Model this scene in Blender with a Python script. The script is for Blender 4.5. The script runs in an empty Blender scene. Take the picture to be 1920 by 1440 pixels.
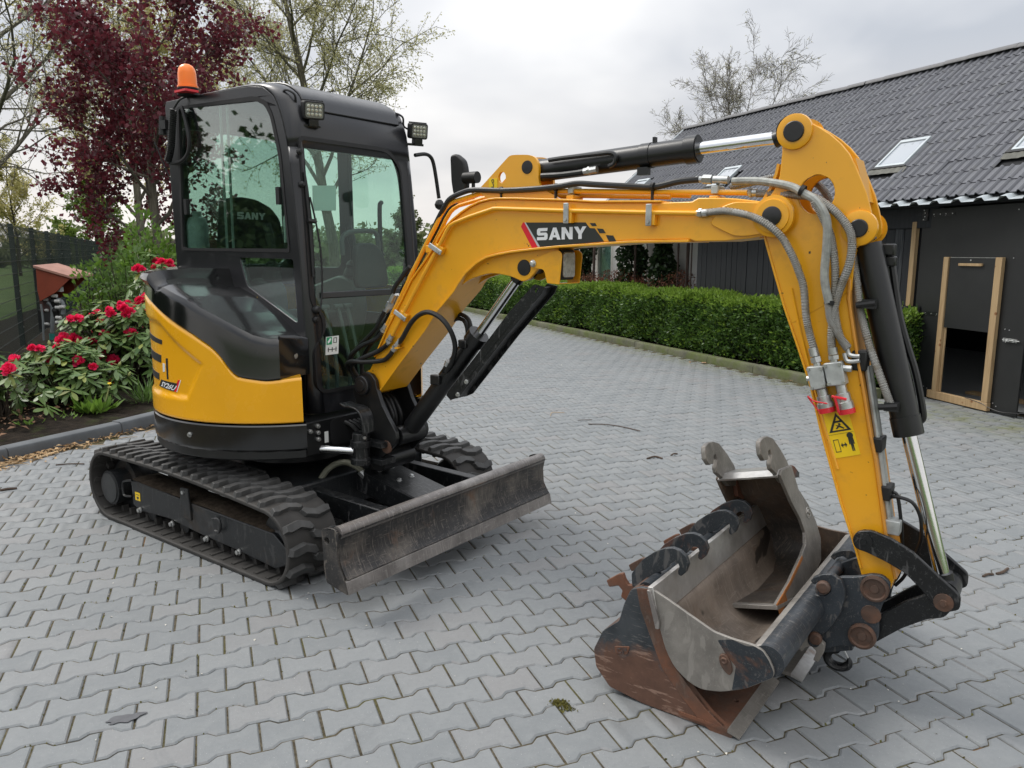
import bpy, bmesh, math, random
import numpy as np
from mathutils import Vector, Matrix
from mathutils.geometry import tessellate_polygon

S = bpy.context.scene
COL = S.collection
R = math.radians
PI = math.pi

# ------------------------------------------------------------------ camera
cam = bpy.data.cameras.new("camera")
cam.sensor_fit = 'HORIZONTAL'
cam.sensor_width = 36.0
cam.lens = 36.0 * 1442.0 / 1920.0
cam.clip_start = 0.05
cam.clip_end = 2000
cam_ob = bpy.data.objects.new("camera", cam)
COL.objects.link(cam_ob)
cam_ob.location = (0, 0, 1.6)
cam_ob.rotation_euler = (PI / 2 - math.atan2(248, 1442), 0, 0)
S.camera = cam_ob

# ------------------------------------------------------------------ sky, sun, exposure
SUN_EL, SUN_AZ = R(52), R(-62)          # azimuth from +Y towards +X
world = bpy.data.worlds.new("World")
S.world = world
world.use_nodes = True
nt = world.node_tree
nt.nodes.clear()
N = nt.nodes.new
LK = nt.links.new
out = N('ShaderNodeOutputWorld')
bg = N('ShaderNodeBackground')
bg.inputs['Strength'].default_value = 0.1
sky = N('ShaderNodeTexSky')
sky.sky_type = 'NISHITA'
sky.sun_disc = False
sky.sun_elevation = SUN_EL
sky.sun_rotation = SUN_AZ
sky.dust_density = 3.0
tc = N('ShaderNodeTexCoord')
sep = N('ShaderNodeSeparateXYZ')
LK(tc.outputs['Generated'], sep.inputs[0])
def mth(op, a, b=None, clamp=False):
    n = N('ShaderNodeMath'); n.operation = op; n.use_clamp = clamp
    for i, x in enumerate((a, b)):
        if x is None: continue
        if isinstance(x, (int, float)): n.inputs[i].default_value = x
        else: LK(x, n.inputs[i])
    return n.outputs[0]
zc = mth('MAXIMUM', sep.outputs['Z'], 0.0)
den = mth('ADD', zc, 0.22)
cx = mth('DIVIDE', sep.outputs['X'], den)
cy = mth('DIVIDE', sep.outputs['Y'], den)
comb = N('ShaderNodeCombineXYZ')
LK(cx, comb.inputs[0]); LK(cy, comb.inputs[1])
n1 = N('ShaderNodeTexNoise'); n1.inputs['Scale'].default_value = 0.75
n1.inputs['Detail'].default_value = 5; n1.inputs['Roughness'].default_value = 0.48
n1.inputs['Distortion'].default_value = 0.25
LK(comb.outputs[0], n1.inputs['Vector'])
cr = N('ShaderNodeValToRGB')
cr.color_ramp.elements[0].position = 0.40
cr.color_ramp.elements[0].color = (0.475, 0.50, 0.545, 1)
cr.color_ramp.elements[1].position = 0.62
cr.color_ramp.elements[1].color = (0.90, 0.89, 0.88, 1)
LK(n1.outputs['Fac'], cr.inputs[0])
# overcast: the cloud deck brightens towards the zenith, warm near the horizon
zr = mth('MULTIPLY_ADD', mth('MULTIPLY', zc, zc), 12.5)
zr.node.inputs[2].default_value = 6.7
warm = N('ShaderNodeMix'); warm.data_type = 'RGBA'
hz = mth('MULTIPLY_ADD', zc, -3.2, True); hz.node.inputs[2].default_value = 0.72
LK(hz, warm.inputs['Factor'])
LK(cr.outputs[0], warm.inputs['A'])
warm.inputs['B'].default_value = (0.92, 0.865, 0.815, 1)
cl = N('ShaderNodeVectorMath'); cl.operation = 'SCALE'
LK(warm.outputs['Result'], cl.inputs[0]); LK(zr, cl.inputs['Scale'])
mix = N('ShaderNodeMix'); mix.data_type = 'RGBA'
mix.inputs['Factor'].default_value = 0.93
LK(sky.outputs[0], mix.inputs['A']); LK(cl.outputs[0], mix.inputs['B'])
LK(mix.outputs['Result'], bg.inputs['Color'])
LK(bg.outputs[0], out.inputs[0])

sun = bpy.data.lights.new("sun", 'SUN')
sun.energy = 1.25
sun.angle = R(22)
sun.color = (1.0, 0.96, 0.9)
sun_ob = bpy.data.objects.new("sun", sun)
COL.objects.link(sun_ob)
sdir = Vector((math.sin(SUN_AZ) * math.cos(SUN_EL), math.cos(SUN_AZ) * math.cos(SUN_EL), math.sin(SUN_EL)))
sun_ob.rotation_euler = sdir.to_track_quat('Z', 'Y').to_euler()
sun_ob.location = sdir * 50

S.view_settings.view_transform = 'Standard'
S.view_settings.look = 'None'
S.view_settings.gamma = 1
S.view_settings.use_curve_mapping = False
S.view_settings.exposure = 0.78
S.cycles.max_bounces = 8
S.cycles.transparent_max_bounces = 24
S.cycles.caustics_reflective = False
S.cycles.caustics_refractive = False

# ------------------------------------------------------------------ materials
class NT:
    def __init__(s, name):
        s.m = bpy.data.materials.new(name); s.m.use_nodes = True
        s.t = s.m.node_tree; s.t.nodes.clear()
        s.out = s.n('ShaderNodeOutputMaterial')
        s.tc = s.n('ShaderNodeTexCoord')
    def n(s, k, **kw):
        x = s.t.nodes.new(k)
        for a, b in kw.items(): setattr(x, a, b)
        return x
    def l(s, a, b): s.t.links.new(a, b)
    def setin(s, sock, v):
        if isinstance(v, bpy.types.NodeSocket): s.l(v, sock)
        elif v is not None: sock.default_value = v
    def noise(s, scale, detail=3, rough=.55, vec=None, stretch=None, dist=0):
        x = s.n('ShaderNodeTexNoise')
        x.inputs['Scale'].default_value = scale; x.inputs['Detail'].default_value = detail
        x.inputs['Roughness'].default_value = rough; x.inputs['Distortion'].default_value = dist
        v = vec or s.tc.outputs['Object']
        if stretch:
            mp = s.n('ShaderNodeMapping'); mp.inputs['Scale'].default_value = stretch; s.l(v, mp.inputs[0]); v = mp.outputs[0]
        s.l(v, x.inputs['Vector'])
        return x.outputs['Fac']
    def ramp(s, fac, p0, p1, c0=(0, 0, 0, 1), c1=(1, 1, 1, 1)):
        x = s.n('ShaderNodeValToRGB')
        e = x.color_ramp.elements
        e[0].position, e[1].position = p0, p1
        e[0].color = c0 if len(c0) == 4 else (*c0, 1); e[1].color = c1 if len(c1) == 4 else (*c1, 1)
        s.l(fac, x.inputs[0]); return x.outputs[0]
    def mix(s, fac, a, b, mode='MIX'):
        x = s.n('ShaderNodeMix', data_type='RGBA', blend_type=mode)
        s.setin(x.inputs['Factor'], fac)
        for k, v in (('A', a), ('B', b)):
            if isinstance(v, tuple): v = v if len(v) == 4 else (*v, 1)
            s.setin(x.inputs[k], v)
        return x.outputs['Result']
    def math(s, op, a, b=None, c=None, clamp=False):
        x = s.n('ShaderNodeMath', operation=op); x.use_clamp = clamp
        for i, v in enumerate((a, b, c)):
            if v is not None: s.setin(x.inputs[i], v)
        return x.outputs[0]
    def bump(s, h, strength=.2, dist=.01):
        x = s.n('ShaderNodeBump'); x.inputs['Strength'].default_value = strength; x.inputs['Distance'].default_value = dist
        s.l(h, x.inputs['Height']); return x.outputs[0]
    def bsdf(s, col, rough=.5, metal=0., normal=None, coat=0., spec=.5, crough=.05, sub=0):
        b = s.n('ShaderNodeBsdfPrincipled')
        if isinstance(col, tuple): col = col if len(col) == 4 else (*col, 1)
        s.setin(b.inputs['Base Color'], col); s.setin(b.inputs['Roughness'], rough); s.setin(b.inputs['Metallic'], metal)
        s.setin(b.inputs['Normal'], normal); s.setin(b.inputs['Coat Weight'], coat); b.inputs['Coat Roughness'].default_value = crough
        b.inputs['Specular IOR Level'].default_value = spec
        s.l(b.outputs[0], s.out.inputs[0]); return b

def hsc(c, k): return tuple(x * k for x in c)

def simple(name, col, rough=.5, metal=0., var=.15, scale=6., bump=.0, bscale=60., coat=0., spec=.5, rvar=.08):
    t = NT(name)
    f = t.noise(scale, 4)
    c = t.mix(t.ramp(f, .3, .7), hsc(col, 1 - var), hsc(col, 1 + var))
    r = t.math('MULTIPLY_ADD', t.noise(scale * 2.3, 4), rvar * 2, rough - rvar)
    nrm = t.bump(t.noise(bscale, 3), bump, .004) if bump else None
    t.bsdf(c, r, metal, nrm, coat, spec)
    return t.m

def paint(name, col, dirt=(.10, .075, .05), dirt_amt=.25, rough=.33, chips=None, coat=.35):
    """sprayed machine paint: orange-peel relief, dust film, small chips to primer"""
    t = NT(name)
    f = t.noise(2.2, 5)
    c = t.mix(t.ramp(f, .35, .7), hsc(col, .94), hsc(col, 1.05))
    d = t.ramp(t.noise(9., 7, .68), .55, .80)
    d2 = t.math('MULTIPLY', d, dirt_amt)
    c = t.mix(d2, c, dirt)
    if chips:
        k = t.ramp(t.noise(34., 4, .62, stretch=(1, 1, 1)), .70, .72)
        c = t.mix(k, c, chips)
    r = t.math('MULTIPLY_ADD', d, .25, rough)
    nrm = t.bump(t.noise(160., 2), .06, .002)
    t.bsdf(c, r, 0, nrm, coat, .5, .12)
    return t.m

def worn_steel(name, base, bare, rust, rust_lo=.52, rust_hi=.68, bare_lo=.5, bare_hi=.7, rough=.5, metal=.5, scratch=True, rscale=5.):
    t = NT(name)
    c = t.mix(t.ramp(t.noise(7., 6, .6), .35, .7), hsc(base, .75), hsc(base, 1.3))
    if scratch:
        sc = t.ramp(t.noise(24., 3, .5, stretch=(1., 7., .35), dist=1.2), .585, .64)
        sc2 = t.ramp(t.noise(20., 3, .5, stretch=(5., .5, 4.), dist=2.), .61, .66)
        c = t.mix(t.math('MULTIPLY', sc, .55), c, bare)
        c = t.mix(t.math('MULTIPLY', sc2, .45), c, bare)
    bf = t.ramp(t.noise(4., 6, .65), bare_lo, bare_hi)
    c = t.mix(bf, c, t.mix(t.noise(40., 3), hsc(bare, .75), hsc(bare, 1.2)))
    rf = t.ramp(t.noise(rscale, 8, .7, dist=.6), rust_lo, rust_hi)
    rc = t.mix(t.noise(30., 5), hsc(rust, .55), hsc(rust, 1.4))
    c = t.mix(rf, c, rc)
    rr = t.math('MULTIPLY_ADD', rf, .35, rough)
    mm = t.math('MULTIPLY_ADD', rf, -metal * .9, metal)
    nrm = t.bump(t.noise(70., 5), .18, .003)
    t.bsdf(c, rr, mm, nrm)
    return t.m

def glass(name, tint, ior=1.5, extra=.02, dust=0.04):
    t = NT(name)
    tr = t.n('ShaderNodeBsdfTransparent'); tr.inputs[0].default_value = (*tint, 1)
    gl = t.n('ShaderNodeBsdfGlossy'); gl.inputs['Roughness'].default_value = .02
    lw = t.n('ShaderNodeLayerWeight'); lw.inputs['Blend'].default_value = .5
    r0 = ((ior - 1) / (ior + 1)) ** 2
    a = t.math('MULTIPLY_ADD', t.math('POWER', lw.outputs['Facing'], 4.5), 1 - r0 - extra, r0 + extra, clamp=True)
    m1 = t.n('ShaderNodeMixShader'); t.l(a, m1.inputs[0]); t.l(tr.outputs[0], m1.inputs[1]); t.l(gl.outputs[0], m1.inputs[2])
    df = t.n('ShaderNodeBsdfDiffuse'); df.inputs[0].default_value = (.45, .47, .46, 1)
    m2 = t.n('ShaderNodeMixShader')
    dd = t.math('MULTIPLY', t.ramp(t.noise(5., 5, .6), .3, .8), dust)
    t.l(dd, m2.inputs[0]); t.l(m1.outputs[0], m2.inputs[1]); t.l(df.outputs[0], m2.inputs[2])
    t.l(m2.outputs[0], t.out.inputs[0])
    return t.m

def leafmat(name, c0, c1, rough=.45, spec=.4, trans=.35, sat_noise=3.):
    t = NT(name)
    g = t.n('ShaderNodeNewGeometry')
    c = t.mix(g.outputs['Random Per Island'], c0, c1)
    f = t.ramp(t.noise(sat_noise, 3), .3, .7)
    c = t.mix(t.math('MULTIPLY', f, .5), c, hsc(c1, 1.15))
    b = t.bsdf(c, rough, 0, None, 0, spec)
    tl = t.n('ShaderNodeBsdfTranslucent'); t.l(c, tl.inputs[0])
    m = t.n('ShaderNodeMixShader'); m.inputs[0].default_value = trans
    t.l(b.outputs[0], m.inputs[1]); t.l(tl.outputs[0], m.inputs[2]); t.l(m.outputs[0], t.out.inputs[0])
    return t.m

YEL = (0.82, 0.385, 0.012)
M = {}
M['yellow'] = paint('yellow_paint', YEL, dirt_amt=.24, chips=(.03, .022, .015))
M['yellow_clean'] = paint('yellow_panel_paint', (0.86, 0.41, 0.010), dirt_amt=.06, rough=.26, coat=.5)
M['black_gloss'] = paint('black_gloss_paint', (.0055, .006, .0065), (.07, .07, .065), .07, .16, coat=.6)
M['black'] = paint('black_satin_paint', (.0065, .007, .0076), (.06, .055, .05), .14, .38, coat=.1)
M['cab'] = paint('cab_paint', (.0105, .011, .0135), (.07, .07, .07), .10, .33, coat=.25)
M['trim'] = simple('black_plastic', (.008, .0085, .009), .55, 0, .2, 12)
M['seal'] = simple('rubber_seal', (.008, .008, .009), .6, 0, .2, 12)
M['rubber'] = simple('track_rubber', (.032, .030, .0275), .72, 0, .35, 7, .25, 40)
M['rubber_worn'] = simple('track_lug_rubber', (.048, .048, .047), .62, 0, .35, 16, .2, 60)
M['frame_dirty'] = worn_steel('undercarriage_paint', (.011, .0125, .014), (.055, .055, .055), (.055, .043, .032), .56, .75, .6, .85, .45, .0, True)
M['dirt'] = simple('caked_dirt', (.055, .043, .032), .95, 0, .4, 30, .8, 60, spec=.1)
M['black_steel'] = worn_steel('black_link_paint', (.007, .008, .009), (.10, .10, .10), (.09, .045, .025), .66, .8, .68, .85, .38, .1, True)
M['chrome'] = simple('chrome_rod', (.74, .75, .76), .13, 1., .04, 30, 0, rvar=.05)
M['zinc'] = simple('zinc_plating', (.52, .53, .52), .36, .85, .2, 30, .1, 90)
M['alu'] = simple('pale_cast_metal', (.42, .44, .43), .5, .35, .22, 30, .15, 90)
M['hose'] = simple('black_hose_rubber', (.009, .0095, .010), .45, 0, .25, 20, .1, 80)
M['pin'] = simple('black_pin_cap', (.012, .012, .013), .4, 0, .3, 30)
M['blade'] = worn_steel('blade_steel', (.026, .025, .025), (.19, .165, .14), (.14, .08, .048), .56, .72, .47, .78, .42, .25, True, 4.)
M['blade_edge'] = worn_steel('blade_edge_steel', (.19, .175, .165), (.36, .34, .32), (.17, .095, .06), .62, .80, .5, .72, .42, .45, True, 6.)
M['bucket_grey'] = worn_steel('bucket_worn_steel', (.21, .195, .175), (.33, .31, .28), (.16, .095, .058), .62, .82, .5, .75, .42, .35, True, 4.)
M['bucket_in'] = worn_steel('bucket_inside_steel', (.15, .12, .095), (.26, .215, .175), (.14, .08, .045), .55, .85, .5, .8, .55, .15, True, 3.)
_nt = M['bucket_in'].node_tree; _b = [n for n in _nt.nodes if n.type == 'BSDF_PRINCIPLED'][0]
_n = _nt.nodes.new('ShaderNodeTexNoise'); _n.inputs['Scale'].default_value = 3.1; _n.inputs['Detail'].default_value = 4; _n.inputs['Distortion'].default_value = .4
_tc = [n for n in _nt.nodes if n.type == 'TEX_COORD'][0]; _nt.links.new(_tc.outputs['Object'], _n.inputs['Vector'])
_r = _nt.nodes.new('ShaderNodeValToRGB'); _r.color_ramp.elements[0].position = .585; _r.color_ramp.elements[1].position = .60; _nt.links.new(_n.outputs['Fac'], _r.inputs[0])
_m = _nt.nodes.new('ShaderNodeMix'); _m.data_type = 'RGBA'; _nt.links.new(_r.outputs[0], _m.inputs['Factor']); _nt.links.new(_b.inputs['Base Color'].links[0].from_socket, _m.inputs['A']); _m.inputs['B'].default_value = (.035, .027, .021, 1); _nt.links.new(_m.outputs['Result'], _b.inputs['Base Color'])
M['bucket_dark'] = worn_steel('bucket_dark_paint', (.026, .031, .036), (.14, .135, .13), (.125, .052, .03), .50, .58, .68, .85, .42, .2, True, 2.4)
M['bucket_rust'] = worn_steel('bucket_rusty_steel', (.085, .05, .035), (.14, .11, .09), (.16, .07, .040), .42, .58, .6, .8, .6, .05, True, 3.5)
t = NT('rust_worn_paint')
hz_ = t.n('ShaderNodeSeparateXYZ'); t.l(t.tc.outputs['Object'], hz_.inputs[0])
nz_ = t.noise(6., 7, .68, dist=.5)
f_ = t.ramp(t.math('ADD', hz_.outputs[2], t.math('MULTIPLY_ADD', nz_, .34, -.17)), .165, .215, (1, 1, 1, 1), (0, 0, 0, 1))
pc_ = t.mix(t.ramp(t.noise(9., 6, .6), .35, .7), (.020, .025, .030), (.05, .057, .063))
rc_ = t.mix(t.noise(26., 6, .65), (.058, .029, .019), (.155, .078, .050))
rc_ = t.mix(t.ramp(t.noise(12., 5, .6, stretch=(1., 1., 5.)), .56, .64), rc_, (.24, .15, .11))
sc_ = t.ramp(t.noise(24., 3, .5, stretch=(1., 1., 7.), dist=1.4), .61, .65)
c = t.mix(f_, t.mix(t.math('MULTIPLY', sc_, .6), pc_, (.14, .135, .13)), rc_)
t.bsdf(c, t.math('MULTIPLY_ADD', f_, .3, .42), 0, t.bump(t.noise(60., 5), .25, .003)); M['bucket_side'] = t.m
M['bright_edge'] = worn_steel('ground_steel_edge', (.42, .40, .37), (.55, .54, .52), (.26, .14, .07), .62, .78, .4, .6, .34, .7, False)
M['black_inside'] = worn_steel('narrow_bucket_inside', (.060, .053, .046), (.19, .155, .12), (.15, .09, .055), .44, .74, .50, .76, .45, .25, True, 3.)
M['coupler'] = worn_steel('coupler_paint', (.028, .034, .041), (.15, .14, .13), (.13, .06, .034), .60, .70, .66, .82, .42, .15, True, 6.)
M['rust_pin'] = worn_steel('rusty_pin', (.085, .055, .042), (.15, .12, .10), (.13, .065, .04), .45, .65, .6, .8, .55, .3, False, 12.)
M['glass'] = glass('cab_glass', (.82, .93, .885), 1.5, .0, .008)
M['glass_dark'] = glass('cab_side_glass', (.74, .86, .81), 1.5, .17, .008)
M['lens'] = simple('lamp_lens', (.42, .42, .40), .12, 0, .35, 60, .3, 70, coat=1.)
M['lens_dim'] = simple('led_lens', (.17, .17, .165), .2, .0, .2, 60, coat=1.)
M['led'] = simple('led_reflector', (.62, .62, .58), .15, .6, .2, 60)
M['decal_black'] = simple('decal_black', (.022, .026, .024), .35, 0, .05)
M['decal_red'] = simple('decal_red', (.70, .012, .028), .35, 0, .05)
M['decal_white'] = simple('decal_white', (.78, .80, .82), .35, 0, .04)
M['decal_grey'] = simple('decal_grey', (.5, .52, .55), .35, 0, .04)
M['sticker_yellow'] = simple('sticker_yellow', (.86, .58, .012), .4, 0, .06)
M['sticker_white'] = simple('sticker_white', (.70, .72, .70), .45, 0, .06)
M['sticker_green'] = simple('sticker_green', (.02, .30, .13), .45, 0, .05)
M['sticker_pale'] = simple('sticker_pale', (.42, .52, .48), .5, 0, .06)
M['red_plastic'] = simple('red_plastic', (.62, .02, .03), .4, 0, .1)
M['seat'] = simple('seat_fabric', (.010, .0105, .011), .85, 0, .2, 20, .2, 90)
M['int_grey'] = simple('interior_grey_plastic', (.085, .09, .092), .6, 0, .1, 12)
M['int_dark'] = simple('interior_dark_plastic', (.016, .017, .018), .6, 0, .1, 12)
M['mat_beige'] = simple('floor_mat', (.16, .14, .11), .9, 0, .2, 20)
M['canister'] = simple('white_canister', (.55, .62, .60), .4, 0, .08)
M['orange'] = simple('amber_lens', (.95, .20, .004), .30, 0, .06, 12, coat=.2)

# ------------------------------------------------------------------ object helpers
def link(o, parent=None):
    COL.objects.link(o)
    if parent is not None: o.parent = parent
    return o

def empty(name, label, cat, loc=(0, 0, 0), rz=0, group=None):
    o = bpy.data.objects.new(name, None)
    o.empty_display_size = .2
    COL.objects.link(o)
    o.location = loc; o.rotation_euler = (0, 0, rz)
    return tag(o, label, cat, group)

def tag(o, label=None, cat=None, group=None, kind=None):
    if label: o['label'] = label
    if cat: o['category'] = cat
    if group: o['group'] = group
    if kind: o['kind'] = kind
    return o

def ident(a, b, h): return (a, b, h)

class MB:
    def __init__(s, fr=ident):
        s.v = []; s.f = []; s.fr = fr
    def raw(s, vs, fs, fr=None):
        o = len(s.v); fr = fr or s.fr
        s.v += [tuple(fr(*p)) for p in vs]
        s.f += [tuple(i + o for i in f) for f in fs]
        return s
    def prism(s, P, h0, h1, holes=(), fr=None):
        n = len(P)
        vs = [(a, b, h0) for a, b in P] + [(a, b, h1) for a, b in P]
        fs = [(i, (i + 1) % n, n + (i + 1) % n, n + i) for i in range(n)]
        if not holes:
            fs += [tuple(range(n)), tuple(range(2 * n - 1, n - 1, -1))]
        else:
            loops = [P] + list(holes)
            flat = [q for l in loops for q in l]
            off = len(vs)
            # map index -> (bottom, top)
            bot = list(range(n)); top = list(range(n, 2 * n))
            for hl in holes:
                k = len(hl); o = len(vs)
                vs += [(a, b, h0) for a, b in hl] + [(a, b, h1) for a, b in hl]
                bot += list(range(o, o + k)); top += list(range(o + k, o + 2 * k))
                fs += [(o + i, o + k + i, o + k + (i + 1) % k, o + (i + 1) % k) for i in range(k)]
            for t in tessellate_polygon([[Vector((a, b, 0)) for a, b in l] for l in loops]):
                fs.append(tuple(bot[i] for i in t)); fs.append(tuple(top[i] for i in reversed(t)))
        return s.raw(vs, fs, fr)
    def box(s, c, d, fr=None, rot=None):
        x, y, z = (k / 2 for k in d)
        vs = [Vector((i * x, j * y, k * z)) for i in (-1, 1) for j in (-1, 1) for k in (-1, 1)]
        if rot is not None: vs = [rot @ v for v in vs]
        vs = [tuple(v + Vector(c)) for v in vs]
        return s.raw(vs, [(0, 1, 3, 2), (4, 6, 7, 5), (0, 4, 5, 1), (2, 3, 7, 6), (0, 2, 6, 4), (1, 5, 7, 3)], fr)
    def tube(s, pts, r, n=10, cap=True, fr=None, ridge=None):
        """pts in local coords; r number or list"""
        fr = fr or s.fr
        P = [Vector(fr(*p)) for p in pts]
        rs = r if isinstance(r, (list, tuple)) else [r] * len(P)
        T = []
        for i in range(len(P)):
            a = P[max(i - 1, 0)]; b = P[min(i + 1, len(P) - 1)]
            T.append((b - a).normalized() if (b - a).length > 1e-9 else Vector((0, 0, 1)))
        u = T[0].orthogonal().normalized()
        vs = []; 
        for i in range(len(P)):
            u = (u - T[i] * u.dot(T[i]))
            u = u.normalized() if u.length > 1e-6 else T[i].orthogonal().normalized()
            w = T[i].cross(u)
            for k in range(n):
                a = 2 * PI * k / n
                vs.append(P[i] + (u * math.cos(a) + w * math.sin(a)) * rs[i])
        fs = []
        for i in range(len(P) - 1):
            for k in range(n):
                fs.append((i * n + k, i * n + (k + 1) % n, (i + 1) * n + (k + 1) % n, (i + 1) * n + k))
        if cap:
            fs.append(tuple(range(n - 1, -1, -1))); fs.append(tuple(range((len(P) - 1) * n, len(P) * n)))
        return s.raw(vs, fs, ident)
    def cyl(s, p0, p1, r, r2=None, n=20, fr=None):
        return s.tube([p0, p1], [r, r if r2 is None else r2], n, True, fr)
    def lathe(s, p0, axis, prof, n=24, fr=None):
        """prof: list of (distance along axis, radius)"""
        fr = fr or s.fr
        a = Vector(axis).normalized(); p0 = Vector(p0)
        pts = [tuple(p0 + a * t) for t, _ in prof]
        return s.tube(pts, [max(r, 1e-4) for _, r in prof], n, True, fr) if False else s._lathe(p0, a, prof, n, fr)
    def _lathe(s, p0, a, prof, n, fr):
        P0 = Vector(fr(*p0)); A = (Vector(fr(*(p0 + a))) - P0).normalized()
        u = A.orthogonal().normalized(); w = A.cross(u)
        vs = []; fs = []
        for t, r in prof:
            for k in range(n):
                g = 2 * PI * k / n
                vs.append(P0 + A * t + (u * math.cos(g) + w * math.sin(g)) * max(r, 1e-4))
        for i in range(len(prof) - 1):
            for k in range(n):
                fs.append((i * n + k, i * n + (k + 1) % n, (i + 1) * n + (k + 1) % n, (i + 1) * n + k))
        fs.append(tuple(range(n - 1, -1, -1))); fs.append(tuple(range((len(prof) - 1) * n, len(prof) * n)))
        return s.raw(vs, fs, ident)
    def strip(s, pts, l0, l1, th, fr=None, closed=False):
        """bent plate: polyline (a,b) given thickness th on its left side, spanning h l0..l1"""
        P = [Vector((a, b)) for a, b in pts]
        n = len(P); Q = []
        for i in range(n):
            if closed: d0 = P[i] - P[i - 1]; d1 = P[(i + 1) % n] - P[i]
            else:
                d0 = P[i] - P[max(i - 1, 0)]; d1 = P[min(i + 1, n - 1)] - P[i]
            if d0.length < 1e-9: d0 = d1
            if d1.length < 1e-9: d1 = d0
            m = (d0.normalized() + d1.normalized())
            m = m.normalized() if m.length > 1e-6 else d0.normalized()
            nn = Vector((-m.y, m.x)); c = max(.35, nn.dot(Vector((-d0.y, d0.x)).normalized()))
            Q.append(P[i] + nn * th / c)
        vs = [(p.x, p.y, l0) for p in P] + [(p.x, p.y, l1) for p in P] + [(p.x, p.y, l0) for p in Q] + [(p.x, p.y, l1) for p in Q]
        fs = []
        m = n if closed else n - 1
        for i in range(m):
            j = (i + 1) % n
            fs += [(i, j, n + j, n + i), (2 * n + i, 3 * n + i, 3 * n + j, 2 * n + j), (i, 2 * n + i, 2 * n + j, j), (n + i, n + j, 3 * n + j, 3 * n + i)]
        if not closed:
            fs += [(0, n, 3 * n, 2 * n), (n - 1, 3 * n - 1, 4 * n - 1, 2 * n - 1)]
        return s.raw(vs, fs, fr)
    def build(s, name, mat, parent=None, bevel=0., seg=2, ang=32, flat=False, recalc=True):
        me = bpy.data.meshes.new(name)
        me.from_pydata(s.v, [], s.f)
        if recalc:
            bm = bmesh.new(); bm.from_mesh(me)
            bmesh.ops.recalc_face_normals(bm, faces=bm.faces)
            bm.to_mesh(me); bm.free()
        me.materials.append(M[mat] if isinstance(mat, str) else mat)
        if not flat:
            me.polygons.foreach_set('use_smooth', [True] * len(me.polygons))
            me.set_sharp_from_angle(angle=R(ang))
        o = bpy.data.objects.new(name, me)
        link(o, parent)
        if bevel:
            b = o.modifiers.new('bevel', 'BEVEL'); b.width = bevel; b.segments = seg
            b.limit_method = 'ANGLE'; b.angle_limit = R(35); b.harden_normals = False
        return o

def rnd(P, r, seg=4):
    """round the corners of a closed polygon; r number or per-vertex list"""
    n = len(P); out_ = []
    for i in range(n):
        p = Vector(P[i]); a = Vector(P[i - 1]); b = Vector(P[(i + 1) % n])
        ri = r[i] if isinstance(r, (list, tuple)) else r
        if ri <= 0: out_.append((p.x, p.y)); continue
        da = (a - p); db = (b - p)
        k = min(ri, da.length * .48, db.length * .48)
        s0 = p + da.normalized() * k; s1 = p + db.normalized() * k
        for t in range(seg + 1):
            f = t / seg
            q = s0 * (1 - f) ** 2 + p * 2 * f * (1 - f) + s1 * f * f
            out_.append((q.x, q.y))
    return out_

def spline(pts, sub=6, closed=False):
    """Catmull-Rom through points of any dimension"""
    P = [np.array(p, float) for p in pts]
    n = len(P); o = []
    rng = range(n if closed else n - 1)
    for i in rng:
        p0 = P[i - 1] if (closed or i > 0) else P[0] * 2 - P[1]
        p1 = P[i]; p2 = P[(i + 1) % n]
        p3 = P[(i + 2) % n] if (closed or i + 2 < n) else P[-1] * 2 - P[-2]
        for k in range(sub):
            t = k / sub
            o.append(tuple(.5 * ((2 * p1) + (-p0 + p2) * t + (2 * p0 - 5 * p1 + 4 * p2 - p3) * t * t + (-p0 + 3 * p1 - 3 * p2 + p3) * t ** 3)))
    if not closed: o.append(tuple(P[-1]))
    return o

def circ(a, b, r, n=20, ry=None):
    return [(a + r * math.cos(2 * PI * k / n), b + (ry or r) * math.sin(2 * PI * k / n)) for k in range(n)]

def add3(P, h): return [(a, h, b) for a, b in P]

def bigmesh(name, V, F, mat, parent=None, smooth=False):
    """V (n,3) array, F (m,k) array of equal-sized faces"""
    V = np.asarray(V, np.float32); F = np.asarray(F, np.int32)
    me = bpy.data.meshes.new(name)
    m, k = F.shape
    me.vertices.add(len(V)); me.vertices.foreach_set('co', V.ravel())
    me.loops.add(m * k); me.loops.foreach_set('vertex_index', F.ravel())
    me.polygons.add(m)
    me.polygons.foreach_set('loop_start', np.arange(0, m * k, k, dtype=np.int32))
    me.polygons.foreach_set('loop_total', np.full(m, k, np.int32))
    if smooth: me.polygons.foreach_set('use_smooth', np.ones(m, bool))
    me.update(calc_edges=True); me.validate()
    me.materials.append(mat)
    o = bpy.data.objects.new(name, me)
    return link(o, parent)

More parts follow.
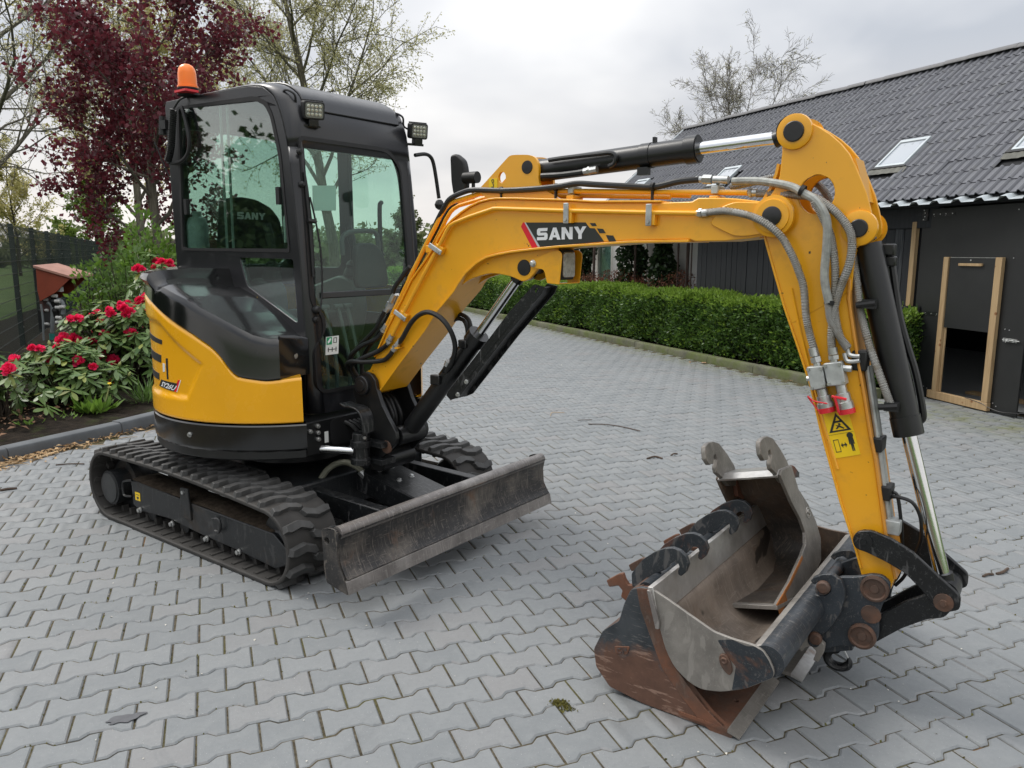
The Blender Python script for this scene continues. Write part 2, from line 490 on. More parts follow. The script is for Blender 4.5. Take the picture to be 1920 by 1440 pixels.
GL = {'S': ([[(0, 0), (.86, 0), (1, .13), (1, .50), (.87, .62), (.31, .62), (.31, .745), (.96, .745), (1, 1), (.13, 1), (0, .87), (0, .50), (.13, .385), (.69, .385), (.69, .255), (0, .255)]], []),
      'A': ([[(-.03, 0), (.36, 1), (.66, 1), (1.05, 0), (.74, 0), (.67, .2), (.35, .2), (.28, 0)]], [[(.425, .40), (.595, .40), (.51, .66)]]),
      'N': ([[(0, 0), (0, 1), (.33, 1), (.70, .44), (.70, 1), (1, 1), (1, 0), (.68, 0), (.30, .57), (.30, 0)]], []),
      'Y': ([[(.36, 0), (.36, .40), (-.04, 1), (.32, 1), (.52, .66), (.72, 1), (1.06, 1), (.66, .40), (.66, 0)]], [])}
def sany(mb, org, ux, uy, h0, h1, fr=None):
    """block letters in the parallelogram org + s*ux + t*uy (s, t in 0..1)"""
    w, gap = .225, .033
    for i, ch in enumerate('SANY'):
        x0 = i * (w + gap)
        for poly in GL[ch][0]:
            m = lambda q: (org[0] + (x0 + q[0] * w) * ux[0] + q[1] * uy[0], org[1] + (x0 + q[0] * w) * ux[1] + q[1] * uy[1])
            mb.prism([m(q) for q in poly], h0, h1, [[m(q) for q in hl] for hl in GL[ch][1]] if GL[ch][1] else (), fr)

def textmesh(body, size=1., bold=.0, width=1.):
    cu = bpy.data.curves.new('lettering', 'FONT'); cu.body = body; cu.size = size; cu.offset = bold
    cu.resolution_u = 2
    o = bpy.data.objects.new('lettering', cu); COL.objects.link(o)
    dg = bpy.context.evaluated_depsgraph_get()
    me = o.evaluated_get(dg).to_mesh()
    V = [(v.co.x * width, v.co.y) for v in me.vertices]; F = [tuple(p.vertices) for p in me.polygons]
    o.evaluated_get(dg).to_mesh_clear()
    bpy.data.objects.remove(o); bpy.data.curves.remove(cu)
    return V, F

# ================================================================== GROUND
rng = random.Random(7)
nr = np.random.default_rng(11)
DRV = R(22.5)                                   # the drive runs 22.5 degrees left of +Y
DD = Vector((-math.sin(DRV), math.cos(DRV), 0)); DN = Vector((math.cos(DRV), math.sin(DRV), 0))
KR0 = Vector((3.595, 9.323, 0))                 # a point on the foot of the right kerb
WO = Vector((4.609, 8.622, 0))                  # barn wall origin (door hinge)
KL = [(-7.2, 1.2), (-5.6, 3.35), (-4.75, 4.45), (-3.94, 5.72), (-3.34, 6.97), (-3.02, 8.0), (-3.02, 9.2), (-3.35, 10.5), (-4.3, 12.9), (-9.0, 24.25), (-12.0, 31.5)]

def kl_x(y):
    for (x0, y0), (x1, y1) in zip(KL, KL[1:]):
        if y0 <= y <= y1: return x0 + (x1 - x0) * (y - y0) / (y1 - y0)
    return -7.2 if y < 1.2 else -12
def right_ok(x, y, m=0.):
    p = Vector((x, y, 0))
    k = (p - KR0).dot(DD)
    lim = (p - KR0).dot(DN) if k > -1.05 else (p - WO).dot(DN) - .02
    return lim < -m

# grass field / earth far around
t = NT('grass_field')
c = t.mix(t.ramp(t.noise(.35, 6), .35, .7), (.045, .09, .016), (.09, .15, .03))
c = t.mix(t.ramp(t.noise(9., 5), .3, .8), c, (.05, .085, .02))
t.bsdf(c, .9, 0, t.bump(t.noise(30., 4), .6, .05), 0, .2)
b = MB(); b.raw([(-700, -300, -.09), (700, -300, -.09), (700, 1200, -.09), (-700, 1200, -.09)], [(0, 1, 2, 3)])
g = b.build('ground', t.m, flat=True); tag(g, kind='structure', label='green grass field beyond the fence and drive')

# paving: bedding sheet + interlocking stones
t = NT('paver_concrete')
geo = t.n('ShaderNodeNewGeometry'); oi = t.n('ShaderNodeObjectInfo')
pos = geo.outputs['Position']
rv = t.math('FRACT', t.math('ADD', geo.outputs['Random Per Island'], oi.outputs['Random']))
c = t.mix(rv, (.170, .182, .188), (.212, .222, .226))
c = t.mix(t.math('MULTIPLY', t.ramp(rv, .78, .97), .5), c, (.190, .182, .180))
big = t.ramp(t.noise(.8, 5, .6, vec=pos), .3, .72)
c = t.mix(t.math('MULTIPLY', big, .32), c, (.140, .153, .160))
c = t.mix(t.math('MULTIPLY', t.ramp(t.noise(14., 6, .65, vec=pos), .45, .75), .34), c, (.245, .255, .255))
c = t.mix(t.math('MULTIPLY', t.ramp(t.noise(55., 4, .7, vec=pos), .5, .75), .25), c, (.108, .118, .125))
st_ = t.ramp(t.noise(1.7, 6, .7, vec=pos, dist=.8), .60, .68)
c = t.mix(t.math('MULTIPLY', st_, .35), c, (.10, .108, .113))
sp = t.ramp(t.noise(210., 2, .5, vec=pos), .70, .74)
c = t.mix(t.math('MULTIPLY', sp, .75), c, (.42, .42, .41))
# dark drips and a moss film along the right kerb
mp = t.n('ShaderNodeMapping'); mp.vector_type = 'TEXTURE'
mp.inputs['Location'].default_value = (KR0.x, KR0.y, 0); mp.inputs['Rotation'].default_value = (0, 0, DRV); t.l(pos, mp.inputs[0])
sx = t.n('ShaderNodeSeparateXYZ'); t.l(mp.outputs[0], sx.inputs[0])
edge = t.math('SUBTRACT', 1., t.math('DIVIDE', t.math('ABSOLUTE', sx.outputs[0]), .62), clamp=True)
mo = t.math('MULTIPLY', edge, t.ramp(t.noise(5., 6, .7, vec=pos), .42, .62))
c = t.mix(t.math('MULTIPLY', mo, .8), c, (.145, .155, .06))
rr = t.math('MULTIPLY_ADD', t.noise(30., 4, vec=pos), .2, .55)
hb = t.math('ADD', t.noise(60., 5, .7, vec=pos), t.math('MULTIPLY', t.noise(7., 3, vec=pos), .6))
t.bsdf(c, rr, 0, t.bump(hb, .32, .004), 0, .35)
M['paver'] = t.m
t = NT('joint_sand')
pos = t.n('ShaderNodeNewGeometry').outputs['Position']
c = t.mix(t.ramp(t.noise(45., 5, .7, vec=pos), .35, .65), (.040, .034, .024), (.115, .10, .070))
c = t.mix(t.math('MULTIPLY', t.ramp(t.noise(2.2, 5, .65, vec=pos), .50, .66), .8), c, t.mix(t.noise(60., 3, vec=pos), (.05, .054, .016), (.12, .11, .038)))
c = t.mix(t.ramp(t.noise(2.1, 5, .65, vec=pos), .62, .68), c, (.15, .085, .04))
t.bsdf(c, .95, 0, t.bump(t.noise(120., 4, vec=pos), .8, .006), 0, .1)
M['joint'] = t.m
drive = MB()
poly = [(x, y) for x, y in KL] + [tuple((KR0 + DD * 24)[:2]), tuple((KR0 + DD * -1.05)[:2]), tuple((WO + DD * -.7)[:2]), tuple((WO + DD * -9 + DN * -.0)[:2]), (7.0, -3), (-7.2, -3)]
drive.prism(poly, -.06, -.0055)
drive = drive.build('driveway', 'joint', flat=True)
tag(drive, kind='structure', label='grey interlocking paved drive with mossy joints')

ROT = R(21.2); CU = (math.cos(ROT), math.sin(ROT)); CV = (-math.sin(ROT), math.cos(ROT)); G0 = (-1.275, 2.623)
PL, PW, PA = .2, .139, .0125
def paver_outline(gap=.0024):
    L = PL / 2 - gap - .0008; a = PW / 2 - gap
    top = [(-L, a + PA), (-.064, a + PA), (-.0585, a + PA - .004), (-.0405, a - PA + .004), (-.035, a - PA), (.035, a - PA), (.0405, a - PA + .004), (.0585, a + PA - .004), (.064, a + PA), (L, a + PA)]
    return top + [(x, -y) for x, y in reversed(top)]
PO = paver_outline(); PN = len(PO)
def paver_geo(full=True):
    ins = []
    for i in range(PN):
        p = Vector(PO[i]); a = Vector(PO[i - 1]); c_ = Vector(PO[(i + 1) % PN])
        d = ((c_ - p).normalized() + (p - a).normalized()).normalized(); n_ = Vector((d.y, -d.x))
        q = p + n_ * .0068
        ins.append((q.x, q.y))
    V = [(x, y, 0.) for x, y in ins] + [(x, y, -.0050) for x, y in PO]
    F = [tuple(range(PN))[::-1]] if False else []
    F.append(tuple(range(PN - 1, -1, -1)))
    F += [(i, (i + 1) % PN, PN + (i + 1) % PN, PN + i) for i in range(PN)]
    if full:
        V += [(x, y, -.02) for x, y in PO]
        F += [(PN + i, PN + (i + 1) % PN, 2 * PN + (i + 1) % PN, 2 * PN + i) for i in range(PN)]
    return V, F
cells = []
for j in range(-20, 175):
    for i in range(-75, 75):
        u = .1 + i * PL + (j % 2) * .1; w = j * PW
        x = G0[0] + u * CU[0] + w * CV[0]; y = G0[1] + u * CU[1] + w * CV[1]
        if y < 1.0 or y > 23: continue
        if x < -.74 * y - 1.2 or x > .74 * y + 1.2: continue
        if x < kl_x(y) + .10 or not right_ok(x, y, .07): continue
        cells.append((x, y))
# the three hundred that show largest
f_, th_ = 1442., math.atan2(248, 1442)
def px(x, y, z=0):
    c_, s_ = math.cos(th_), math.sin(th_); dz = z - 1.6
    zc_ = y * c_ - dz * s_; yc = y * s_ + dz * c_
    return 960 + f_ * x / zc_, 720 - f_ * yc / zc_, zc_
def vis_score(c_):
    u, v, d = px(*c_)
    if not (-20 < u < 1940 and 0 < v < 1460): return 0
    # stones under the tracks, blade and buckets show little
    if (160 < u < 640 and 850 < v < 1080 and v < 840 + (u - 160) * .55): return 0
    if (1130 < u < 1480 and 900 < v < 1370 and v < 1390 and u > 1160): return 0
    return 1 / d
order = sorted(cells, key=vis_score, reverse=True)
big_, rest = order[:300], order[300:]
PV, PF = paver_geo()
mb = MB(); mb.raw(PV, PF)
first = mb.build('paver', 'paver', drive, ang=20)
def place_paver(o, x, y):
    o.location = (x, y, rng.gauss(0, .0011))
    o.rotation_euler = (rng.gauss(0, .006), rng.gauss(0, .006), ROT + rng.gauss(0, .006) + (PI if rng.random() < .5 else 0))
place_paver(first, *big_[0])
for x, y in big_[1:]:
    o = first.copy(); COL.objects.link(o); o.parent = drive; place_paver(o, x, y)
V = np.array(PV); n = len(PV); allV = []
for x, y in rest:
    a = ROT + rng.gauss(0, .006); ca, sa = math.cos(a), math.sin(a)
    W = V.copy()
    W[:, 0] = V[:, 0] * ca - V[:, 1] * sa + x; W[:, 1] = V[:, 0] * sa + V[:, 1] * ca + y
    W[:, 2] = V[:, 2] + rng.gauss(0, .0011) + V[:, 0] * rng.gauss(0, .006) + V[:, 1] * rng.gauss(0, .006)
    allV.append(W)
allV = np.concatenate(allV)
top = [f for f in PF if len(f) == PN][0]
# split each top into quads across the stone so all faces are four-sided
quads = [(top[k], top[k + 1], top[PN - 2 - k], top[PN - 1 - k]) for k in range(PN // 2 - 1)] + [f for f in PF if len(f) == 4]
Q = np.array(quads)
F = (Q[None] + (np.arange(len(rest)) * n)[:, None, None]).reshape(-1, 4)
pv = bigmesh('paving_stones', allV, F, M['paver'], drive); tag(pv, kind='stuff')
# far end of the drive: too far to tell the stones apart
b = MB(); e0 = KR0 + DD * 8.5; e1 = KR0 + DD * 24
q0, q1 = KR0 + DD * 13.8, KR0 + DD * 24
b.raw([(-8.45, 22.9, -.002), (q0.x - .05, 22.9, -.002), (q1.x - .05, q1.y, -.002), (-12., 31.4, -.002)], [(0, 1, 2, 3)])
tag(b.build('far_paving', 'paver', drive, flat=True), kind='stuff')

# oil stain on one stone
b = MB()
pts = [(math.cos(a) * (.058 + .012 * math.sin(3 * a + 1) + .006 * math.sin(7 * a)), math.sin(a) * (.024 + .005 * math.sin(4 * a) + .003 * math.sin(9 * a + 2))) for a in [2 * PI * k / 40 for k in range(40)]]
b.prism(pts, .0, .0012)
st = b.build('oil_stain', simple('oil_stain', (.085, .088, .095), .35, 0, .15, 40), flat=True)
st.location = (-1.345, 2.432, .0042); st.rotation_euler = (0, 0, R(27)); tag(st, 'dark wet stain on a paving stone at lower left', 'stain')

# kerbs
M['kerb'] = simple('kerb_concrete', (.085, .093, .10), .75, 0, .18, 5, .3, 70)
t = NT('mossy_kerb')
c = t.mix(t.ramp(t.noise(6., 6, .65), .35, .65), (.09, .09, .068), (.155, .155, .11))
c = t.mix(t.ramp(t.noise(2.5, 6, .7), .40, .62), c, (.095, .115, .04))
t.bsdf(c, .9, 0, t.bump(t.noise(60., 5), .5, .006), 0, .2)
M['kerb_moss'] = t.m
KP = [(0, -.05), (0, .075), (.012, .098), (.03, .105), (.12, .105), (.12, -.05)]     # section: (inwards, up)
def kerb_run(name, label, pts, matname, side, n_target=1.0, gap=.006):
    root = tag(bpy.data.objects.new(name, None), label, kind='structure'); COL.objects.link(root)
    # resample at about one metre
    P = [Vector((x, y, 0)) for x, y in pts]
    d = [0.]
    for a, b_ in zip(P, P[1:]): d.append(d[-1] + (b_ - a).length)
    def at(s):
        s = min(max(s, 0), d[-1])
        for i in range(len(P) - 1):
            if s <= d[i + 1] + 1e-9: return P[i].lerp(P[i + 1], (s - d[i]) / (d[i + 1] - d[i]))
    k = max(1, round(d[-1] / n_target)); st_ = d[-1] / k
    root.location = at(d[-1] / 2)
    for i in range(k):
        A = at(i * st_ + gap / 2); B_ = at((i + 1) * st_ - gap / 2)
        e = (B_ - A).normalized(); nn = Vector((-e.y, e.x, 0)) * side
        mb = MB(); m = len(KP); dz = rng.gauss(0, .003)
        for Q_ in (A, B_): mb.v += [tuple(Q_ - root.location + nn * a + Vector((0, 0, b_ + dz))) for a, b_ in KP]
        mb.f += [(q, (q + 1) % m, m + (q + 1) % m, m + q) for q in range(m)] + [tuple(range(m)), tuple(range(2 * m - 1, m - 1, -1))]
        mb.build('kerb_stone', matname, root, bevel=.005, seg=2)
    return root
kerb_run('kerb', 'mossy pale kerb at the foot of the hedge', [tuple((KR0 + DD * s)[:2]) for s in (-1.05, 23)], 'kerb_moss', -1)
kerb_run('kerb', 'dark grey kerb around the flower bed', spline(KL[1:-1], 5), 'kerb', 1)

# soil beds
t = NT('bed_soil')
c = t.mix(t.ramp(t.noise(12., 7, .7), .35, .68), (.011, .009, .007), (.038, .029, .021))
c = t.mix(t.math('MULTIPLY', t.ramp(t.noise(4., 6, .7), .55, .7), .7), c, (.045, .06, .018))
t.bsdf(c, .97, 0, t.bump(t.noise(35., 6, .7), 1., .03), 0, .1)
M['soil'] = t.m
def soil(name, label, rings):
    """rings: list of rows of (x,y,z)"""
    mb = MB(); m = len(rings[0])
    for r_ in rings: mb.v += [(x, y, z + rng.gauss(0, .012)) for x, y, z in r_]
    for i in range(len(rings) - 1):
        for k in range(m - 1): mb.f.append((i * m + k, i * m + k + 1, (i + 1) * m + k + 1, (i + 1) * m + k))
    return tag(mb.build(name, 'soil', ang=180), label, kind='structure')
kk = [p for p in spline(KL, 12)]
rows = []
for j in range(14):
    s = j / 13
    row = []
    for (x, y) in kk:
        row.append((x - .10 - s * (6.5 if y > 7 else 9), y + s * 2.5, .055 + .05 * math.sin(s * 5) * (s > 0)))
    rows.append(row)
soil('flower_bed', 'dark soil of the flower bed behind the kerb', rows)
rows = []
for j in range(8):
    s = j / 7
    rows.append([tuple((KR0 + DD * (-.95 + k * .25) + DN * (.11 + s * (.52 if k < 8 else 1.1)))[:2]) + (.06 + .02 * math.sin(k * 1.3 + j),) for k in range(96)])
soil('hedge_bed', 'narrow soil strip under the clipped hedge', rows)

# ================================================================== BARN
barn = empty('barn', 'black timber barn with dark tiled roof and roof windows', 'barn', WO, DRV)
fw = lambda w, z, x: (x, w, z)               # wall plane coordinates -> barn local
t = NT('black_stained_wood')
g1 = t.noise(3., 5, .6, stretch=(14, 14, .9), dist=.6)
oi = t.n('ShaderNodeObjectInfo')
c = t.mix(t.ramp(g1, .35, .7), (.008, .0095, .012), (.019, .022, .026))
c = t.mix(t.math('MULTIPLY', oi.outputs['Random'], .35), c, (.016, .019, .023))
t.bsdf(c, .62, 0, t.bump(g1, .35, .004), 0, .4)
M['black_wood'] = t.m
t = NT('weathered_wood')
g1 = t.noise(3., 6, .65, stretch=(16, 16, .9), dist=.8)
c = t.mix(t.ramp(g1, .35, .65), (.014, .017, .021), (.075, .08, .084))
t.bsdf(c, .75, 0, t.bump(g1, .5, .005), 0, .3)
M['grey_wood'] = t.m
t = NT('pale_softwood')
g1 = t.noise(2.4, 5, .6, stretch=(12, 12, .8), dist=1.2)
c = t.mix(t.ramp(g1, .3, .7), (.29, .19, .095), (.44, .32, .18))
kn = t.n('ShaderNodeTexVoronoi'); kn.inputs['Scale'].default_value = 6.5; t.l(t.tc.outputs['Object'], kn.inputs['Vector'])
c = t.mix(t.ramp(kn.outputs['Distance'], .07, .13, (1, 1, 1, 1), (0, 0, 0, 1)), c, (.20, .09, .035))
t.bsdf(c, .7, 0, t.bump(g1, .2, .003), 0, .3)
M['pine'] = t.m
M['film_ply'] = simple('film_faced_plywood', (.011, .0122, .0125), .5, 0, .18, 3, .06, 120)
M['dark'] = simple('dark_interior', (.012, .013, .015), .9, 0, .2)
M['sheet_grey'] = simple('grey_sheet_metal', (.42, .46, .48), .45, .2, .1, 5)
M['screw'] = simple('screw_head', (.55, .56, .57), .35, .8, .1)

# walls: boarded wall, rails, fascia
b = MB(fw); b.prism([(-3.2, .0), (-1.4, .0), (-1.4, 2.12), (-3.2, 2.12)], .03, .10)
b.prism([(.17, 0), (4.3, 0), (4.3, 2.12), (.17, 2.12)], .045, .10)
wall = b.build('wall', 'dark', barn)
b = MB(fw); b.prism([(.168, .70), (4.3, .70), (4.3, .985), (.168, .985)], -.018, .044); b.build('bottom_board', 'black_wood', wall, bevel=.003)
b = MB(fw); b.prism([(.155, .0), (4.3, .0), (4.3, .69), (.155, .69)], -.006, .044); b.build('plinth_board', 'black_wood', wall, bevel=.003)
b = MB(fw); b.prism([(-.10, 1.86), (4.34, 1.86), (4.34, 2.11), (-.10, 2.11)], -.02, .044); b.build('top_board', 'black_wood', wall, bevel=.003)
w = .232; k = 0
pl = None
while w < 4.25:
    ww = .118 + rng.uniform(-.006, .012)
    b = MB(fw); b.prism([(0, .988), (ww - .007, .988), (ww - .007, 1.857), (0, 1.857)], 0, .03)
    o = b.build('plank', 'grey_wood' if k in (1, 9) else 'black_wood', wall, bevel=.003)
    o.location = (rng.uniform(0.0, .010), w, 0)
    w += ww; k += 1
b = MB(fw); b.prism([(.17, .99), (.228, .99), (.228, 1.93), (.17, 1.93)], -.024, .03); b.build('pale_post', 'pine', wall, bevel=.003)
# right of the door: old pale post
b = MB(fw); b.prism([(-1.55, .16), (-1.36, .16), (-1.36, 2.1), (-1.55, 2.1)], -.02, .03); b.build('post', 'grey_wood', barn, bevel=.004)
b = MB(fw); b.prism([(-1.42, .0), (-1.35, .0), (-1.35, .12), (-1.42, .12)], -.03, .03); b.build('post_block', 'pine', barn, bevel=.004)
# inside: floor and a stud seen through the hatch
b = MB(fw); b.prism([(-3.2, -.004), (4.3, -.004), (4.3, .002), (-3.2, .002)], .12, 4.2); b.build('floor', 'paver', barn, flat=True)
b = MB(fw); b.prism([(-3.2, 0), (4.3, 0), (4.3, 2.1), (-3.2, 2.1)], 4.2, 4.3); b.build('back_wall', 'dark', barn)
b = MB(fw); b.prism([(4.22, 0), (4.3, 0), (4.3, 2.1), (4.22, 2.1)], .1, 4.2); b.prism([(-3.3, 0), (-3.2, 0), (-3.2, 2.1), (-3.3, 2.1)], .03, 4.3); b.build('end_wall', 'black_wood', barn)
b = MB(fw); b.prism([(-.70, .03), (-.64, .03), (-.64, 2.0), (-.70, 2.0)], .55, .62); b.build('stud', 'pine', barn)
b = MB(fw); b.prism([(-1.2, .0), (-.2, .0), (-.2, .03), (-1.2, .03)], .53, .66); b.build('sole_plate', 'pine', barn)

# door, ajar, hung on the boarded wall
e2 = Vector((.2297, -.9733, 0)); nd = Vector((-.9733, -.2297, 0))
inv = Matrix.Rotation(-DRV, 3, 'Z')
el, nl = inv @ e2, inv @ nd
fd = lambda s_, z, h: tuple(el * s_ + nl * h + Vector((0, 0, z)))
hole = [(.345, .085), (.985, .085), (.985, .90), (.345, .90)]
b = MB(fd); b.prism([(-.115, .012), (1.338, .012), (1.338, 2.06), (-.115, 2.06)], 0, .018, [hole])
door = b.build('door', 'film_ply', barn, bevel=.0015)
for s0, s1 in ((.285, .352), (.952, 1.03)):
    b = MB(fd); b.prism([(s0, .098), (s1, .098), (s1, 1.545), (s0, 1.545)], .0195, .062); b.build('batten', 'pine', door, bevel=.003)
for s0, s1 in ((.353, .378), (.930, .951)):
    b = MB(fd); b.prism([(s0, .098), (s1, .098), (s1, 1.540), (s0, 1.540)], .0195, .034); b.build('rail', 'pine', door, bevel=.002)
b = MB(fd); b.prism([(.225, .012), (1.035, .012), (1.035, .096), (.225, .096)], .0195, .066); b.build('sill', 'pine', door, bevel=.004)
b = MB(fd); b.prism([(.362, .80), (.944, .80), (.944, 1.538), (.362, 1.538)], .036, .050)
hp = b.build('hatch', 'film_ply', door, bevel=.0015)
b = MB(fd); b.prism(rnd([(.50, 1.455), (.80, 1.455), (.80, 1.482), (.50, 1.482)], .006), .0505, .072); b.build('handle', 'pine', hp, bevel=.002)
b = MB(fd); b.prism([(.366, 1.5385), (.94, 1.5385), (.94, 1.543), (.366, 1.543)], .036, .050); b.build('top_edge', 'zinc', hp)
b = MB(fd); b.cyl((.64, 1.514, .0505), (.64, 1.514, .054), .009, n=12); b.build('ring', 'zinc', hp)
for z in (.93, 2.0, ):
    b = MB(fd); b.prism(rnd([(.03, z - .02), (.34, z - .02), (.34, z + .02), (.03, z + .02)], .004), .0185, .0225)
    h = b.build('hinge', 'black_steel', door)
    b = MB(fd)
    for q in (.05, .14, .22, .31): b.cyl((q, z, .0226), (q, z, .0265), .0065, n=10)
    for q in (.06, .21, ): b.cyl((q, z - .018, .0226), (q, z - .018, .024), .003, n=6)
    b.build('bolt', 'screw', h)
    b = MB(fw); b.prism([(.03, z - .065), (.10, z - .065), (.10, z + .065), (.03, z + .065)], -.032, -.021); h2 = b.build('hinge_plate', 'black_steel', barn)
    b = MB(fw)
    for q in (-.05, -.02, .02, .05): b.cyl((.055 + abs(q) * .5, z + q, -.0321), (.055 + abs(q) * .5, z + q, -.036), .006, n=10)
    b.build('screw', 'screw', h2)
b = MB(fd)
for s_, z in ((.12, .115), (.17, .10), (1.06, .10), (1.1, .075), (1.11, .85), (1.16, .845), (1.12, 1.54), (1.12, 2.0)): b.cyl((s_, z, .0185), (s_, z, .0225), .006, n=8)
b.build('door_screw', 'screw', door)
b = MB(fd); b.prism([(1.10, .73), (1.26, .73), (1.26, .765), (1.10, .765)], .0185, .024); b.tube([(1.11, .748, .034), (1.30, .748, .034)], .007, 8)
for q in (1.13, 1.18, 1.24): b.box((q, .748, .032), (.016, .03, .022))
b.tube([(1.16, .748, .034), (1.16, .735, .05), (1.16, .725, .05)], .005, 8)
b.build('slide_bolt', 'zinc', door)
b = MB(fd)
b.tube(spline([(.75, .10, .06), (.95, .085, .066), (1.05, .055, .06), (1.2, .035, .04), (1.45, .07, .02)], 5), .004, 6)
tag(b.build('cable', 'hose', door))

# ------------------------------------------------------------------ roof
EX, EZ, RX, RZ = -.30, 2.16, 2.00, 4.08
SL = Vector((RX - EX, 0, RZ - EZ)); SLEN = SL.length; SL.normalize(); SNRM = Vector((-SL.z, 0, SL.x))
fs_ = lambda w, q, h: tuple(Vector((EX, w, EZ)) + SL * q + SNRM * h)      # roof plane coords
W0, W1 = -3.3, 7.55
b = MB(fs_); b.prism([(W0, 0.02), (W1, 0.02), (W1, SLEN), (W0, SLEN)], -.09, -.035)
b.raw([fs_(W0, SLEN, -.04), fs_(W1, SLEN, -.04), (RX + 2.6, W1, 1.95), (RX + 2.6, W0, 1.95)], [(0, 1, 2, 3)], ident)
roof = b.build('roof', 'dark', barn, flat=True)
t = NT('roof_tile')
oi = t.n('ShaderNodeObjectInfo'); geo = t.n('ShaderNodeNewGeometry')
rv = t.math('FRACT', t.math('ADD', geo.outputs['Random Per Island'], oi.outputs['Random']))
c = t.mix(rv, (.078, .082, .096), (.112, .116, .130))
c = t.mix(t.ramp(t.noise(9., 6, .65, vec=geo.outputs['Position']), .55, .8), c, (.115, .12, .115))
li = t.ramp(t.noise(38., 4, .6, vec=geo.outputs['Position']), .735, .76)
c = t.mix(li, c, (.30, .29, .22))
t.bsdf(c, t.math('MULTIPLY_ADD', t.noise(20., 3, vec=geo.outputs['Position']), .2, .34), 0, t.bump(t.noise(80., 3, vec=geo.outputs['Position']), .15, .004), 0, .5)
M['tile'] = t.m
TW, TL = .2145, .213
# cross-section of a double-rib tile: rib, pan, rib, pan
def rib(u):
    x = (u % (TW / 2)) / (TW / 2)
    if x < .40: return .025 * math.sin(PI * x / .40) ** .75
    return .0015 * math.sin(PI * (x - .4) / .6)
us = [TW * k / 22 for k in range(23)]
def tile_geo():
    V = []; n = len(us)
    for q, dz in ((-.02, .008), (TL * .5, .004), (TL, .0)):
        V += [(u - TW / 2, q, rib(u) + dz) for u in us]
    V += [(u - TW / 2, -.02, rib(u) + .008 - .009) for u in us]
    F = [(r_ * n + k, r_ * n + k + 1, (r_ + 1) * n + k + 1, (r_ + 1) * n + k) for r_ in range(2) for k in range(n - 1)]
    F += [(3 * n + k, 3 * n + k + 1, k + 1, k) for k in range(n - 1)]
    return np.array(V), np.array(F)
TV, TF = tile_geo()
wins = [(.40, .95, 1.02, 1.19), (4.08, .90, 4.40, 1.20), (6.75, 1.05, 7.15, 1.65), (-1.02, .68, -.66, 1.19)]
wins = [(.60, .66, 1.02, 1.19), (4.00, .72, 4.42, 1.20), (6.72, .72, 7.14, 1.25), (-1.08, .68, -.67, 1.20)]
slots = []
nrow = int(SLEN / TL)
for j in range(nrow + 1):
    q = .03 + j * TL
    if q + TL > SLEN + .03: break
    w = W0 + .1
    while w < W1 - .02:
        if not any(a - .02 < w + TW / 2 < c_ + .02 and b_ - .12 < q + TL / 2 < d_ - .02 for a, b_, c_, d_ in wins):
            slots.append((w + TW / 2, q))
        w += TW
def tdist(s_):
    w, q = s_
    p = WO + DD * w + DN * (EX + SL.x * q)
    u, v, d = px(p.x, p.y, EZ + SL.z * q)
    if u > 1940 or u < 1180: return 99
    if u < 1660 and v > 200 and u > 1440: return 60 + d
    return d
slots.sort(key=tdist)
me0 = MB(); me0.raw([tuple(v) for v in TV], [tuple(f) for f in TF])
t0_ = me0.build('roof_tile', 'tile', roof, ang=50)
rm = Matrix(((0, SL.x, SNRM.x), (1, 0, 0), (0, SL.z, SNRM.z)))      # tile local (across, up slope, out) -> barn local
def tile_mat(w, q):
    j = Matrix.Rotation(rng.gauss(0, .006), 3, 'Z') @ Matrix.Rotation(rng.gauss(0, .005), 3, 'X')
    m4 = (rm @ j).to_4x4(); m4.translation = Vector(fs_(w, q, -.012 + rng.gauss(0, .0012)))
    return m4
t0_.matrix_local = tile_mat(*slots[0])
for s_ in slots[1:300]:
    o = t0_.copy(); COL.objects.link(o); o.parent = roof; o.matrix_local = tile_mat(*s_)
AV = []
for s_ in slots[300:]:
    m4 = np.array(tile_mat(*s_)); AV.append(TV @ m4[:3, :3].T + m4[:3, 3])
AV = np.concatenate(AV)
F = (TF[None] + (np.arange(len(slots) - 300) * len(TV))[:, None, None]).reshape(-1, 4)
o = bigmesh('roof_tiles', AV, F, M['tile'], roof, True); o.data.set_sharp_from_angle(angle=R(50)); tag(o, kind='stuff')
# ridge caps
M['ridge'] = simple('ridge_tile', (.12, .12, .125), .6, 0, .2, 12, .2, 60)
w = W0; r0 = None
while w < W1 - .1:
    b = MB(); prof = [(.075 * math.cos(a), .055 * math.sin(a)) for a in [PI * k / 10 for k in range(11)]]
    b.strip([(x + RX, z + RZ - .028) for x, z in prof], 0, .345, -.012, fr=lambda a, b_, h: (a, h, b_))
    o = b.build('ridge_cap', 'ridge', roof, ang=40); o.location = (0, w, rng.gauss(0, .003)); o.rotation_euler = (rng.gauss(0.012, .003), 0, 0)
    w += .33
# verge board at the far gable, box-profile drip sheet along the eave
b = MB(fs_); b.prism([(W1, 0), (W1 + .03, 0), (W1 + .03, SLEN), (W1, SLEN)], -.10, .03); b.build('verge_board', 'sheet_grey', roof)
per = .246; pf = []
w = W0
while w < W1:
    pf += [(w, 0), (w + .055, 0), (w + .085, -.034), (w + .215, -.034)]; w += per
pf = [(a, b_) for a, b_ in pf]
b = MB(); b.strip(pf, -.085, .24, .0012, fr=lambda a, b_, h: tuple(Vector((EX, a, EZ - .012)) + Vector((.95, 0, .30)) * h + Vector((0, 0, b_))))
b.build('drip_sheet', 'sheet_grey', roof, ang=20)
b = MB(fw); b.prism([(W0, 2.08), (W1, 2.08), (W1, 2.115), (W0, 2.115)], -.20, .05); b.build('soffit_board', 'black_wood', barn)
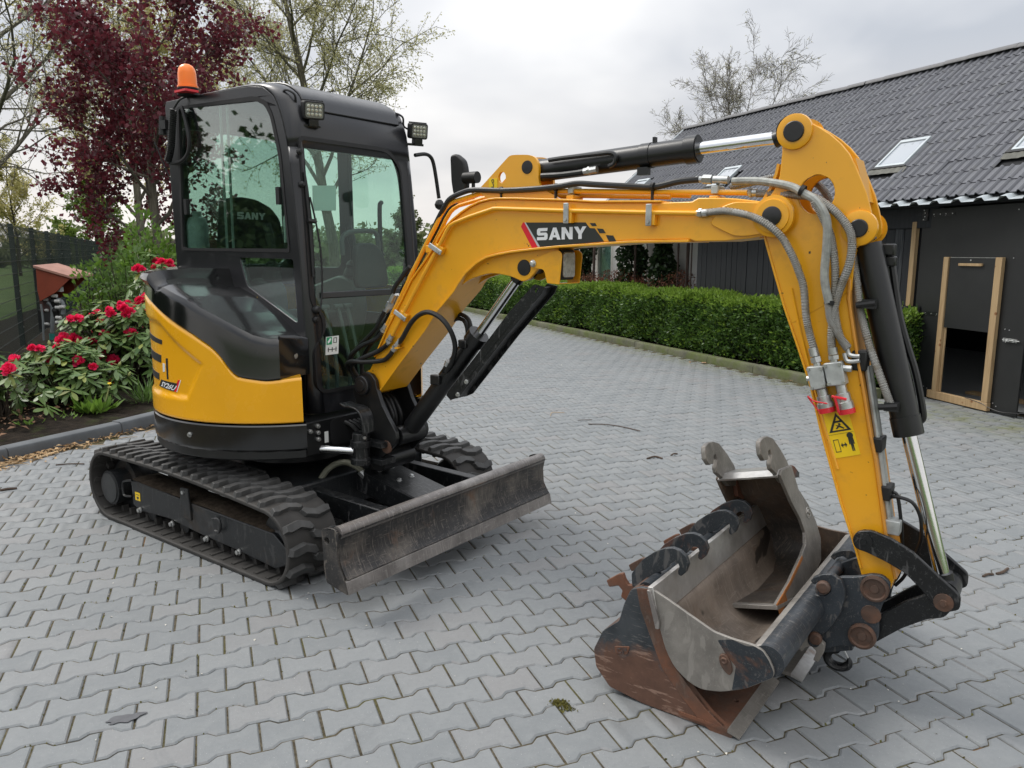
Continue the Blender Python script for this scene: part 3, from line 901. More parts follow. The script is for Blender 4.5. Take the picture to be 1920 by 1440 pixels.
# roof windows
M['rw_glass'] = NT('roof_window_glass').m
t = NT('roof_window_pane'); gl = t.bsdf((.30, .33, .36), .06, 0, None, 1., .8); M['rw_glass'] = t.m
M['flash'] = simple('lead_flashing', (.10, .10, .085), .7, .1, .3, 14, .4, 40)
for (a, q0, c_, q1) in wins:
    b = MB(fs_)
    b.prism([(a, q0), (c_, q0), (c_, q1), (a, q1)], -.02, .032, [[(a + .028, q0 + .035), (c_ - .028, q0 + .035), (c_ - .028, q1 - .05), (a + .028, q1 - .05)]])
    f0 = b.build('roof_window', 'sheet_grey', roof, bevel=.004)
    b = MB(fs_); b.prism([(a + .0275, q0 + .0345), (c_ - .0275, q0 + .0345), (c_ - .0275, q1 - .0495), (a + .0275, q1 - .0495)], .010, .018); b.build('pane', 'rw_glass', roof)
    b = MB(fs_); b.prism([(a - .03, q0 - .03), (c_ + .05, q0 - .03), (c_ + .05, q0 - .002), (a - .03, q0 - .002)], -.02, .026); b.prism([(c_ + .002, q0), (c_ + .045, q0), (c_ + .045, q1 + .03), (c_ + .002, q1 + .03)], -.02, .022); b.build('frame_cover', 'trim', roof, bevel=.004)
    b = MB(fs_)
    n_ = 14; row0 = [(a - .06 + (c_ - a + .12) * k / n_, q0 - .032, .012 + .006 * (k % 2)) for k in range(n_ + 1)]; row1 = [(x, q0 - .115, -.002 + .01 * rng.random()) for x, _, _ in row0]
    b.raw(row0 + row1, [(k, k + 1, n_ + 2 + k, n_ + 1 + k) for k in range(n_)]); b.build('flashing', 'flash', roof, ang=60)

# ------------------------------------------------------------------ house beyond the barn
house = empty('house', 'white house wall with curtained windows behind the ivy', 'house', WO + DD * 9 + DN * .8, DRV)
M['white_wall'] = simple('white_render', (.68, .67, .64), .85, 0, .06, 3, .1, 60)
M['curtain'] = simple('net_curtain', (.50, .56, .55), .8, 0, .12, 20)
M['white_frame'] = simple('white_window_frame', (.78, .76, .70), .4, 0, .05)
fh = lambda w, z, x: (x, w - 9, z)
wn = [(7.0, .3, 7.5, 2.1), (8.35, .3, 9.05, 2.1), (10.5, .3, 11.5, 2.1)]
b = MB(fh); b.prism([(4.5, 0), (14, 0), (14, 2.45), (4.5, 2.45)], 0, .2, [[(a, z0), (c_, z0), (c_, z1), (a, z1)] for a, z0, c_, z1 in wn]); b.build('wall', 'white_wall', house)
for a, z0, c_, z1 in wn:
    b = MB(fh); b.prism([(a, z0), (c_, z0), (c_, z1), (a, z1)], -.012, .08, [[(a + .07, z0 + .07), (c_ - .07, z0 + .07), (c_ - .07, z1 - .07), (a + .07, z1 - .07)]]); wf = b.build('window', 'white_frame', house, bevel=.006)
    b = MB(fh); b.prism([(a + .069, z0 + .069), (c_ - .069, z0 + .069), (c_ - .069, z1 - .069), (a + .069, z1 - .069)], .035, .045); b.build('pane', 'glass', wf)
    b = MB(fh); n_ = 28; b.strip([(a + .05 + (c_ - a - .1) * k / n_, .10 + .02 * math.sin(k * 1.9)) for k in range(n_ + 1)], z0 + .05, z1 - .05, .004, fr=lambda p, q, h: (q, p - 9, h)); b.build('curtain', 'curtain', wf)
b = MB(fh); b.prism([(4.4, 2.45), (14.1, 2.45), (14.1, 2.55), (4.4, 2.55)], -.15, 3.2); b.build('roof', 'trim', house)
# slim posts that carry the roof overhang
PLAB = ['thin dark pole by the barn, leftmost of the pole cluster', 'thickest brown pole of the cluster left of the barn planks', 'thin pole of the cluster nearest the black barn planks but one', 'thin pole in the middle of the cluster by the barn', 'thin pole nearest the black barn planks', 'brown pole between the two broad ivy columns', 'brown pole inside the ivy behind the boom lamp']
for i, (w, x, r_, z1) in enumerate([(5.15, .25, .016, 2.1), (4.95, .3, .022, 2.1), (4.62, .15, .012, 2.0), (4.72, .12, .01, 2.0), (4.45, .18, .012, 2.0), (6.65, .3, .024, 2.1), (8.3, .3, .03, 2.1)]):
    p = WO + DD * w + DN * x
    b = MB(); b.cyl((0, 0, 0), (rng.uniform(-.03, .03), 0, z1), r_, n=8)
    o = b.build('pole', simple('rusty_pole', (.055, .035, .028), .8, 0, .3) if i == 0 else bpy.data.materials['rusty_pole']); o.location = p
    tag(o, PLAB[i], 'pole', 'poles behind the hedge')

# ------------------------------------------------------------------ fence on the left
FD = Vector((-math.sin(R(25)), math.cos(R(25)), 0)); F0 = Vector((-8.52, 13.46, 0))
fence = empty('fence', 'dark green welded wire fence with posts behind the flowers', 'fence', F0, R(25))
M['fence'] = simple('fence_green_coat', (.010, .020, .016), .5, 0, .15, 10)
wires = []
for k in range(-2, 14):
    y0 = -.55 + k * 2.55
    b = MB(); b.prism(rnd([(-.04, y0 - .030), (.034, y0 - .030), (.034, y0 + .030), (-.04, y0 + .030)], .004), -.05, 2.06); p_ = b.build('post', 'fence', fence)
    b = MB()
    for z in (.35, .95, 1.55, 1.95): b.box((.034, y0, z), (.012, .05, .03))
    b.build('clamp', 'zinc', p_)
    b = MB()
    st_ = .05 if k < 4 else .1
    m = int(2.5 / st_)
    for i in range(m + 1):
        y = y0 + .025 + 2.5 * i / m
        b.tube([(.036, y, .04), (.036, y, 2.03)], .0028 if k < 4 else .004, 4, False)
    for z in [.05 + .2 * i for i in range(10)] + [2.0]:
        for dx in (.029, .043):
            b.tube([(dx, y0, z), (dx, y0 + 2.55, z)], .0035, 4, False)
    tag(b.build('wire_panel', 'fence', fence), kind='stuff')

# ================================================================== EXCAVATOR
rng = random.Random(3)
MU = Vector((-1.319, 4.579, 0))
exc = empty('excavator', 'yellow and black mini excavator standing on rubber tracks', 'excavator', MU, R(-37))
fY = lambda a, b, h: (a, h, b)                       # (forward, up, left)
c1, s1_ = math.cos(R(1)), math.sin(R(1))
fB = lambda a, b, l: (.7734 + a * c1 - l * s1_, -.010 + a * s1_ + l * c1, b)   # (along boom, up, left)
kf = .06; nf = math.sqrt(1 + kf * kf)
fF = lambda y, t_, h, x0=.57: (x0 - kf * t_ / nf + h / nf, y, .8 + t_ / nf + h * kf / nf)   # front of the cab
fX = lambda a, b, h: (h, a, b)

# ------------------------------------------------------------------ tracks
def arc(cx_, cz_, r, a0, a1, n):
    return [(cx_ + r * math.cos(R(a0 + (a1 - a0) * k / n)), cz_ + r * math.sin(R(a0 + (a1 - a0) * k / n))) for k in range(n + 1)]
band = arc(-.830, .212, .187, 92, 268, 18)
for k in range(1, 12): band.append((-.83 + 1.56 * k / 12, .0245))
band += arc(.735, .197, .173, -88, 82, 18)
for k in range(1, 10):
    s_ = k / 10; band.append((.735 - 1.565 * s_, .370 + (.399 - .370) * s_ + .022 * math.sin(PI * s_)))
ln = [0.]
for i in range(len(band)): ln.append(ln[-1] + math.dist(band[i], band[(i + 1) % len(band)]))
PERI = ln[-1]
def band_at(s_):
    s_ %= PERI
    for i in range(len(band)):
        if s_ <= ln[i + 1]:
            f = (s_ - ln[i]) / (ln[i + 1] - ln[i]); a, b_ = band[i], band[(i + 1) % len(band)]
            p = (a[0] + (b_[0] - a[0]) * f, a[1] + (b_[1] - a[1]) * f)
            a2, b2 = band[i - 1], band[(i + 2) % len(band)]
            t0 = Vector((b_[0] - a[0], b_[1] - a[1])).normalized(); tp = Vector((a[0] - a2[0], a[1] - a2[1])).normalized(); tn = Vector((b2[0] - b_[0], b2[1] - b_[1])).normalized()
            t_ = ((tp + t0) * (1 - f) + (t0 + tn) * f).normalized()
            return Vector(p), t_
def make_lug():
    out_ = [(.004, -.006), (.012, .026), (.088, .036), (.150, .012), (.164, -.020), (.146, -.030), (.092, -.004), (.030, -.014)]
    m = MB(); n = len(out_); cx_ = sum(p[0] for p in out_) / n; cy_ = sum(p[1] for p in out_) / n
    for z, k in ((-.002, 1.10), (.012, 1.0), (.0235, .93), (.0255, .86)):
        m.v += [(cx_ + (x - cx_) * (1 + (k - 1) * .6), cy_ + (y - cy_) * k, z) for x, y in out_]
    for r_ in range(3): m.f += [(r_ * n + q, r_ * n + (q + 1) % n, (r_ + 1) * n + (q + 1) % n, (r_ + 1) * n + q) for q in range(n)]
    m.f.append(tuple(range(3 * n, 4 * n)))
    return m
lug0 = None
for side in (-1, 1):
    ye = side * .775
    b = MB(fY)
    # belt: thick band with a rounded outer shoulder
    b.strip(band, ye, ye - side * .30, -.022, closed=True)
    trk = b.build('track', 'rubber', exc, bevel=.006)
    # inner guide lugs
    b = MB(fY); m = 44
    for i in range(m):
        p, t_ = band_at(i * PERI / m); n_ = Vector((-t_.y, t_.x))
        for yo in (.088, .178):
            q = [p + t_ * .017 + n_ * -.004, p + t_ * .010 + n_ * .042, p - t_ * .010 + n_ * .042, p - t_ * .017 + n_ * -.004]
            b.prism([tuple(v) for v in q], ye - side * yo, ye - side * (yo + .034))
        q = [p + t_ * .014 + n_ * -.004, p + t_ * .011 + n_ * .007, p - t_ * .011 + n_ * .007, p - t_ * .014 + n_ * -.004]
        b.prism([tuple(v) for v in q], ye - side * .02, ye - side * .28)
    tag(b.build('guide_lug', 'rubber', trk), kind='stuff')
    for row in (0, 1):
        for i in range(m):
            p, t_ = band_at((i + row * .5) * PERI / m)
            n_ = Vector((t_.y, -t_.x))                        # outward
            if lug0 is None: lug0 = make_lug().build('track_lug', 'rubber_worn', trk, ang=25); o = lug0
            else: o = lug0.copy(); COL.objects.link(o); o.parent = trk
            yy = side if row == 0 else -side                  # lug x axis points inwards from its edge
            base = Vector((p.x + n_.x * .020, ye if row == 0 else ye - side * .30, p.y + n_.y * .020))
            X = Vector((0, -yy, 0)); Z_ = Vector((n_.x, 0, n_.y)); Y_ = Z_.cross(X)
            m4 = Matrix((X, Y_, Z_)).transposed().to_4x4(); m4.translation = base
            o.matrix_local = m4

# track frames
beam = [(-0.636, 0.2715), (-0.6302, 0.1179), (-0.5534, 0.0942), (-0.4491, 0.103), (-0.2381, 0.116), (0.0983, 0.0951), (0.4115, 0.0861), (0.5842, 0.0772), (0.7397, 0.0664), (0.8309, 0.1091), (0.8448, 0.1803), (0.7338, 0.2463), (0.0246, 0.2523), (-0.0117, 0.2558), (-0.0971, 0.2569)]
for side in (-1, 1):
    y0 = side * .715
    b = MB(fY); b.prism(beam, y0, y0 - side * .012); b.prism([(x, z) for x, z in beam], y0 - side * .17, y0 - side * .182)
    b.prism([(-0.6611, 0.26), (-0.1244, 0.2476), (-0.002, 0.2416), (0.7123, 0.2369), (0.7102, 0.2116), (-0.0055, 0.2135), (-0.1282, 0.219), (-0.6662, 0.2293)], y0 - side * .012, y0 - side * .17)
    fr_ = b.build('track_frame', 'frame_dirty', exc, bevel=.004)
    tag(fr_, 'dark track frame with caked earth on its shelf') if side < 0 else None
    b = MB(fY); b.prism(rnd([(-0.0697, 0.3325), (0.0053, 0.3377), (0.019, 0.1599), (-0.087, 0.1645)], .008), y0 - side * -.013, y0 + side * .001); b.build('bracket', 'frame_dirty', fr_, bevel=.003)
    b = MB(fY); zc_ = [(-0.0351, 0.3119)][0]; b.cyl((zc_[0], zc_[1], y0 + side * .013), (zc_[0], zc_[1], y0 + side * .024), .011, n=6); b.build('bolt', 'zinc', fr_)
    # caked dirt on the shelf
    n_ = 60; rows = []
    p0 = [(-0.6347, 0.2681), (0.7128, 0.2425)]
    for r_ in range(7):
        row = []
        for k in range(n_ + 1):
            s_ = k / n_; x = p0[0][0] + (p0[1][0] - p0[0][0]) * s_; z = p0[0][1] + (p0[1][1] - p0[0][1]) * s_ + .001
            h = (.008 + .016 * rng.random() * (math.sin(s_ * 23) * .5 + .6)) * math.sin(PI * (r_ + .4) / 6.8)
            row.append((x, y0 - side * (.004 + .165 * r_ / 6), z + h))
        rows.append(row)
    b = MB(); b.v = [v for r_ in rows for v in r_]
    b.f = [(i * (n_ + 1) + k, i * (n_ + 1) + k + 1, (i + 1) * (n_ + 1) + k + 1, (i + 1) * (n_ + 1) + k) for i in range(6) for k in range(n_)]
    tag(b.build('dirt', 'dirt', fr_, ang=60), kind='stuff')
    # rollers, bolts
    for q in [(-0.5414, 0.1041), (-0.1918, 0.0959), (0.1526, 0.0882), (0.4432, 0.0843)]:
        b = MB(fY); b.lathe((q[0], q[1], y0 + side * .004), (0, 0, side), [(-.002, .017), (.006, .017), (.008, .0125), (.018, .0125), (.019, .010)], 6); b.build('roller_bolt', 'zinc', fr_)
        b = MB(fY); b.lathe((q[0] + .055, .062 + .025, y0 - side * .03), (0, 0, -side), [(0, .03), (.004, .047), (.03, .047), (.034, .03), (.10, .03), (.104, .047), (.13, .047), (.134, .03)], 18); b.build('roller', 'frame_dirty', fr_)
    # travel motor drum at the rear with its end cap, bracket loop
    sp_ = [(-0.8555, 0.1858)][0]
    b = MB(fY); b.lathe((sp_[0], sp_[1], side * .742), (0, 0, -side), [(0, .088), (.003, .092), (.006, .105), (.10, .105), (.10, .15), (.14, .15), (.14, .12), (.26, .12)], 32); mo_ = b.build('travel_motor', 'frame_dirty', exc)
    b = MB(fY); b.lathe((sp_[0], sp_[1], side * .741), (0, 0, side), [(0, .093), (.004, .092), (.006, .086), (.007, .0)], 32); b.build('motor_cap', worn_steel('motor_cap', (.035, .037, .038), (.07, .07, .07), (.05, .045, .04), .6, .8, .5, .8, .5, .1, False) if side < 0 else bpy.data.materials['motor_cap'], mo_)
    b = MB(fY); b.tube(spline(add3([], 0) + [(x, z, side * .725) for x, z in [(-0.5997, 0.2752), (-0.6779, 0.2576), (-0.7131, 0.2379), (-0.7177, 0.1741), (-0.6942, 0.1621), (-0.623, 0.1728)]], 3), .007, 6); b.build('guard_bar', 'black_steel', fr_)
    b = MB(fY); b.lathe((.735, .197, side * .695), (0, 0, -side), [(0, .05), (.01, .06), (.02, .130), (.04, .146), (.10, .146), (.13, .130), (.14, .06)], 32); b.build('idler_wheel', 'frame_dirty', exc)
    b = MB(fY); b.tube(spline([(x, z, side * .733) for x, z in [(0.2381, 0.2198), (0.2931, 0.2317), (0.3089, 0.2003), (0.295, 0.1623), (0.2556, 0.1592)]], 4), .007, 6); b.build('lashing_hook', 'black_steel', fr_)
b = MB(fY); b.prism([(-0.5928, 0.2049), (-0.5372, 0.2059), (-0.539, 0.1568), (-0.5947, 0.1554)], -.7155, -.7175); st = b.build('warning_sticker', 'sticker_yellow', exc)
b = MB(fY); b.prism([(-0.5825, 0.1922), (-0.5451, 0.1946), (-0.5457, 0.1912), (-0.583, 0.1888)], -.7176, -.7182); b.prism([(-0.5754, 0.1789), (-0.5536, 0.1799), (-0.5521, 0.1704), (-0.5659, 0.1612), (-0.577, 0.1688)], -.7176, -.7182); b.build('sticker_print', 'decal_black', st)

# centre frame, slew ring
b = MB(); b.prism([(-.62, -.50), (-.40, -.50), (-.22, -.36), (.18, -.36), (.36, -.50), (.58, -.50), (.58, .50), (.36, .50), (.18, .36), (-.22, .36), (-.40, .50), (-.62, .50)], .19, .385)
tag(b.build('centre_frame', 'frame_dirty', exc, bevel=.012), kind=None)
b = MB(); b.lathe((0, 0, .38), (0, 0, 1), [(0, .30), (.03, .33), (.07, .33), (.07, .29), (.17, .29)], 40); b.build('slew_ring', 'black', exc)

# ------------------------------------------------------------------ dozer blade
YB0, YB1 = -.777, .808
prof = [(1.292, 0.3925), (1.272, 0.3612), (1.266, 0.3156), (1.273, 0.2557), (1.298, 0.2028), (1.321, 0.1743)]
bot = [(1.339, 0.1198)][0]
zsh = .0
pts = spline(prof, 4)
b = MB(fY); b.strip(pts, YB0 + .012, YB1 - .012, .014); bl = b.build('blade', 'blade', exc, bevel=.002)
p1_ = prof[-1]
b = MB(fY); b.prism([(p1_[0] - .001, p1_[1] + .006), (p1_[0] + .010, p1_[1] + .004), (bot[0] + .004, bot[1]), (bot[0] - .010, bot[1] - .002)], YB0 + .004, YB1 - .004); b.build('cutting_edge', 'blade_edge', bl, bevel=.002)
tp_ = prof[0]
b = MB(fY); b.tube([(tp_[0] - .022, tp_[1] - .006, YB0 + .014), (tp_[0] - .022, tp_[1] - .006, YB1 - .014)], .030, 16); b.build('top_roll', 'blade_edge', bl)
endp = [(1.179, 0.388), (1.216, 0.4024), (1.27, 0.4083), (1.291, 0.3827), (1.277, 0.3182), (1.283, 0.2408), (1.321, 0.1755), (1.341, 0.119), (1.298, 0.1255), (1.2, 0.1427), (1.186, 0.202), (1.183, 0.2954)]
for y in (YB0, YB1 - .012):
    b = MB(fY); b.prism(rnd(endp, .01, 2), y, y + .012, [circ(endp[0][0] + .035, endp[0][1] - .045, .017, 14)]); b.build('end_plate', 'blade', bl, bevel=.002)
b = MB(fY); b.strip([(x - .016, z) for x, z in pts[2:-2]], YB0 + .03, YB1 - .03, .004); b.prism([(1.12, .20), (1.235, .20), (1.235, .30), (1.12, .30)], -.28, .31); b.build('backing', 'black', bl, bevel=.004)
for y in (-.33, .36):
    b = MB(fY); b.prism([(.30, .27), (.30, .36), (1.17, .345), (1.245, .30), (1.235, .20), (1.12, .21)], y - .032, y + .032); b.build('blade_arm', 'black_steel', exc, bevel=.005)
# cylinder with bolted guard plate between the arms
b = MB(fY); b.cyl((.55, .30, .02), (1.02, .26, .02), .05); b.cyl((1.02, .26, .02), (1.235, .24, .02), .024); b.build('blade_cylinder', 'black', exc)
gtop = [(.66, .425), (1.115, .335), (1.105, .328), (.655, .418)]
b = MB(fY); b.prism([(.655, .425), (1.105, .340), (1.105, .333), (.655, .418)], -.105, .135)
b.prism([(.655, .4175), (1.105, .3325), (1.105, .21), (.655, .30)], -.105, -.099); b.prism([(.655, .4175), (1.105, .3325), (1.105, .21), (.655, .30)], .129, .135)
gd = b.build('cylinder_guard', 'black_steel', exc, bevel=.003)
for x, y in ((.75, -.02), (.75, .075), (.90, -.02), (.90, .075)):
    z = .425 - (x - .655) * .189
    b = MB(); b.lathe((x, y, z - .002), (.185, 0, .98), [(0, .017), (.004, .017), (.0045, .0125), (.012, .0125), (.014, .009)], 6); b.build('bolt', 'zinc', gd)
b = MB(); b.tube(spline([(.52, -.28, .33), (.56, -.22, .43), (.62, -.16, .465), (.68, -.11, .43), (.70, -.09, .39)], 5), .017, 10); b.build('braided_hose', simple('olive_braid', (.16, .16, .12), .5, .3, .2, 40, .3, 200), exc)
b = MB(); b.tube([(.685, -.102, .412), (.712, -.08, .372)], [.022, .022], 8); b.build('hose_fitting', 'zinc', exc)

# ------------------------------------------------------------------ slewing body: black skirt, yellow panels, black hood
def pol(th, r, z): return (r * math.cos(R(th)), r * math.sin(R(th)), z)
sect = [(.60, .535), (.715, .535), (.735, .545), (.7745, .602), (.775, .610), (.775, .722), (.770, .729), (.70, .729)]
ths = [-33 - 294 * k / 84 for k in range(85)]
b = MB(); m = len(sect)
for th in ths: b.v += [pol(th, r_, z) for r_, z in sect]
for i in range(len(ths) - 1): b.f += [(i * m + k, i * m + k + 1, (i + 1) * m + k + 1, (i + 1) * m + k) for k in range(m - 1)]
b.f += [tuple(range(m)), tuple(range((len(ths) - 1) * m, len(ths) * m))]
skirt = b.build('counterweight_skirt', 'black_gloss', exc, ang=22)
b = MB(); c_ = [pol(th, .768, 0)[:2] for th in ths[::3]]
b.prism([(.625, -.415)] + [p for p in c_] + [(.625, .415)], .545, .728); b.build('slewing_frame', 'black', exc, bevel=.01)
for th in (-80,):
    b = MB(); p = pol(th, .775, .665); d = pol(th, 1, 0); b.lathe(p, d, [(-.002, .014), (.004, .014), (.005, .009), (.012, .009)], 10); b.build('body_bolt', 'zinc', skirt)

YT = sorted([(-93.69, 1.292), (-75.27, 1.187), (-66.16, 1.118), (-61.16, 1.039), (-59.32, 0.9884), (-56.31, 0.9754), (-46.58, 0.9558), (-35.02, 0.9721)] + [(-102, 1.335), (-112, 1.37), (-125, 1.385), (-180, 1.385), (-300, 1.385), (-332, 1.0)])
def interp(T, x):
    if x <= T[0][0]: return T[0][1]
    for (a, za), (c_, zc_) in zip(T, T[1:]):
        if x <= c_: 
            f = (x - a) / (c_ - a); return za + (zc_ - za) * f
    return T[-1][1]
yts = [(a, interp(YT, a)) for a in range(-326, -33)]
def zt(th):      # smoothed panel top
    return sum(interp(YT, th + d) for d in (-2, -1, 0, 1, 2)) / 5
EMB = [(-99.83, 1.251), (-94.43, 1.234), (-70.98, 1.043), (-79.86, 0.8478), (-104, 0.8436)]
def inpoly(x, y, P):
    r_ = False
    for i in range(len(P)):
        (x0, y0), (x1, y1) = P[i - 1], P[i]
        if (y0 > y) != (y1 > y) and x < (x1 - x0) * (y - y0) / (y1 - y0) + x0: r_ = not r_
    return r_
def pdist(x, y, P, sx=.0135):
    d = 9
    for i in range(len(P)):
        a = Vector((P[i - 1][0] * sx, P[i - 1][1])); c_ = Vector((P[i][0] * sx, P[i][1])); p = Vector((x * sx, y))
        t_ = max(0, min(1, (p - a).dot(c_ - a) / max(1e-9, (c_ - a).length_squared))); d = min(d, (p - a - (c_ - a) * t_).length)
    return d
EMB2 = [(-135, EMB[0][1] + .02)] + EMB + [(-135, EMB[-1][1])]
NZ = 46
tl = [-34 - .75 * k for k in range(int(292 / .75))]
b = MB(); m = NZ + 5
for th in tl:
    z1 = zt(th); z0 = .738
    col = [(.74, z0), (.768, z0), (.7735, z0 + .004)]
    for k in range(NZ):
        z = z0 + .008 + (z1 - .012 - z0 - .008) * k / (NZ - 1)
        r_ = .775
        if th > -136:
            d = pdist(th, z, EMB2)
            if inpoly(th, z, EMB2): r_ -= .013 * min(1, d / .022)
        col.append((r_, z))
    col += [(.767, z1 - .001), (.58 if th > -62 else .72, z1)]
    b.v += [pol(th, r_, z) for r_, z in col]
for i in range(len(tl) - 1): b.f += [(i * m + k, i * m + k + 1, (i + 1) * m + k + 1, (i + 1) * m + k) for k in range(m - 1)]
b.f += [tuple(range(m))]
panel = b.build('side_panel', 'yellow_clean', exc, ang=50)
# louvres, lock slot, stickers on the panel
def cpatch(name, P, mat, r0, r1, par=panel, nsub=8):
    """small curved plate following the panel: P is a quadrilateral in (deg, z)"""
    A_, B_, C_, D_ = [Vector(p) for p in P]
    m_ = MB(); n = nsub + 1
    for r_ in (r1, r0):
        for i in range(n):
            p, q = A_.lerp(B_, i / nsub), D_.lerp(C_, i / nsub)
            m_.v += [pol(p.x, r_, p.y), pol(q.x, r_, q.y)]
    for i in range(nsub): m_.f += [(2 * i, 2 * i + 1, 2 * i + 3, 2 * i + 2), (2 * n + 2 * i, 2 * n + 2 * i + 2, 2 * n + 2 * i + 3, 2 * n + 2 * i + 1), (2 * i, 2 * i + 2, 2 * n + 2 * i + 2, 2 * n + 2 * i), (2 * i + 1, 2 * n + 2 * i + 1, 2 * n + 2 * i + 3, 2 * i + 3)]
    m_.f += [(0, 2 * n, 2 * n + 1, 1), (2 * n - 2, 2 * n - 1, 4 * n - 1, 4 * n - 2)]
    return m_.build(name, mat, par)
for P in ([(-101.6, 1.164), (-95.96, 1.142), (-96.27, 1.119), (-102.2, 1.129)], [(-102.9, 1.074), (-97.89, 1.06), (-98.51, 1.019), (-104, 1.023)], [(-105.8, 0.9621), (-101.7, 0.9571), (-102.3, 0.9212), (-106.9, 0.9192)]):
    dz = (P[1][1] - P[0][1]) / (P[1][0] - P[0][0]); th0 = P[0][0] - 20
    P = [(th0, P[0][1] + .01), P[1], P[2], (th0, P[3][1] + .01)]
    cpatch('louvre', P, 'seal', .7600, .7640, nsub=14)
cpatch('lock_slot', [(-93.86, 1.048), (-92.31, 1.05), (-92.96, 0.9386), (-94.1, 0.937)], 'seal', .7610, .7640)
cpatch('sticker', [(-96.9, 1.019), (-94.93, 1.018), (-95.49, 0.9749), (-97.3, 0.9723)], 'sticker_white', .7610, .7636)
DC = [(-99.67, 0.927), (-86.51, 0.9246), (-88.77, 0.8777), (-103, 0.888)]
dcl = cpatch('model_plate', DC, 'decal_black', .7610, .7636)
cpatch('red_stripe', [(-85.99, 0.9435), (-84.64, 0.9437), (-87.67, 0.8779), (-89.14, 0.8786)], 'decal_red', .7610, .7637, dcl)
cpatch('white_stripe', [(-84.58, 0.9438), (-84.15, 0.9434), (-87.13, 0.878), (-87.56, 0.878)], 'decal_white', .7610, .7637, dcl)
TVs, TFs = textmesh('SY26U', 1., .03, .62)
mx = max(v[0] for v in TVs)
O_, UX_, UY_ = DC[3], (DC[2][0] - DC[3][0], DC[2][1] - DC[3][1]), (DC[0][0] - DC[3][0], DC[0][1] - DC[3][1])
b = MB(); vs = []
for x, y in TVs:
    s_, t_ = .14 + .80 * x / mx, .16 + .95 * y
    vs.append(pol(O_[0] + UX_[0] * s_ + UY_[0] * t_, .7641, O_[1] + UX_[1] * s_ + UY_[1] * t_))
b.raw(vs, TFs); b.build('model_lettering', 'decal_white', dcl, flat=True, recalc=False)

# hood: tall gloss side wall, broad top that slopes forward against the cab, raised block at the tail
RIDGE = sorted([(-93.47, 1.433), (-78.73, 1.375), (-65.2, 1.296), (-51, 1.201), (-45.1, 1.18)])
CABL = sorted([(-0.3884, 1.461), (-0.1337, 1.417), (0.0812, 1.328), (0.3173, 1.237), (0.4249, 1.152)])
def zr(th): return interp(RIDGE, th)
TH_F = -42.0
hl = [TH_F - .75 * k for k in range(int(173 / .75))]
def hsec(th):
    z0 = zt(th) + .006
    blk = max(0., min(1., (-98 - th) / 2.5))
    rr_ = .712 + .030 * blk
    z1 = zr(th) * (1 - blk) + 1.500 * blk
    x = rr_ * math.cos(R(th)); y = rr_ * math.sin(R(th))
    yin = -.298 if y < -.31 else y * .96
    xin = x if y < -.31 else -.675
    zi = interp(CABL, xin) + .002
    zi = zi * (1 - blk) + 1.506 * blk
    p_r = Vector((x, y, z1)); p_in = Vector((xin, yin, max(zi, z1 - .03)))
    up_ = z1 - z0
    rb_ = rr_ + .050
    return [pol(th, .742, z0 - .003), pol(th, .771, z0 - .002), pol(th, .7745, z0 + .004), pol(th, .7735, z0 + .016), pol(th, .770 - .002 * (1 - blk), z0 + up_ * .45), pol(th, rb_ + .003, z1 - min(.055, up_ * .3)), pol(th, rb_, z1 - .030), pol(th, rb_ - .010, z1 - .012), pol(th, rr_ + .008, z1 - .001), tuple(p_r.lerp(p_in, .06) + Vector((0, 0, .003))), tuple(p_r.lerp(p_in, .5) + Vector((0, 0, .010))), tuple(p_in)]
b = MB()
for th in hl: b.v += hsec(th)
m = 12
for i in range(len(hl) - 1): b.f += [(i * m + k, i * m + k + 1, (i + 1) * m + k + 1, (i + 1) * m + k) for k in range(m - 1)]
e_ = hsec(TH_F); n0 = len(b.v)
b.v += [(p[0] + .004, p[1] * .985 - .004, p[2] - (.006 if k > 6 else 0)) for k, p in enumerate(e_)] + [(e_[-1][0] + .004, -.298, zt(TH_F))]
b.f += [(k, k + 1, n0 + k + 1, n0 + k) for k in range(m - 1)] + [tuple(range(n0, n0 + m + 1))]
hood = b.build('engine_hood', 'black_gloss', exc, ang=34)
b = MB(); pb = Vector((.538, -.39, 1.07)); b.lathe(tuple(pb), (1, -.1, 0), [(-.01, .016), (.006, .016), (.007, .009), (.012, .009)], 14); b.build('hood_bolt', 'zinc', hood)
b = MB(); pz = [tuple(Vector(pol(th, rr_, 1.395))) for th, rr_ in ((-104, .60), (-101, .50), (-90, .50), (-93, .60))]
b.prism([(-.14, -.60), (-.12, -.50), (-.02, -.50), (-.04, -.60)], 1.378, 1.380); b.build('sticker', 'sticker_white', hood)
b = MB(fY); tri = [(0.0879, 1.323), (0.1205, 1.356), (0.1227, 1.327)]; b.prism(tri, -.3025, -.3045); b.build('warning_triangle', 'sticker_yellow', exc)

# ------------------------------------------------------------------ cab
cab = bpy.data.objects.new('cab', None); cab.empty_display_size = .2; link(cab, exc)
YS0, YS1 = -.30, .575
SIDE = [(0.4938, 0.745), (0.5107, 1.194), (0.5035, 1.575), (0.4776, 1.846), (0.443, 2.128), (0.4132, 2.246), (0.3769, 2.338), (0.3416, 2.392), (0.2605, 2.442), (0.1487, 2.459), (0.0174, 2.464)]
REAR_TOP = (-.675, 2.471)
side_out = SIDE + [(-.30, 2.466), REAR_TOP, (-.69, 2.44), (-.685, 1.2), (-.685, .74)]
win_u = rnd([(-0.5612, 2.426), (0.2014, 2.4), (0.2855, 2.367), (0.3339, 2.302), (0.388, 2.1), (0.4233, 1.597), (-0.6168, 1.609)], [.02, .03, .03, .04, .05, .02, .02], 4)
win_l = rnd([(-0.0304, 1.568), (0.4428, 1.562), (0.4575, 1.227), (0.0276, 1.412), (0.001, 1.478)], .02, 3)
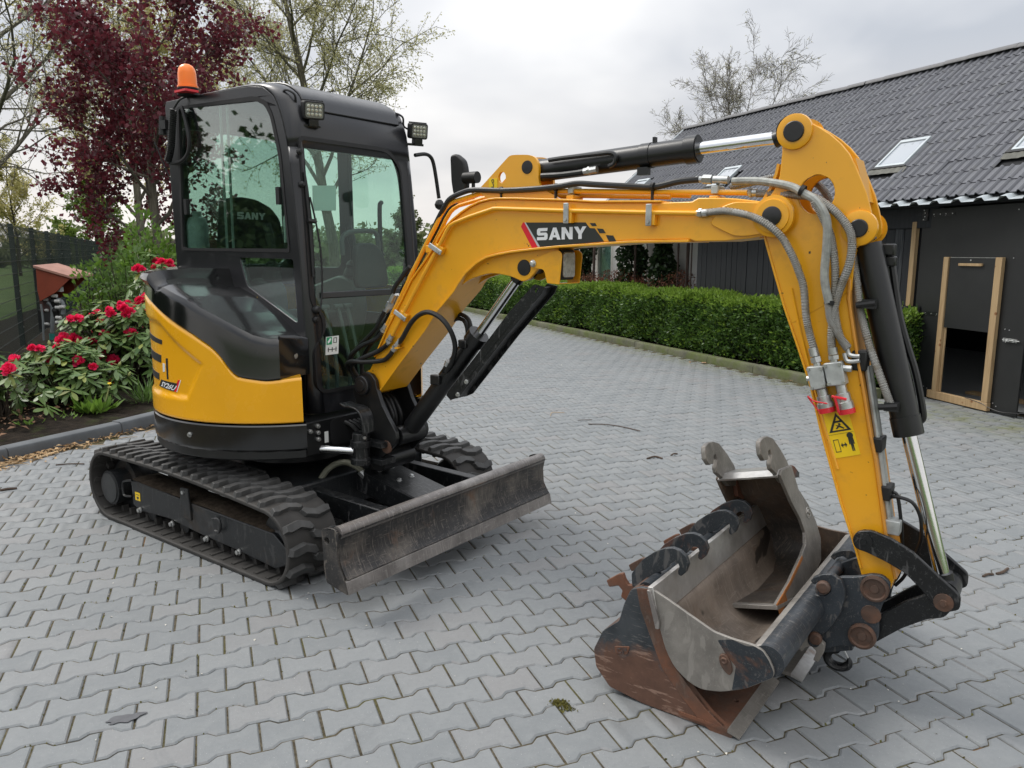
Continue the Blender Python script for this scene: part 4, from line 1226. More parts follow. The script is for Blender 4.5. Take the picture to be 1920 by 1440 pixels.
b = MB(fY); b.prism(side_out, YS0, YS0 + .035, [win_u, win_l]); sp_ = b.build('side_frame', 'cab', cab, bevel=.006, seg=2)
def offs(P, k):
    cx_ = sum(p[0] for p in P) / len(P); cy_ = sum(p[1] for p in P) / len(P)
    q = []
    for x, y in P:
        d = Vector((x - cx_, y - cy_)); q.append((x + d.normalized().x * k, y + d.normalized().y * k))
    return q
b = MB(fY); b.prism(offs(win_u, .002), YS0 - .003, YS0 + .02, [offs(win_u, -.022)]); b.build('window_seal', 'seal', sp_)
b = MB(fY); b.prism(offs(win_u, -.020), YS0 + .006, YS0 + .011); b.build('window_pane', 'glass_dark', sp_)
b = MB(fY); b.prism(offs(win_l, -.001), YS0 + .006, YS0 + .011); b.build('lower_pane', 'glass_dark', sp_)
b = MB(fY); q = [(-0.1609, 2.393), (-0.0829, 2.407), (-0.1032, 1.606), (-0.1762, 1.606)]; b.prism([q[0], (q[0][0] + .012, q[0][1]), (q[3][0] + .012, q[3][1]), q[3]], YS0 + .013, YS0 + .022); b.prism([(q[1][0] - .012, q[1][1]), q[1], q[2], (q[2][0] - .012, q[2][1])], YS0 + .013, YS0 + .022)
tag(b.build('sliding_sash', simple('glass_edge', (.35, .42, .40), .3, 0, .1), sp_), kind=None)
b = MB(fY)
for q in [(-0.531, 1.861), (0.3528, 1.888)]: b.prism(rnd([(q[0] - .012, q[1] - .045), (q[0] + .016, q[1] - .045), (q[0] + .016, q[1] + .045), (q[0] - .012, q[1] + .045)], .006), YS0 - .012, YS0 + .006)
tag(b.build('window_latch', 'trim', sp_), kind='stuff')
# shell: corner pillar and roof lofted from the side outline to the slightly bulged centre line
centre = [(.57 - kf * (z - .8) / 1., z) for z in (.745, 1.194, 1.576, 1.846, 2.128)] + [(.482, 2.262), (.452, 2.345), (.415, 2.405), (.318, 2.458), (.185, 2.480), (.09, 2.484)]
S2 = SIDE[:11]
S2 = S2 + [(-.30, 2.466), (-.67, 2.468)]; C2 = centre + [(-.30, 2.484), (-.69, 2.480)]
def dens(P, k=3): return spline(P, k)
S2, C2 = dens(S2), dens(C2)
ys_ = [(YS0, 0.), (YS0 + .004, .25), (YS0 + .018, .55), (YS0 + .038, .82), (YS0 + .062, 1.)]
ysl = [(YS1 - (y - YS0), f) for y, f in ys_]
def shell(rowsel, ylist, name, inner=.03):
    m_ = MB(); n = len(ylist); k0, k1 = rowsel
    for i in range(k0, k1 + 1):
        a, c_ = S2[i], C2[i]
        for y, f in ylist: m_.v.append((a[0] + (c_[0] - a[0]) * f, y, a[1] + (c_[1] - a[1]) * f))
    rws = k1 - k0 + 1
    for i in range(rws - 1): m_.f += [(i * n + k, i * n + k + 1, (i + 1) * n + k + 1, (i + 1) * n + k) for k in range(n - 1)]
    o = m_.build(name, 'cab', cab, ang=60)
    sd = o.modifiers.new('thickness', 'SOLIDIFY'); sd.thickness = inner; sd.offset = -1 if True else 1
    return o
top_i = 12
shell((0, top_i), ys_, 'pillar'); shell((0, top_i), [(y, f) for y, f in reversed(ysl)], 'pillar')
rf = shell((top_i, len(S2) - 1), ys_ + [(y, f) for y, f in reversed(ysl)], 'roof', .03)
# roof panel: raised centre skin with a seam
def cprof(off): 
    return [(x, z + off) for x, z in C2[top_i + 6:]]
b = MB(fY); pr = C2[17:]; b.strip(pr, YS0 + .10, YS1 - .10, -.010); b.build('roof_panel', 'cab', rf, bevel=.006, ang=50)
# front panel with one tall opening
glass_u = [(-0.2246, 1.397), (0.3616, 1.387), (0.4235, 1.345), (0.4997, 0.9877), (0.5422, 0.5845), (0.5474, 0.1287), (0.5042, 0.0681), (-0.0452, 0.0564), (-0.1964, 0.0457), (-0.2452, 0.0989), (-0.2368, 0.3208), (-0.2269, 0.571), (-0.2284, 1.05)]
GH = rnd([(-.262, 1.385), (.36, 1.385), (.455, 1.30), (.478, .62), (.492, .10), (.46, .052), (-.235, .052), (-.278, .09), (-.276, .30), (-.205, .37), (-.205, .46), (-.272, .53)], [.03, .06, .06, .1, .04, .04, .04, .04, .05, .04, .04, .05], 4)
FO = [(YS0 + .060, -.055), (YS0 + .060, 1.462), (YS1 - .060, 1.462), (YS1 - .060, -.055)]
b = MB(fF); b.prism(FO, -.03, -.001, [GH]); fp = b.build('front_frame', 'cab', cab, bevel=.004)
def inset(P, k): 
    return offs(P, -k)
b = MB(fF); b.prism(offs(GH, .002), -.012, .004, [offs(GH, -.020)]); b.build('windscreen_seal', 'seal', fp)
b = MB(fF); b.prism(offs(GH, -.018), -.009, -.004); b.build('windscreen', 'glass', fp)
b = MB(fF); b.prism([(-.20, .555), (.48, .555), (.48, .590), (-.20, .590)], -.022, .006); b.build('crossbar', 'cab', fp, bevel=.005)
# left side (door) and back
left_u = rnd([(.40, 1.50), (.44, 1.62), (.37, 2.08), (.24, 2.30), (-.06, 2.32), (-.06, 1.22), (.38, 1.22)], .05, 4)
left_r = rnd([(-.16, 2.32), (-.60, 2.36), (-.60, 1.50), (-.16, 1.50)], .05, 4)
b = MB(fY); b.prism(side_out, YS1 - .035, YS1, [left_u, left_r]); dr = b.build('door_frame', 'cab', cab, bevel=.006)
b = MB(fY); b.prism(left_u, YS1 - .02, YS1 - .015); b.build('door_pane', 'glass', dr)
b = MB(fY); b.prism(left_r, YS1 - .02, YS1 - .015); b.build('side_pane', 'glass', dr)
b = MB(fX); bk = rnd([(YS0 + .10, 1.52), (YS1 - .09, 1.52), (YS1 - .09, 2.33), (YS0 + .10, 2.33)], .07, 5)
b.prism([(YS0 + .036, .74), (YS1 - .036, .74), (YS1 - .036, 2.462), (YS0 + .036, 2.462)], -.69, -.66, [bk]); bp = b.build('rear_frame', 'cab', cab, bevel=.005)
b = MB(fX); b.prism(bk, -.678, -.673); b.build('rear_pane', 'glass', bp)
b = MB(); b.box((-.09, .1375, .75), (1.15, .80, .05)); b.box((.0, .1375, .775), (.9, .7, .004)); b.build('cab_floor', 'mat_beige', cab)
# interior
b = MB(fX); sb = rnd([(-0.1773, 1.907), (-0.0876, 1.921), (0.0143, 1.911), (0.1178, 1.865), (0.1762, 1.796), (0.212, 1.593), (-0.2184, 1.569)], .03, 4); b.prism(sb, -.40, -.28); seat = b.build('seat_back', 'seat', cab, bevel=.02, seg=3)
LO, LX, LY = [Vector(v) for v in [(-0.1343, 1.791), (0.0572, 1.791), (-0.1315, 1.832)]]
b = MB(fX); sany(b, LO, LX - LO, LY - LO, -.2795, -.2765); tag(b.build('seat_lettering', 'decal_white', seat), kind='stuff')
b = MB(); b.box((-.08, .12, 1.17), (.46, .44, .14)); b.box((-.12, .12, .98), (.40, .36, .26)); b.build('seat_cushion', 'seat', cab, bevel=.03, seg=3)
for y in (-.175, .42):
    b = MB(fY); b.prism(rnd([(-.36, 1.05), (.10, 1.05), (.16, 1.24), (.14, 1.42), (.02, 1.46), (-.34, 1.36)], .05), y - .055, y + .055); cs = b.build('console', 'int_grey', cab, bevel=.015)
    b = MB(fY); b.lathe((.08, 1.45, y), (.15, 1, 0), [(0, .055), (.03, .05), (.05, .04), (.07, .043), (.09, .03), (.10, .016)], 14)
    b.tube([(.095, 1.54, y), (.10, 1.62, y), (.085, 1.68, y), (.06, 1.755, y)], [.014, .02, .026, .022], 10); b.build('joystick', 'int_dark', cs)
b = MB(fY)
for y in (-.02, .05, .15, .22):
    b.tube(spline([(.33, .79, y), (.34, .95, y), (.29, 1.16, y), (.25, 1.28, y)], 4), .012, 7)
    b.tube([(.25, 1.28, y - .03), (.25, 1.28, y + .03)], .017, 8)
tag(b.build('travel_lever', 'int_grey', cab), kind='stuff')
b = MB(fF); b.prism(rnd([(.16, .60), (.42, .60), (.40, .78), (.34, .86), (.18, .86)], .05), -.16, -.12); b.build('monitor_back', 'int_dark', cab, bevel=.01)
b = MB(); b.tube(spline([(.30, .16, 1.58), (.30, .18, 1.70), (.30, .40, 1.72), (.30, .44, 1.66), (.30, .44, 1.58)], 5), .014, 8); b.build('grab_bar', 'int_grey', cab)
b = MB(); b.tube(spline([(.24, .535, 1.58), (.26, .50, 1.62), (.26, .50, 1.86), (.24, .535, 1.90)], 5), .014, 8); b.build('door_handle', 'int_dark', cab)
cn = [(-0.5707, 1.619), (-0.5504, 1.78)]
b = MB(); b.lathe((cn[0][0], -.215, cn[0][1] - .01), (0, 0, 1), [(0, .05), (.01, .062), (.15, .062), (.19, .05), (.20, .028), (.23, .028)], 16); b.build('canister', 'canister', cab)
ct = [(-0.67, 2.127), (-0.6863, 1.94)]
b = MB(); b.lathe((-.50, .40, 1.66), (0, 0, 1), [(0, .035), (.16, .035), (.20, .018)], 12); b.build('spray_can', 'sticker_white', cab)
b = MB(fF); b.prism([(-0.1715, 1.147), (-0.0127, 1.157), (-0.0261, 1.024), (-0.1813, 1.017)], -.035, -.033); b.build('paper_notice', 'sticker_pale', cab)
b = MB(fF); b.prism([(-0.1995, 1.377), (-0.1138, 1.37), (-0.1136, 1.337), (-0.1997, 1.342)], -.0035, -.003); b.build('sun_sticker', 'sticker_pale', fp)
sg = [(-0.1874, 0.3505), (-0.0993, 0.3516), (-0.1128, 0.2538), (-0.2007, 0.2544)]
b = MB(fF); b.prism(sg, -.0038, -.0026); st = b.build('pictogram_sticker', 'sticker_white', fp)
b = MB(fF); A_, B_, C_, D_ = [Vector(v) for v in sg]
def bil(s_, t_): return tuple((D_ * (1 - s_) + C_ * s_) * (1 - t_) + (A_ * (1 - s_) + B_ * s_) * t_)
b.prism([bil(.04, .56), bil(.46, .56), bil(.46, .97), bil(.04, .97)], -.0025, -.0018); b.build('green_panel', 'sticker_green', st)
b = MB(fF)
b.prism([bil(s_, t_) for s_, t_ in ((.15, .62), (.3, .70), (.4, .86), (.3, .92), (.2, .80), (.12, .74))], -.0017, -.0012); b.build('arrow_print', 'decal_white', st)
b = MB(fF)
for s_ in (.2, .5, .8):
    b.prism([bil(s_ - .03, .15), bil(s_ + .03, .15), bil(s_ + .03, .4), bil(s_ - .03, .4)], -.0025, -.0018)
b.prism([bil(.15, .26), bil(.85, .26), bil(.85, .30), bil(.15, .30)], -.00245, -.0019)
b.prism([bil(s_, t_) for s_, t_ in ((.58, .62), (.85, .62), (.85, .92), (.58, .92))], -.0025, -.0018, [[bil(.63, .66), bil(.80, .66), bil(.80, .88), bil(.63, .88)]])
tag(b.build('symbol_print', 'decal_black', st), kind='stuff')
# reflector / small things on the pillar
for q in [(-0.364, 1.305), (-0.3455, 1.143), (-0.2518, 0.4479)]:
    b = MB(fF); b.lathe((max(q[0], -.27), q[1], .0), (0, 0, 1), [(0, .016), (.012, .016), (.016, .010), (.022, .009)], 10); b.build('knob', 'trim', fp)
b = MB(fF); b.tube([(-.262, .96, .02), (-.225, .955, .03), (-.222, .95, .03)], .012, 6); b.build('bracket', 'trim', fp)
# wiper
b = MB(fF); wp = [(-0.2532, 1.205), (-0.2487, 1.118), (-0.2428, 0.943), (-0.2458, 0.7796), (-0.2501, 0.6698)]
b.tube([(y, t_, .012) for y, t_ in wp], [.006, .010, .012, .010, .007], 6); wpr = b.build('wiper_blade', 'trim', fp)
b = MB(fF); b.tube([(y, t_, .026) for y, t_ in spline([(-0.2426, 1.078), (-0.2199, 0.9654), (-0.2013, 0.807), (-0.2104, 0.6131), (-0.2386, 0.4749)], 4)], .005, 6); b.lathe((-.245, .50, .0), (0, 0, 1), [(0, .022), (.02, .02), (.03, .012)], 12); b.build('wiper_arm', 'trim', fp)
# work lamps on the roof edge
def lamp(q, x, yaw):
    m4 = Matrix.Translation((x, q[0], q[1])) @ Matrix.Rotation(yaw, 4, 'Z') @ Matrix.Rotation(R(10), 4, 'Y')
    fr = lambda a, b_, h: tuple(m4 @ Vector((h, a, b_)))
    b = MB(fr); b.prism(rnd([(-.055, -.045), (.055, -.045), (.055, .045), (-.055, .045)], .016), -.045, .012); o = b.build('work_lamp', 'trim', cab, bevel=.004)
    b = MB(fr)
    for k in range(7): b.box((-.045 + k * .015, .0465, -.02), (.005, .008, .045))
    tag(b.build('cooling_fin', 'trim', o), kind='stuff')
    b = MB(fr); b.prism(rnd([(-.046, -.036), (.046, -.036), (.046, .036), (-.046, .036)], .012), .0122, .0145); b.build('lens', 'lens_dim', o)
    for a in (-.030, -.010, .010, .030):
        for c_ in (-.020, 0., .020):
            b = MB(fr); b.lathe((a, c_, .0146), (0, 0, 1), [(0, .0088), (.003, .007), (.0035, .003)], 10); b.build('led', 'led', o)
    b = MB(fr); b.box((0, -.062, -.015), (.05, .035, .05)); b.box((-.02, -.078, -.03), (.12, .014, .05)); b.build('bracket', 'black', o, bevel=.003)
    b = MB(fr); b.tube(spline([(-.03, 0, -.05), (-.07, .02, -.06), (-.085, .07, -.05), (-.12, .085, -.10), (-.13, .03, -.12)], 5), .006, 6); b.build('cable', 'trim', o)
for q in [(-0.186, 2.313)]: lamp(q, .52, R(-22))
for q in [(0.585, 2.302)]: lamp(q, .52, R(-22))
# amber beacon
bc = [(-0.3906, -0.3255)][0]
b = MB(); b.lathe((bc[0], bc[1], 2.468), (0, 0, 1), [(0, .058), (.012, .058), (.014, .052), (.030, .050), (.034, .056), (.040, .056)], 24)
for k in range(18): b.box((bc[0] + .052 * math.cos(k * PI / 9), bc[1] + .052 * math.sin(k * PI / 9), 2.488), (.006, .006, .022))
be = b.build('beacon_base', 'trim', cab)
b = MB(); b.lathe((bc[0], bc[1], 2.509), (0, 0, 1), [(0, .056), (.010, .056), (.012, .051), (.075, .049), (.10, .045), (.117, .034), (.126, .018), (.129, .0)], 28); b.build('beacon', 'orange', be)
b = MB(); b.box((bc[0] + .05, bc[1] - .04, 2.478), (.11, .08, .012)); b.build('beacon_mount', 'red_plastic', be)
# coiled cable with plug on the rear corner
def coil(name, pts, r, cr_, turns, mat='trim', par=cab):
    P = [Vector(p) for p in spline(pts, 12)]
    L_ = [0]
    for a, c_ in zip(P, P[1:]): L_.append(L_[-1] + (c_ - a).length)
    out_ = []; n = turns * 9; j = 0
    for i in range(n + 1):
        s_ = L_[-1] * i / n
        while j < len(P) - 2 and L_[j + 1] < s_: j += 1
        f = (s_ - L_[j]) / max(1e-6, L_[j + 1] - L_[j]); p = P[j].lerp(P[j + 1], f); t_ = (P[j + 1] - P[j]).normalized()
        u = t_.cross(Vector((0, 1, .2))).normalized(); w_ = t_.cross(u)
        a = 2 * PI * i / 9
        out_.append(tuple(p + (u * math.cos(a) + w_ * math.sin(a)) * r))
    m_ = MB(); m_.tube(out_, cr_, 5); return m_.build(name, mat, par)
cl_ = [(-0.4768, 2.474), (-0.5313, 2.407), (-0.5567, 2.307), (-0.5904, 2.19), (-0.635, 2.124)]
coil('coiled_cable', [(x, -.34, z) for x, z in cl_[1:]], .017, .0055, 26)
b = MB(); b.tube(spline([(cl_[0][0] + .03, -.30, cl_[0][1]), (cl_[0][0], -.33, cl_[0][1] - .02), (cl_[1][0], -.34, cl_[1][1])], 4), .006, 6)
b.tube(spline([(x, -.325, z) for x, z in [(-0.656, 2.123), (-0.5928, 2.113), (-0.5111, 2.12), (-0.4385, 2.156), (-0.4133, 2.222), (-0.4294, 2.311), (-0.4577, 2.393), (-0.4712, 2.417)]], 4), .011, 7); b.build('cable', 'trim', cab)
pg = [(-0.7276, 2.394), (-0.7311, 2.288)]
b = MB(); b.tube([(pg[0][0], -.30, pg[0][1]), (pg[1][0], -.30, pg[1][1])], [.018, .026], 10); b.box((pg[0][0] + .03, -.30, (pg[0][1] + pg[1][1]) / 2), (.06, .04, .05)); b.build('socket', 'trim', cab)
b = MB(); b.tube([(-.69, -.28, 1.98), (-.80, -.32, 2.25)], .004, 5); b.build('aerial', 'trim', cab)
# mirrors
ma = [(0.4662, 2.148), (0.5466, 2.162), (0.5918, 2.154), (0.6186, 2.123), (0.6399, 2.045), (0.6651, 1.916)]
b = MB(fX); b.tube([(y, z, .60 + .01 * i) for i, (y, z) in enumerate(spline(ma, 4))] if False else [(y, z, .60) for y, z in spline(ma, 4)], .011, 8); mr = b.build('mirror_arm', 'trim', cab)
q = [(0.6689, 1.879)][0]
b = MB(fX); b.lathe((q[0], q[1] - .03, .60), (0, 1, 0), [(0, .008), (.012, .024), (.03, .030), (.05, .022), (.06, .012)], 14); b.build('mirror_knuckle', 'trim', mr)
mm = rnd([(0.0775, 2.132), (0.1206, 2.141), (0.1779, 2.102), (0.1925, 2.05), (0.1951, 1.952), (0.1677, 1.918), (0.0975, 1.915), (0.083, 1.992)], .02, 3)
b = MB(fB); b.prism(mm, .50, .54); mh = b.build('mirror', 'trim', cab, bevel=.012, seg=3)
q = [(0.2197, 2.004)][0]
b = MB(fB); b.cyl((q[0] - .04, q[1], .51), (q[0] + .05, q[1], .51), .032, n=16); b.tube([(q[0] + .02, q[1] - .03, .51), (q[0] + .02, q[1] - .12, .51)], .01, 6); b.build('mirror_knuckle', 'trim', mh)

# ------------------------------------------------------------------ swing bracket, boom, arm
NBK = rnd([(-0.0905, 0.863), (-0.0533, 0.9478), (0.0049, 0.9761), (0.0526, 0.9691), (0.0829, 0.9381), (0.0893, 0.902), (0.125, 0.8152), (0.1655, 0.7549), (0.2206, 0.6828), (0.227, 0.6469), (0.2143, 0.6137), (0.0884, 0.4987), (0.0272, 0.4828), (0.005, 0.5324), (-0.002, 0.649)], .006, 2)
b = MB(fB)
for l0 in (-.125, .10): 
    b.prism(NBK, l0, l0 + .025)
pf_ = [(-0.0106, 0.9031), (0.1082, 0.5921), (0.0406, 0.5085)]
b.cyl((pf_[1][0] - .03, .50, -.12), (pf_[1][0] - .03, .50, .12), .055); b.tube([(.0 - .03, .42, 0), (-.03, .66, 0)], .06, 16)
sbk = b.build('swing_bracket', 'black', exc, bevel=.003)
for l0, d in ((-.1255, -1), (.1255, 1)):
    b = MB(fB); b.lathe((pf_[0][0], pf_[0][1], l0), (0, 0, d), [(-.01, .052), (.012, .052), (.016, .047), (.017, .032), (.024, .030), (.025, .0)], 24); b.build('pivot_pin', 'pin', sbk)
b = MB(fB); b.lathe((pf_[1][0] + .045, pf_[1][1] - .0, -.1252), (0, 0, -1), [(-.005, .036), (.004, .034), (.005, 0)], 20); b.build('pin_cap', 'rust_pin', sbk)
# swing cylinder boss with rod
sw = [(0.8101, 0.6397), (0.8033, 0.4997)]; sx_ = sw[0][0]
b = MB(); b.lathe((sx_, -.20, sw[1][1] + .0), (0, 0, 1), [(0, .058), (.03, .058), (.032, .044), (.09, .044), (.092, .058), (.125, .058), (.128, .046), (.165, .046), (.168, .04)], 24)
b.box((sx_ + .06, -.13, sw[1][1] + .108), (.14, .10, .030)); b.box((sx_ + .06, -.13, sw[1][1] + .016), (.14, .10, .030)); sb_ = b.build('swing_boss', 'black_steel', sbk, bevel=.002)
b = MB()
for d in ((.9, -.35, 0), (-.7, .3, 0)): b.lathe((sx_ + d[0] * .043, -.20 + d[1] * .043, sw[1][1] + .148), d, [(0, .009), (.014, .008)], 8)
tag(b.build('grease_nipple', 'zinc', sb_), kind='stuff')
rd = [(0.5201, 0.5784)][0]
b = MB(); b.cyl((rd[0] + .01, -.36, sw[1][1] + .075), (sx_ - .03, -.205, sw[1][1] + .062), .021, n=18); b.build('swing_rod', 'chrome', sbk)
b = MB(); b.lathe((rd[0] - .05, -.385, sw[1][1] + .08), (.3, .155 * .3 / .2, 0), [(0, .05), (.05, .05), (.052, .036), (.075, .036)], 20); b.build('swing_cylinder', 'black', exc)
# bent guard over the swing hoses
gp = [(0.728, 0.816), (0.7607, 0.8058), (0.81, 0.8061), (0.8502, 0.7999), (0.8773, 0.7809), (0.8915, 0.7436), (0.8966, 0.6827)]
b = MB(fY); b.strip(spline(gp, 3), -.27, -.19, .010); b.build('hose_guard', 'black_steel', exc, bevel=.003)
# front face of the slewing frame: recess, gauges, hose bundle
b = MB(fX); b.prism(rnd([(-.25, .575), (.28, .575), (.28, .72), (-.25, .72)], .04), .6255, .630); b.build('front_recess', 'seal', exc)
b = MB(fX); b.prism([(-.29, .60), (-.265, .60), (-.265, .66), (-.29, .66)], .6255, .6275); b.build('sticker', 'sticker_white', exc)
for y, z in ((-.385, .68), (-.335, .70), (-.335, .665), (-.335, .63)):
    b = MB(fX); b.lathe((y, z, .6255), (0, 0, 1), [(0, .012), (.012, .012), (.013, .008), (.02, .007)], 10); b.build('grease_nipple', 'zinc', exc)
HO = [0]
def hose(pts, lat, r, mat='hose', name='hose', sub=5, n=9, par=None):
    """pts in boom plane (a, z); lat scalar or list"""
    P = []
    for i, (a, z) in enumerate(pts):
        l = lat if isinstance(lat, (int, float)) else lat[min(i, len(lat) - 1)]
        P.append((a, z, l))
    m_ = MB(fB); m_.tube(spline(P, sub), r, n); return m_.build(name, mat, par or boom)

# boom box
BOT = [(0.0837, 0.8815), (0.2325, 1.041), (0.4058, 1.216), (0.4957, 1.322), (0.6021, 1.42), (0.629, 1.456), (0.6785, 1.509), (0.7426, 1.554), (0.802, 1.581), (0.863, 1.593), (0.9433, 1.605), (1.058, 1.616), (1.196, 1.627), (1.37, 1.635), (1.524, 1.644), (1.663, 1.645), (1.78, 1.646)]
END = [(1.804, 1.638), (1.915, 1.639), (2.014, 1.648), (2.078, 1.66), (2.129, 1.682), (2.143, 1.724), (2.128, 1.756), (2.103, 1.77), (1.952, 1.792), (1.901, 1.796), (1.808, 1.8), (1.781, 1.787)]
TOP = [(1.658, 1.788), (1.367, 1.798), (1.238, 1.809), (0.9636, 1.826), (0.8639, 1.83), (0.8249, 1.829), (0.7638, 1.819), (0.7107, 1.802), (0.6597, 1.778), (0.6043, 1.745), (0.561, 1.712), (0.5201, 1.667), (0.4921, 1.625), (0.4322, 1.559), (0.3341, 1.46), (0.2617, 1.355), (0.163, 1.218), (0.0971, 1.111), (0.0593, 1.055), (0.0125, 0.9857), (-0.0414, 0.9607), (-0.0849, 0.9102), (-0.0707, 0.8621), (-0.0061, 0.843)]
b = MB(fB); b.prism(BOT + END + TOP, -.0925, .0925); boom = b.build('boom', 'yellow', exc, bevel=.004)
BI = [i for i in range(1, len(BOT))]
b = MB(fB); b.strip([(x, z) for x, z in BOT], -.104, .104, -.010); b.build('bottom_plate', 'yellow', boom, bevel=.002, ang=40)
b = MB(fB); b.strip(list(reversed(TOP[:-5])), -.103, .103, .008); b.build('top_plate', 'yellow', boom, bevel=.002, ang=40)
# doubler plates and end boss
dbl = rnd([(1.858, 1.702), (1.954, 1.656), (2, 1.655), (2.094, 1.668), (2.14, 1.687), (2.148, 1.733), (2.128, 1.765), (2.094, 1.77), (1.954, 1.78), (1.899, 1.763)], .02, 3)
ep = [(2.096, 1.724)][0]
for sgn in (-1, 1):
    l0 = sgn * .0926
    b = MB(fB); b.prism(dbl, l0, l0 + sgn * .010); dp = b.build('doubler_plate', 'yellow', boom, bevel=.003)
    b = MB(fB); b.lathe((ep[0], ep[1], l0), (0, 0, sgn), [(.008, .074), (.020, .072), (.022, .060), (.028, .058), (.029, .036)], 32); b.build('boss', 'yellow', dp)
    b = MB(fB); b.lathe((ep[0], ep[1], l0 + sgn * .024), (0, 0, sgn), [(0, .034), (.010, .034), (.012, .030), (.0125, 0)], 24); b.build('pin_cap', 'pin', dp)
# lug plates below the knee for the boom cylinder
lug = spline([(0.5756, 1.405), (0.6259, 1.44), (0.6817, 1.471), (0.7458, 1.49), (0.8054, 1.501), (0.8545, 1.499), (0.9029, 1.493), (0.9388, 1.484), (0.9801, 1.47), (1.003, 1.473), (1.026, 1.485), (1.063, 1.523)], 2) + [(1.166, 1.6), (1.16, 1.625), (0.9179, 1.602), (0.7748, 1.578), (0.6497, 1.506)]
for l0 in (-.072, .052):
    b = MB(fB); b.prism(lug, l0, l0 + .020); lp_ = b.build('lug_plate', 'yellow', boom, bevel=.003)
q = [(0.9934, 1.53)][0]
b = MB(fB); b.lathe((q[0], q[1], -.0725), (0, 0, -1), [(0, .036), (.004, .034), (.005, 0)], 24); b.cyl((q[0], q[1], -.05), (q[0], q[1], .07), .03); b.build('pin', 'pin', boom)
# lamp guard and lamp under the boom
gpoly = rnd([(1.038, 1.565), (1.152, 1.605), (1.179, 1.607), (1.195, 1.595), (1.198, 1.58), (1.186, 1.46), (1.122, 1.465), (1.108, 1.515), (1.097, 1.525), (1.075, 1.526), (1.044, 1.531), (1.032, 1.542)], .006, 2)
for l0 in (-.082, .085):
    b = MB(fB); b.prism(gpoly, l0, l0 + .005); lg = b.build('lamp_guard', 'yellow', boom, bevel=.0015)
    if l0 < 0:
        q = [(1.049, 1.549)][0]; b = MB(fB); b.lathe((q[0], q[1], l0), (0, 0, -1), [(0, .016), (.004, .016), (.005, .0115), (.012, .011), (.014, .008)], 12); b.build('bolt', 'zinc', lg)
lq = [(1.141, 1.586), (1.12, 1.497)]
gp0 = min(gpoly, key=lambda p: p[1] - p[0])
b = MB(fB); b.prism([(gp0[0] - .035, gp0[1]), (gp0[0], gp0[1]), (gp0[0], gp0[1] + .004), (gp0[0] - .035, gp0[1] + .004)], -.077, .085); b.build('guard_floor', 'yellow', boom)
gx = max(p[0] for p in gpoly); gz = [p[1] for p in gpoly]; zm = (max(gz) + min(gz)) / 2 + .01
b = MB(fB); b.prism(rnd([(gx - .075, zm - .066), (gx - .022, zm - .066), (gx - .022, zm + .066), (gx - .075, zm + .066)], .012), -.055, .06); bl_ = b.build('boom_lamp', 'trim', boom, bevel=.008)
fl = lambda a, b_, h: fB(h, b_, a)
b = MB(fl); b.prism(rnd([(-.044, zm - .054), (.049, zm - .054), (.049, zm + .054), (-.044, zm + .054)], .014), gx - .0215, gx - .012); b.build('lens', 'lens', bl_, bevel=.003)
# arm-cylinder bracket on top of the boom
brk = rnd([(0.7264, 1.875), (0.9084, 2.019), (0.9375, 2.02), (1.012, 2.015), (1.046, 2.003), (1.064, 1.972), (1.063, 1.896), (1.08, 1.873), (1.195, 1.81), (0.7942, 1.83)], [.0, .03, .02, .02, .03, .03, .02, .0, 0, 0], 3)
hq = [(0.867, 1.927), (1.004, 1.963)]
for l0 in (-.066, .050):
    b = MB(fB); b.prism(brk, l0, l0 + .016, [circ(*hq[0], .021, 20, .025)]); bk_ = b.build('cylinder_bracket', 'yellow', boom, bevel=.002)
    if l0 < 0:
        b = MB(fB); b.lathe((*hq[1], l0), (0, 0, -1), [(0, .029), (.004, .027), (.005, 0)], 20); b.build('pin_cap', 'pin', bk_)
        hk = [(0.7941, 1.926), (0.8424, 1.925), (0.8422, 1.881), (0.7938, 1.881)]
        b = MB(fB); b.prism(hk, l0 - .0008, l0 - .002); s_ = b.build('hook_sticker', 'sticker_yellow', bk_)
        hc = [(0.8168, 1.915), (0.8167, 1.906), (0.8212, 1.896), (0.8181, 1.886), (0.8106, 1.889)]
        b = MB(fB); b.tube([(hc[0][0] + .006 * math.cos(a), hc[0][1] + .008 * math.sin(a), l0 - .0025) for a in [2 * PI * k / 10 for k in range(11)]], .0018, 5); b.tube([(x, z, l0 - .0025) for x, z in spline(hc[1:], 4)], .0022, 5); tag(b.build('hook_print', 'decal_black', s_), kind='stuff')
# arm cylinder
ca = [(0.9913, 1.959), (1.048, 1.953), (1.766, 1.99), (2.07, 2.005), (2.12, 2.022)]
def along(p, q, f): return (p[0] + (q[0] - p[0]) * f, p[1] + (q[1] - p[1]) * f)
b = MB(fB); b.tube([(*ca[0], 0), (*ca[1], 0)], .048, 20); b.tube([(*ca[1], 0), (*ca[2], 0)], .048, 24)
q0, q1 = along(ca[1], ca[2], .93), along(ca[1], ca[2], .995)
b.tube([(*q0, 0), (*q1, 0)], .054, 24); b.cyl((*ca[0], -.048), (*ca[0], .048), .045)
cyl_ = b.build('arm_cylinder', 'black', boom)
b = MB(fB); b.tube([(*q1, 0), (*ca[3], 0)], .0245, 20); b.build('rod', 'chrome', cyl_)
b = MB(fB); b.tube([(*along(ca[3], ca[4], -.35), 0), (*along(ca[3], ca[4], .5), 0)], .030, 18); b.cyl((*ca[4], -.05), (*ca[4], .05), .05); b.build('rod_eye', 'black', cyl_)
b = MB(fB)
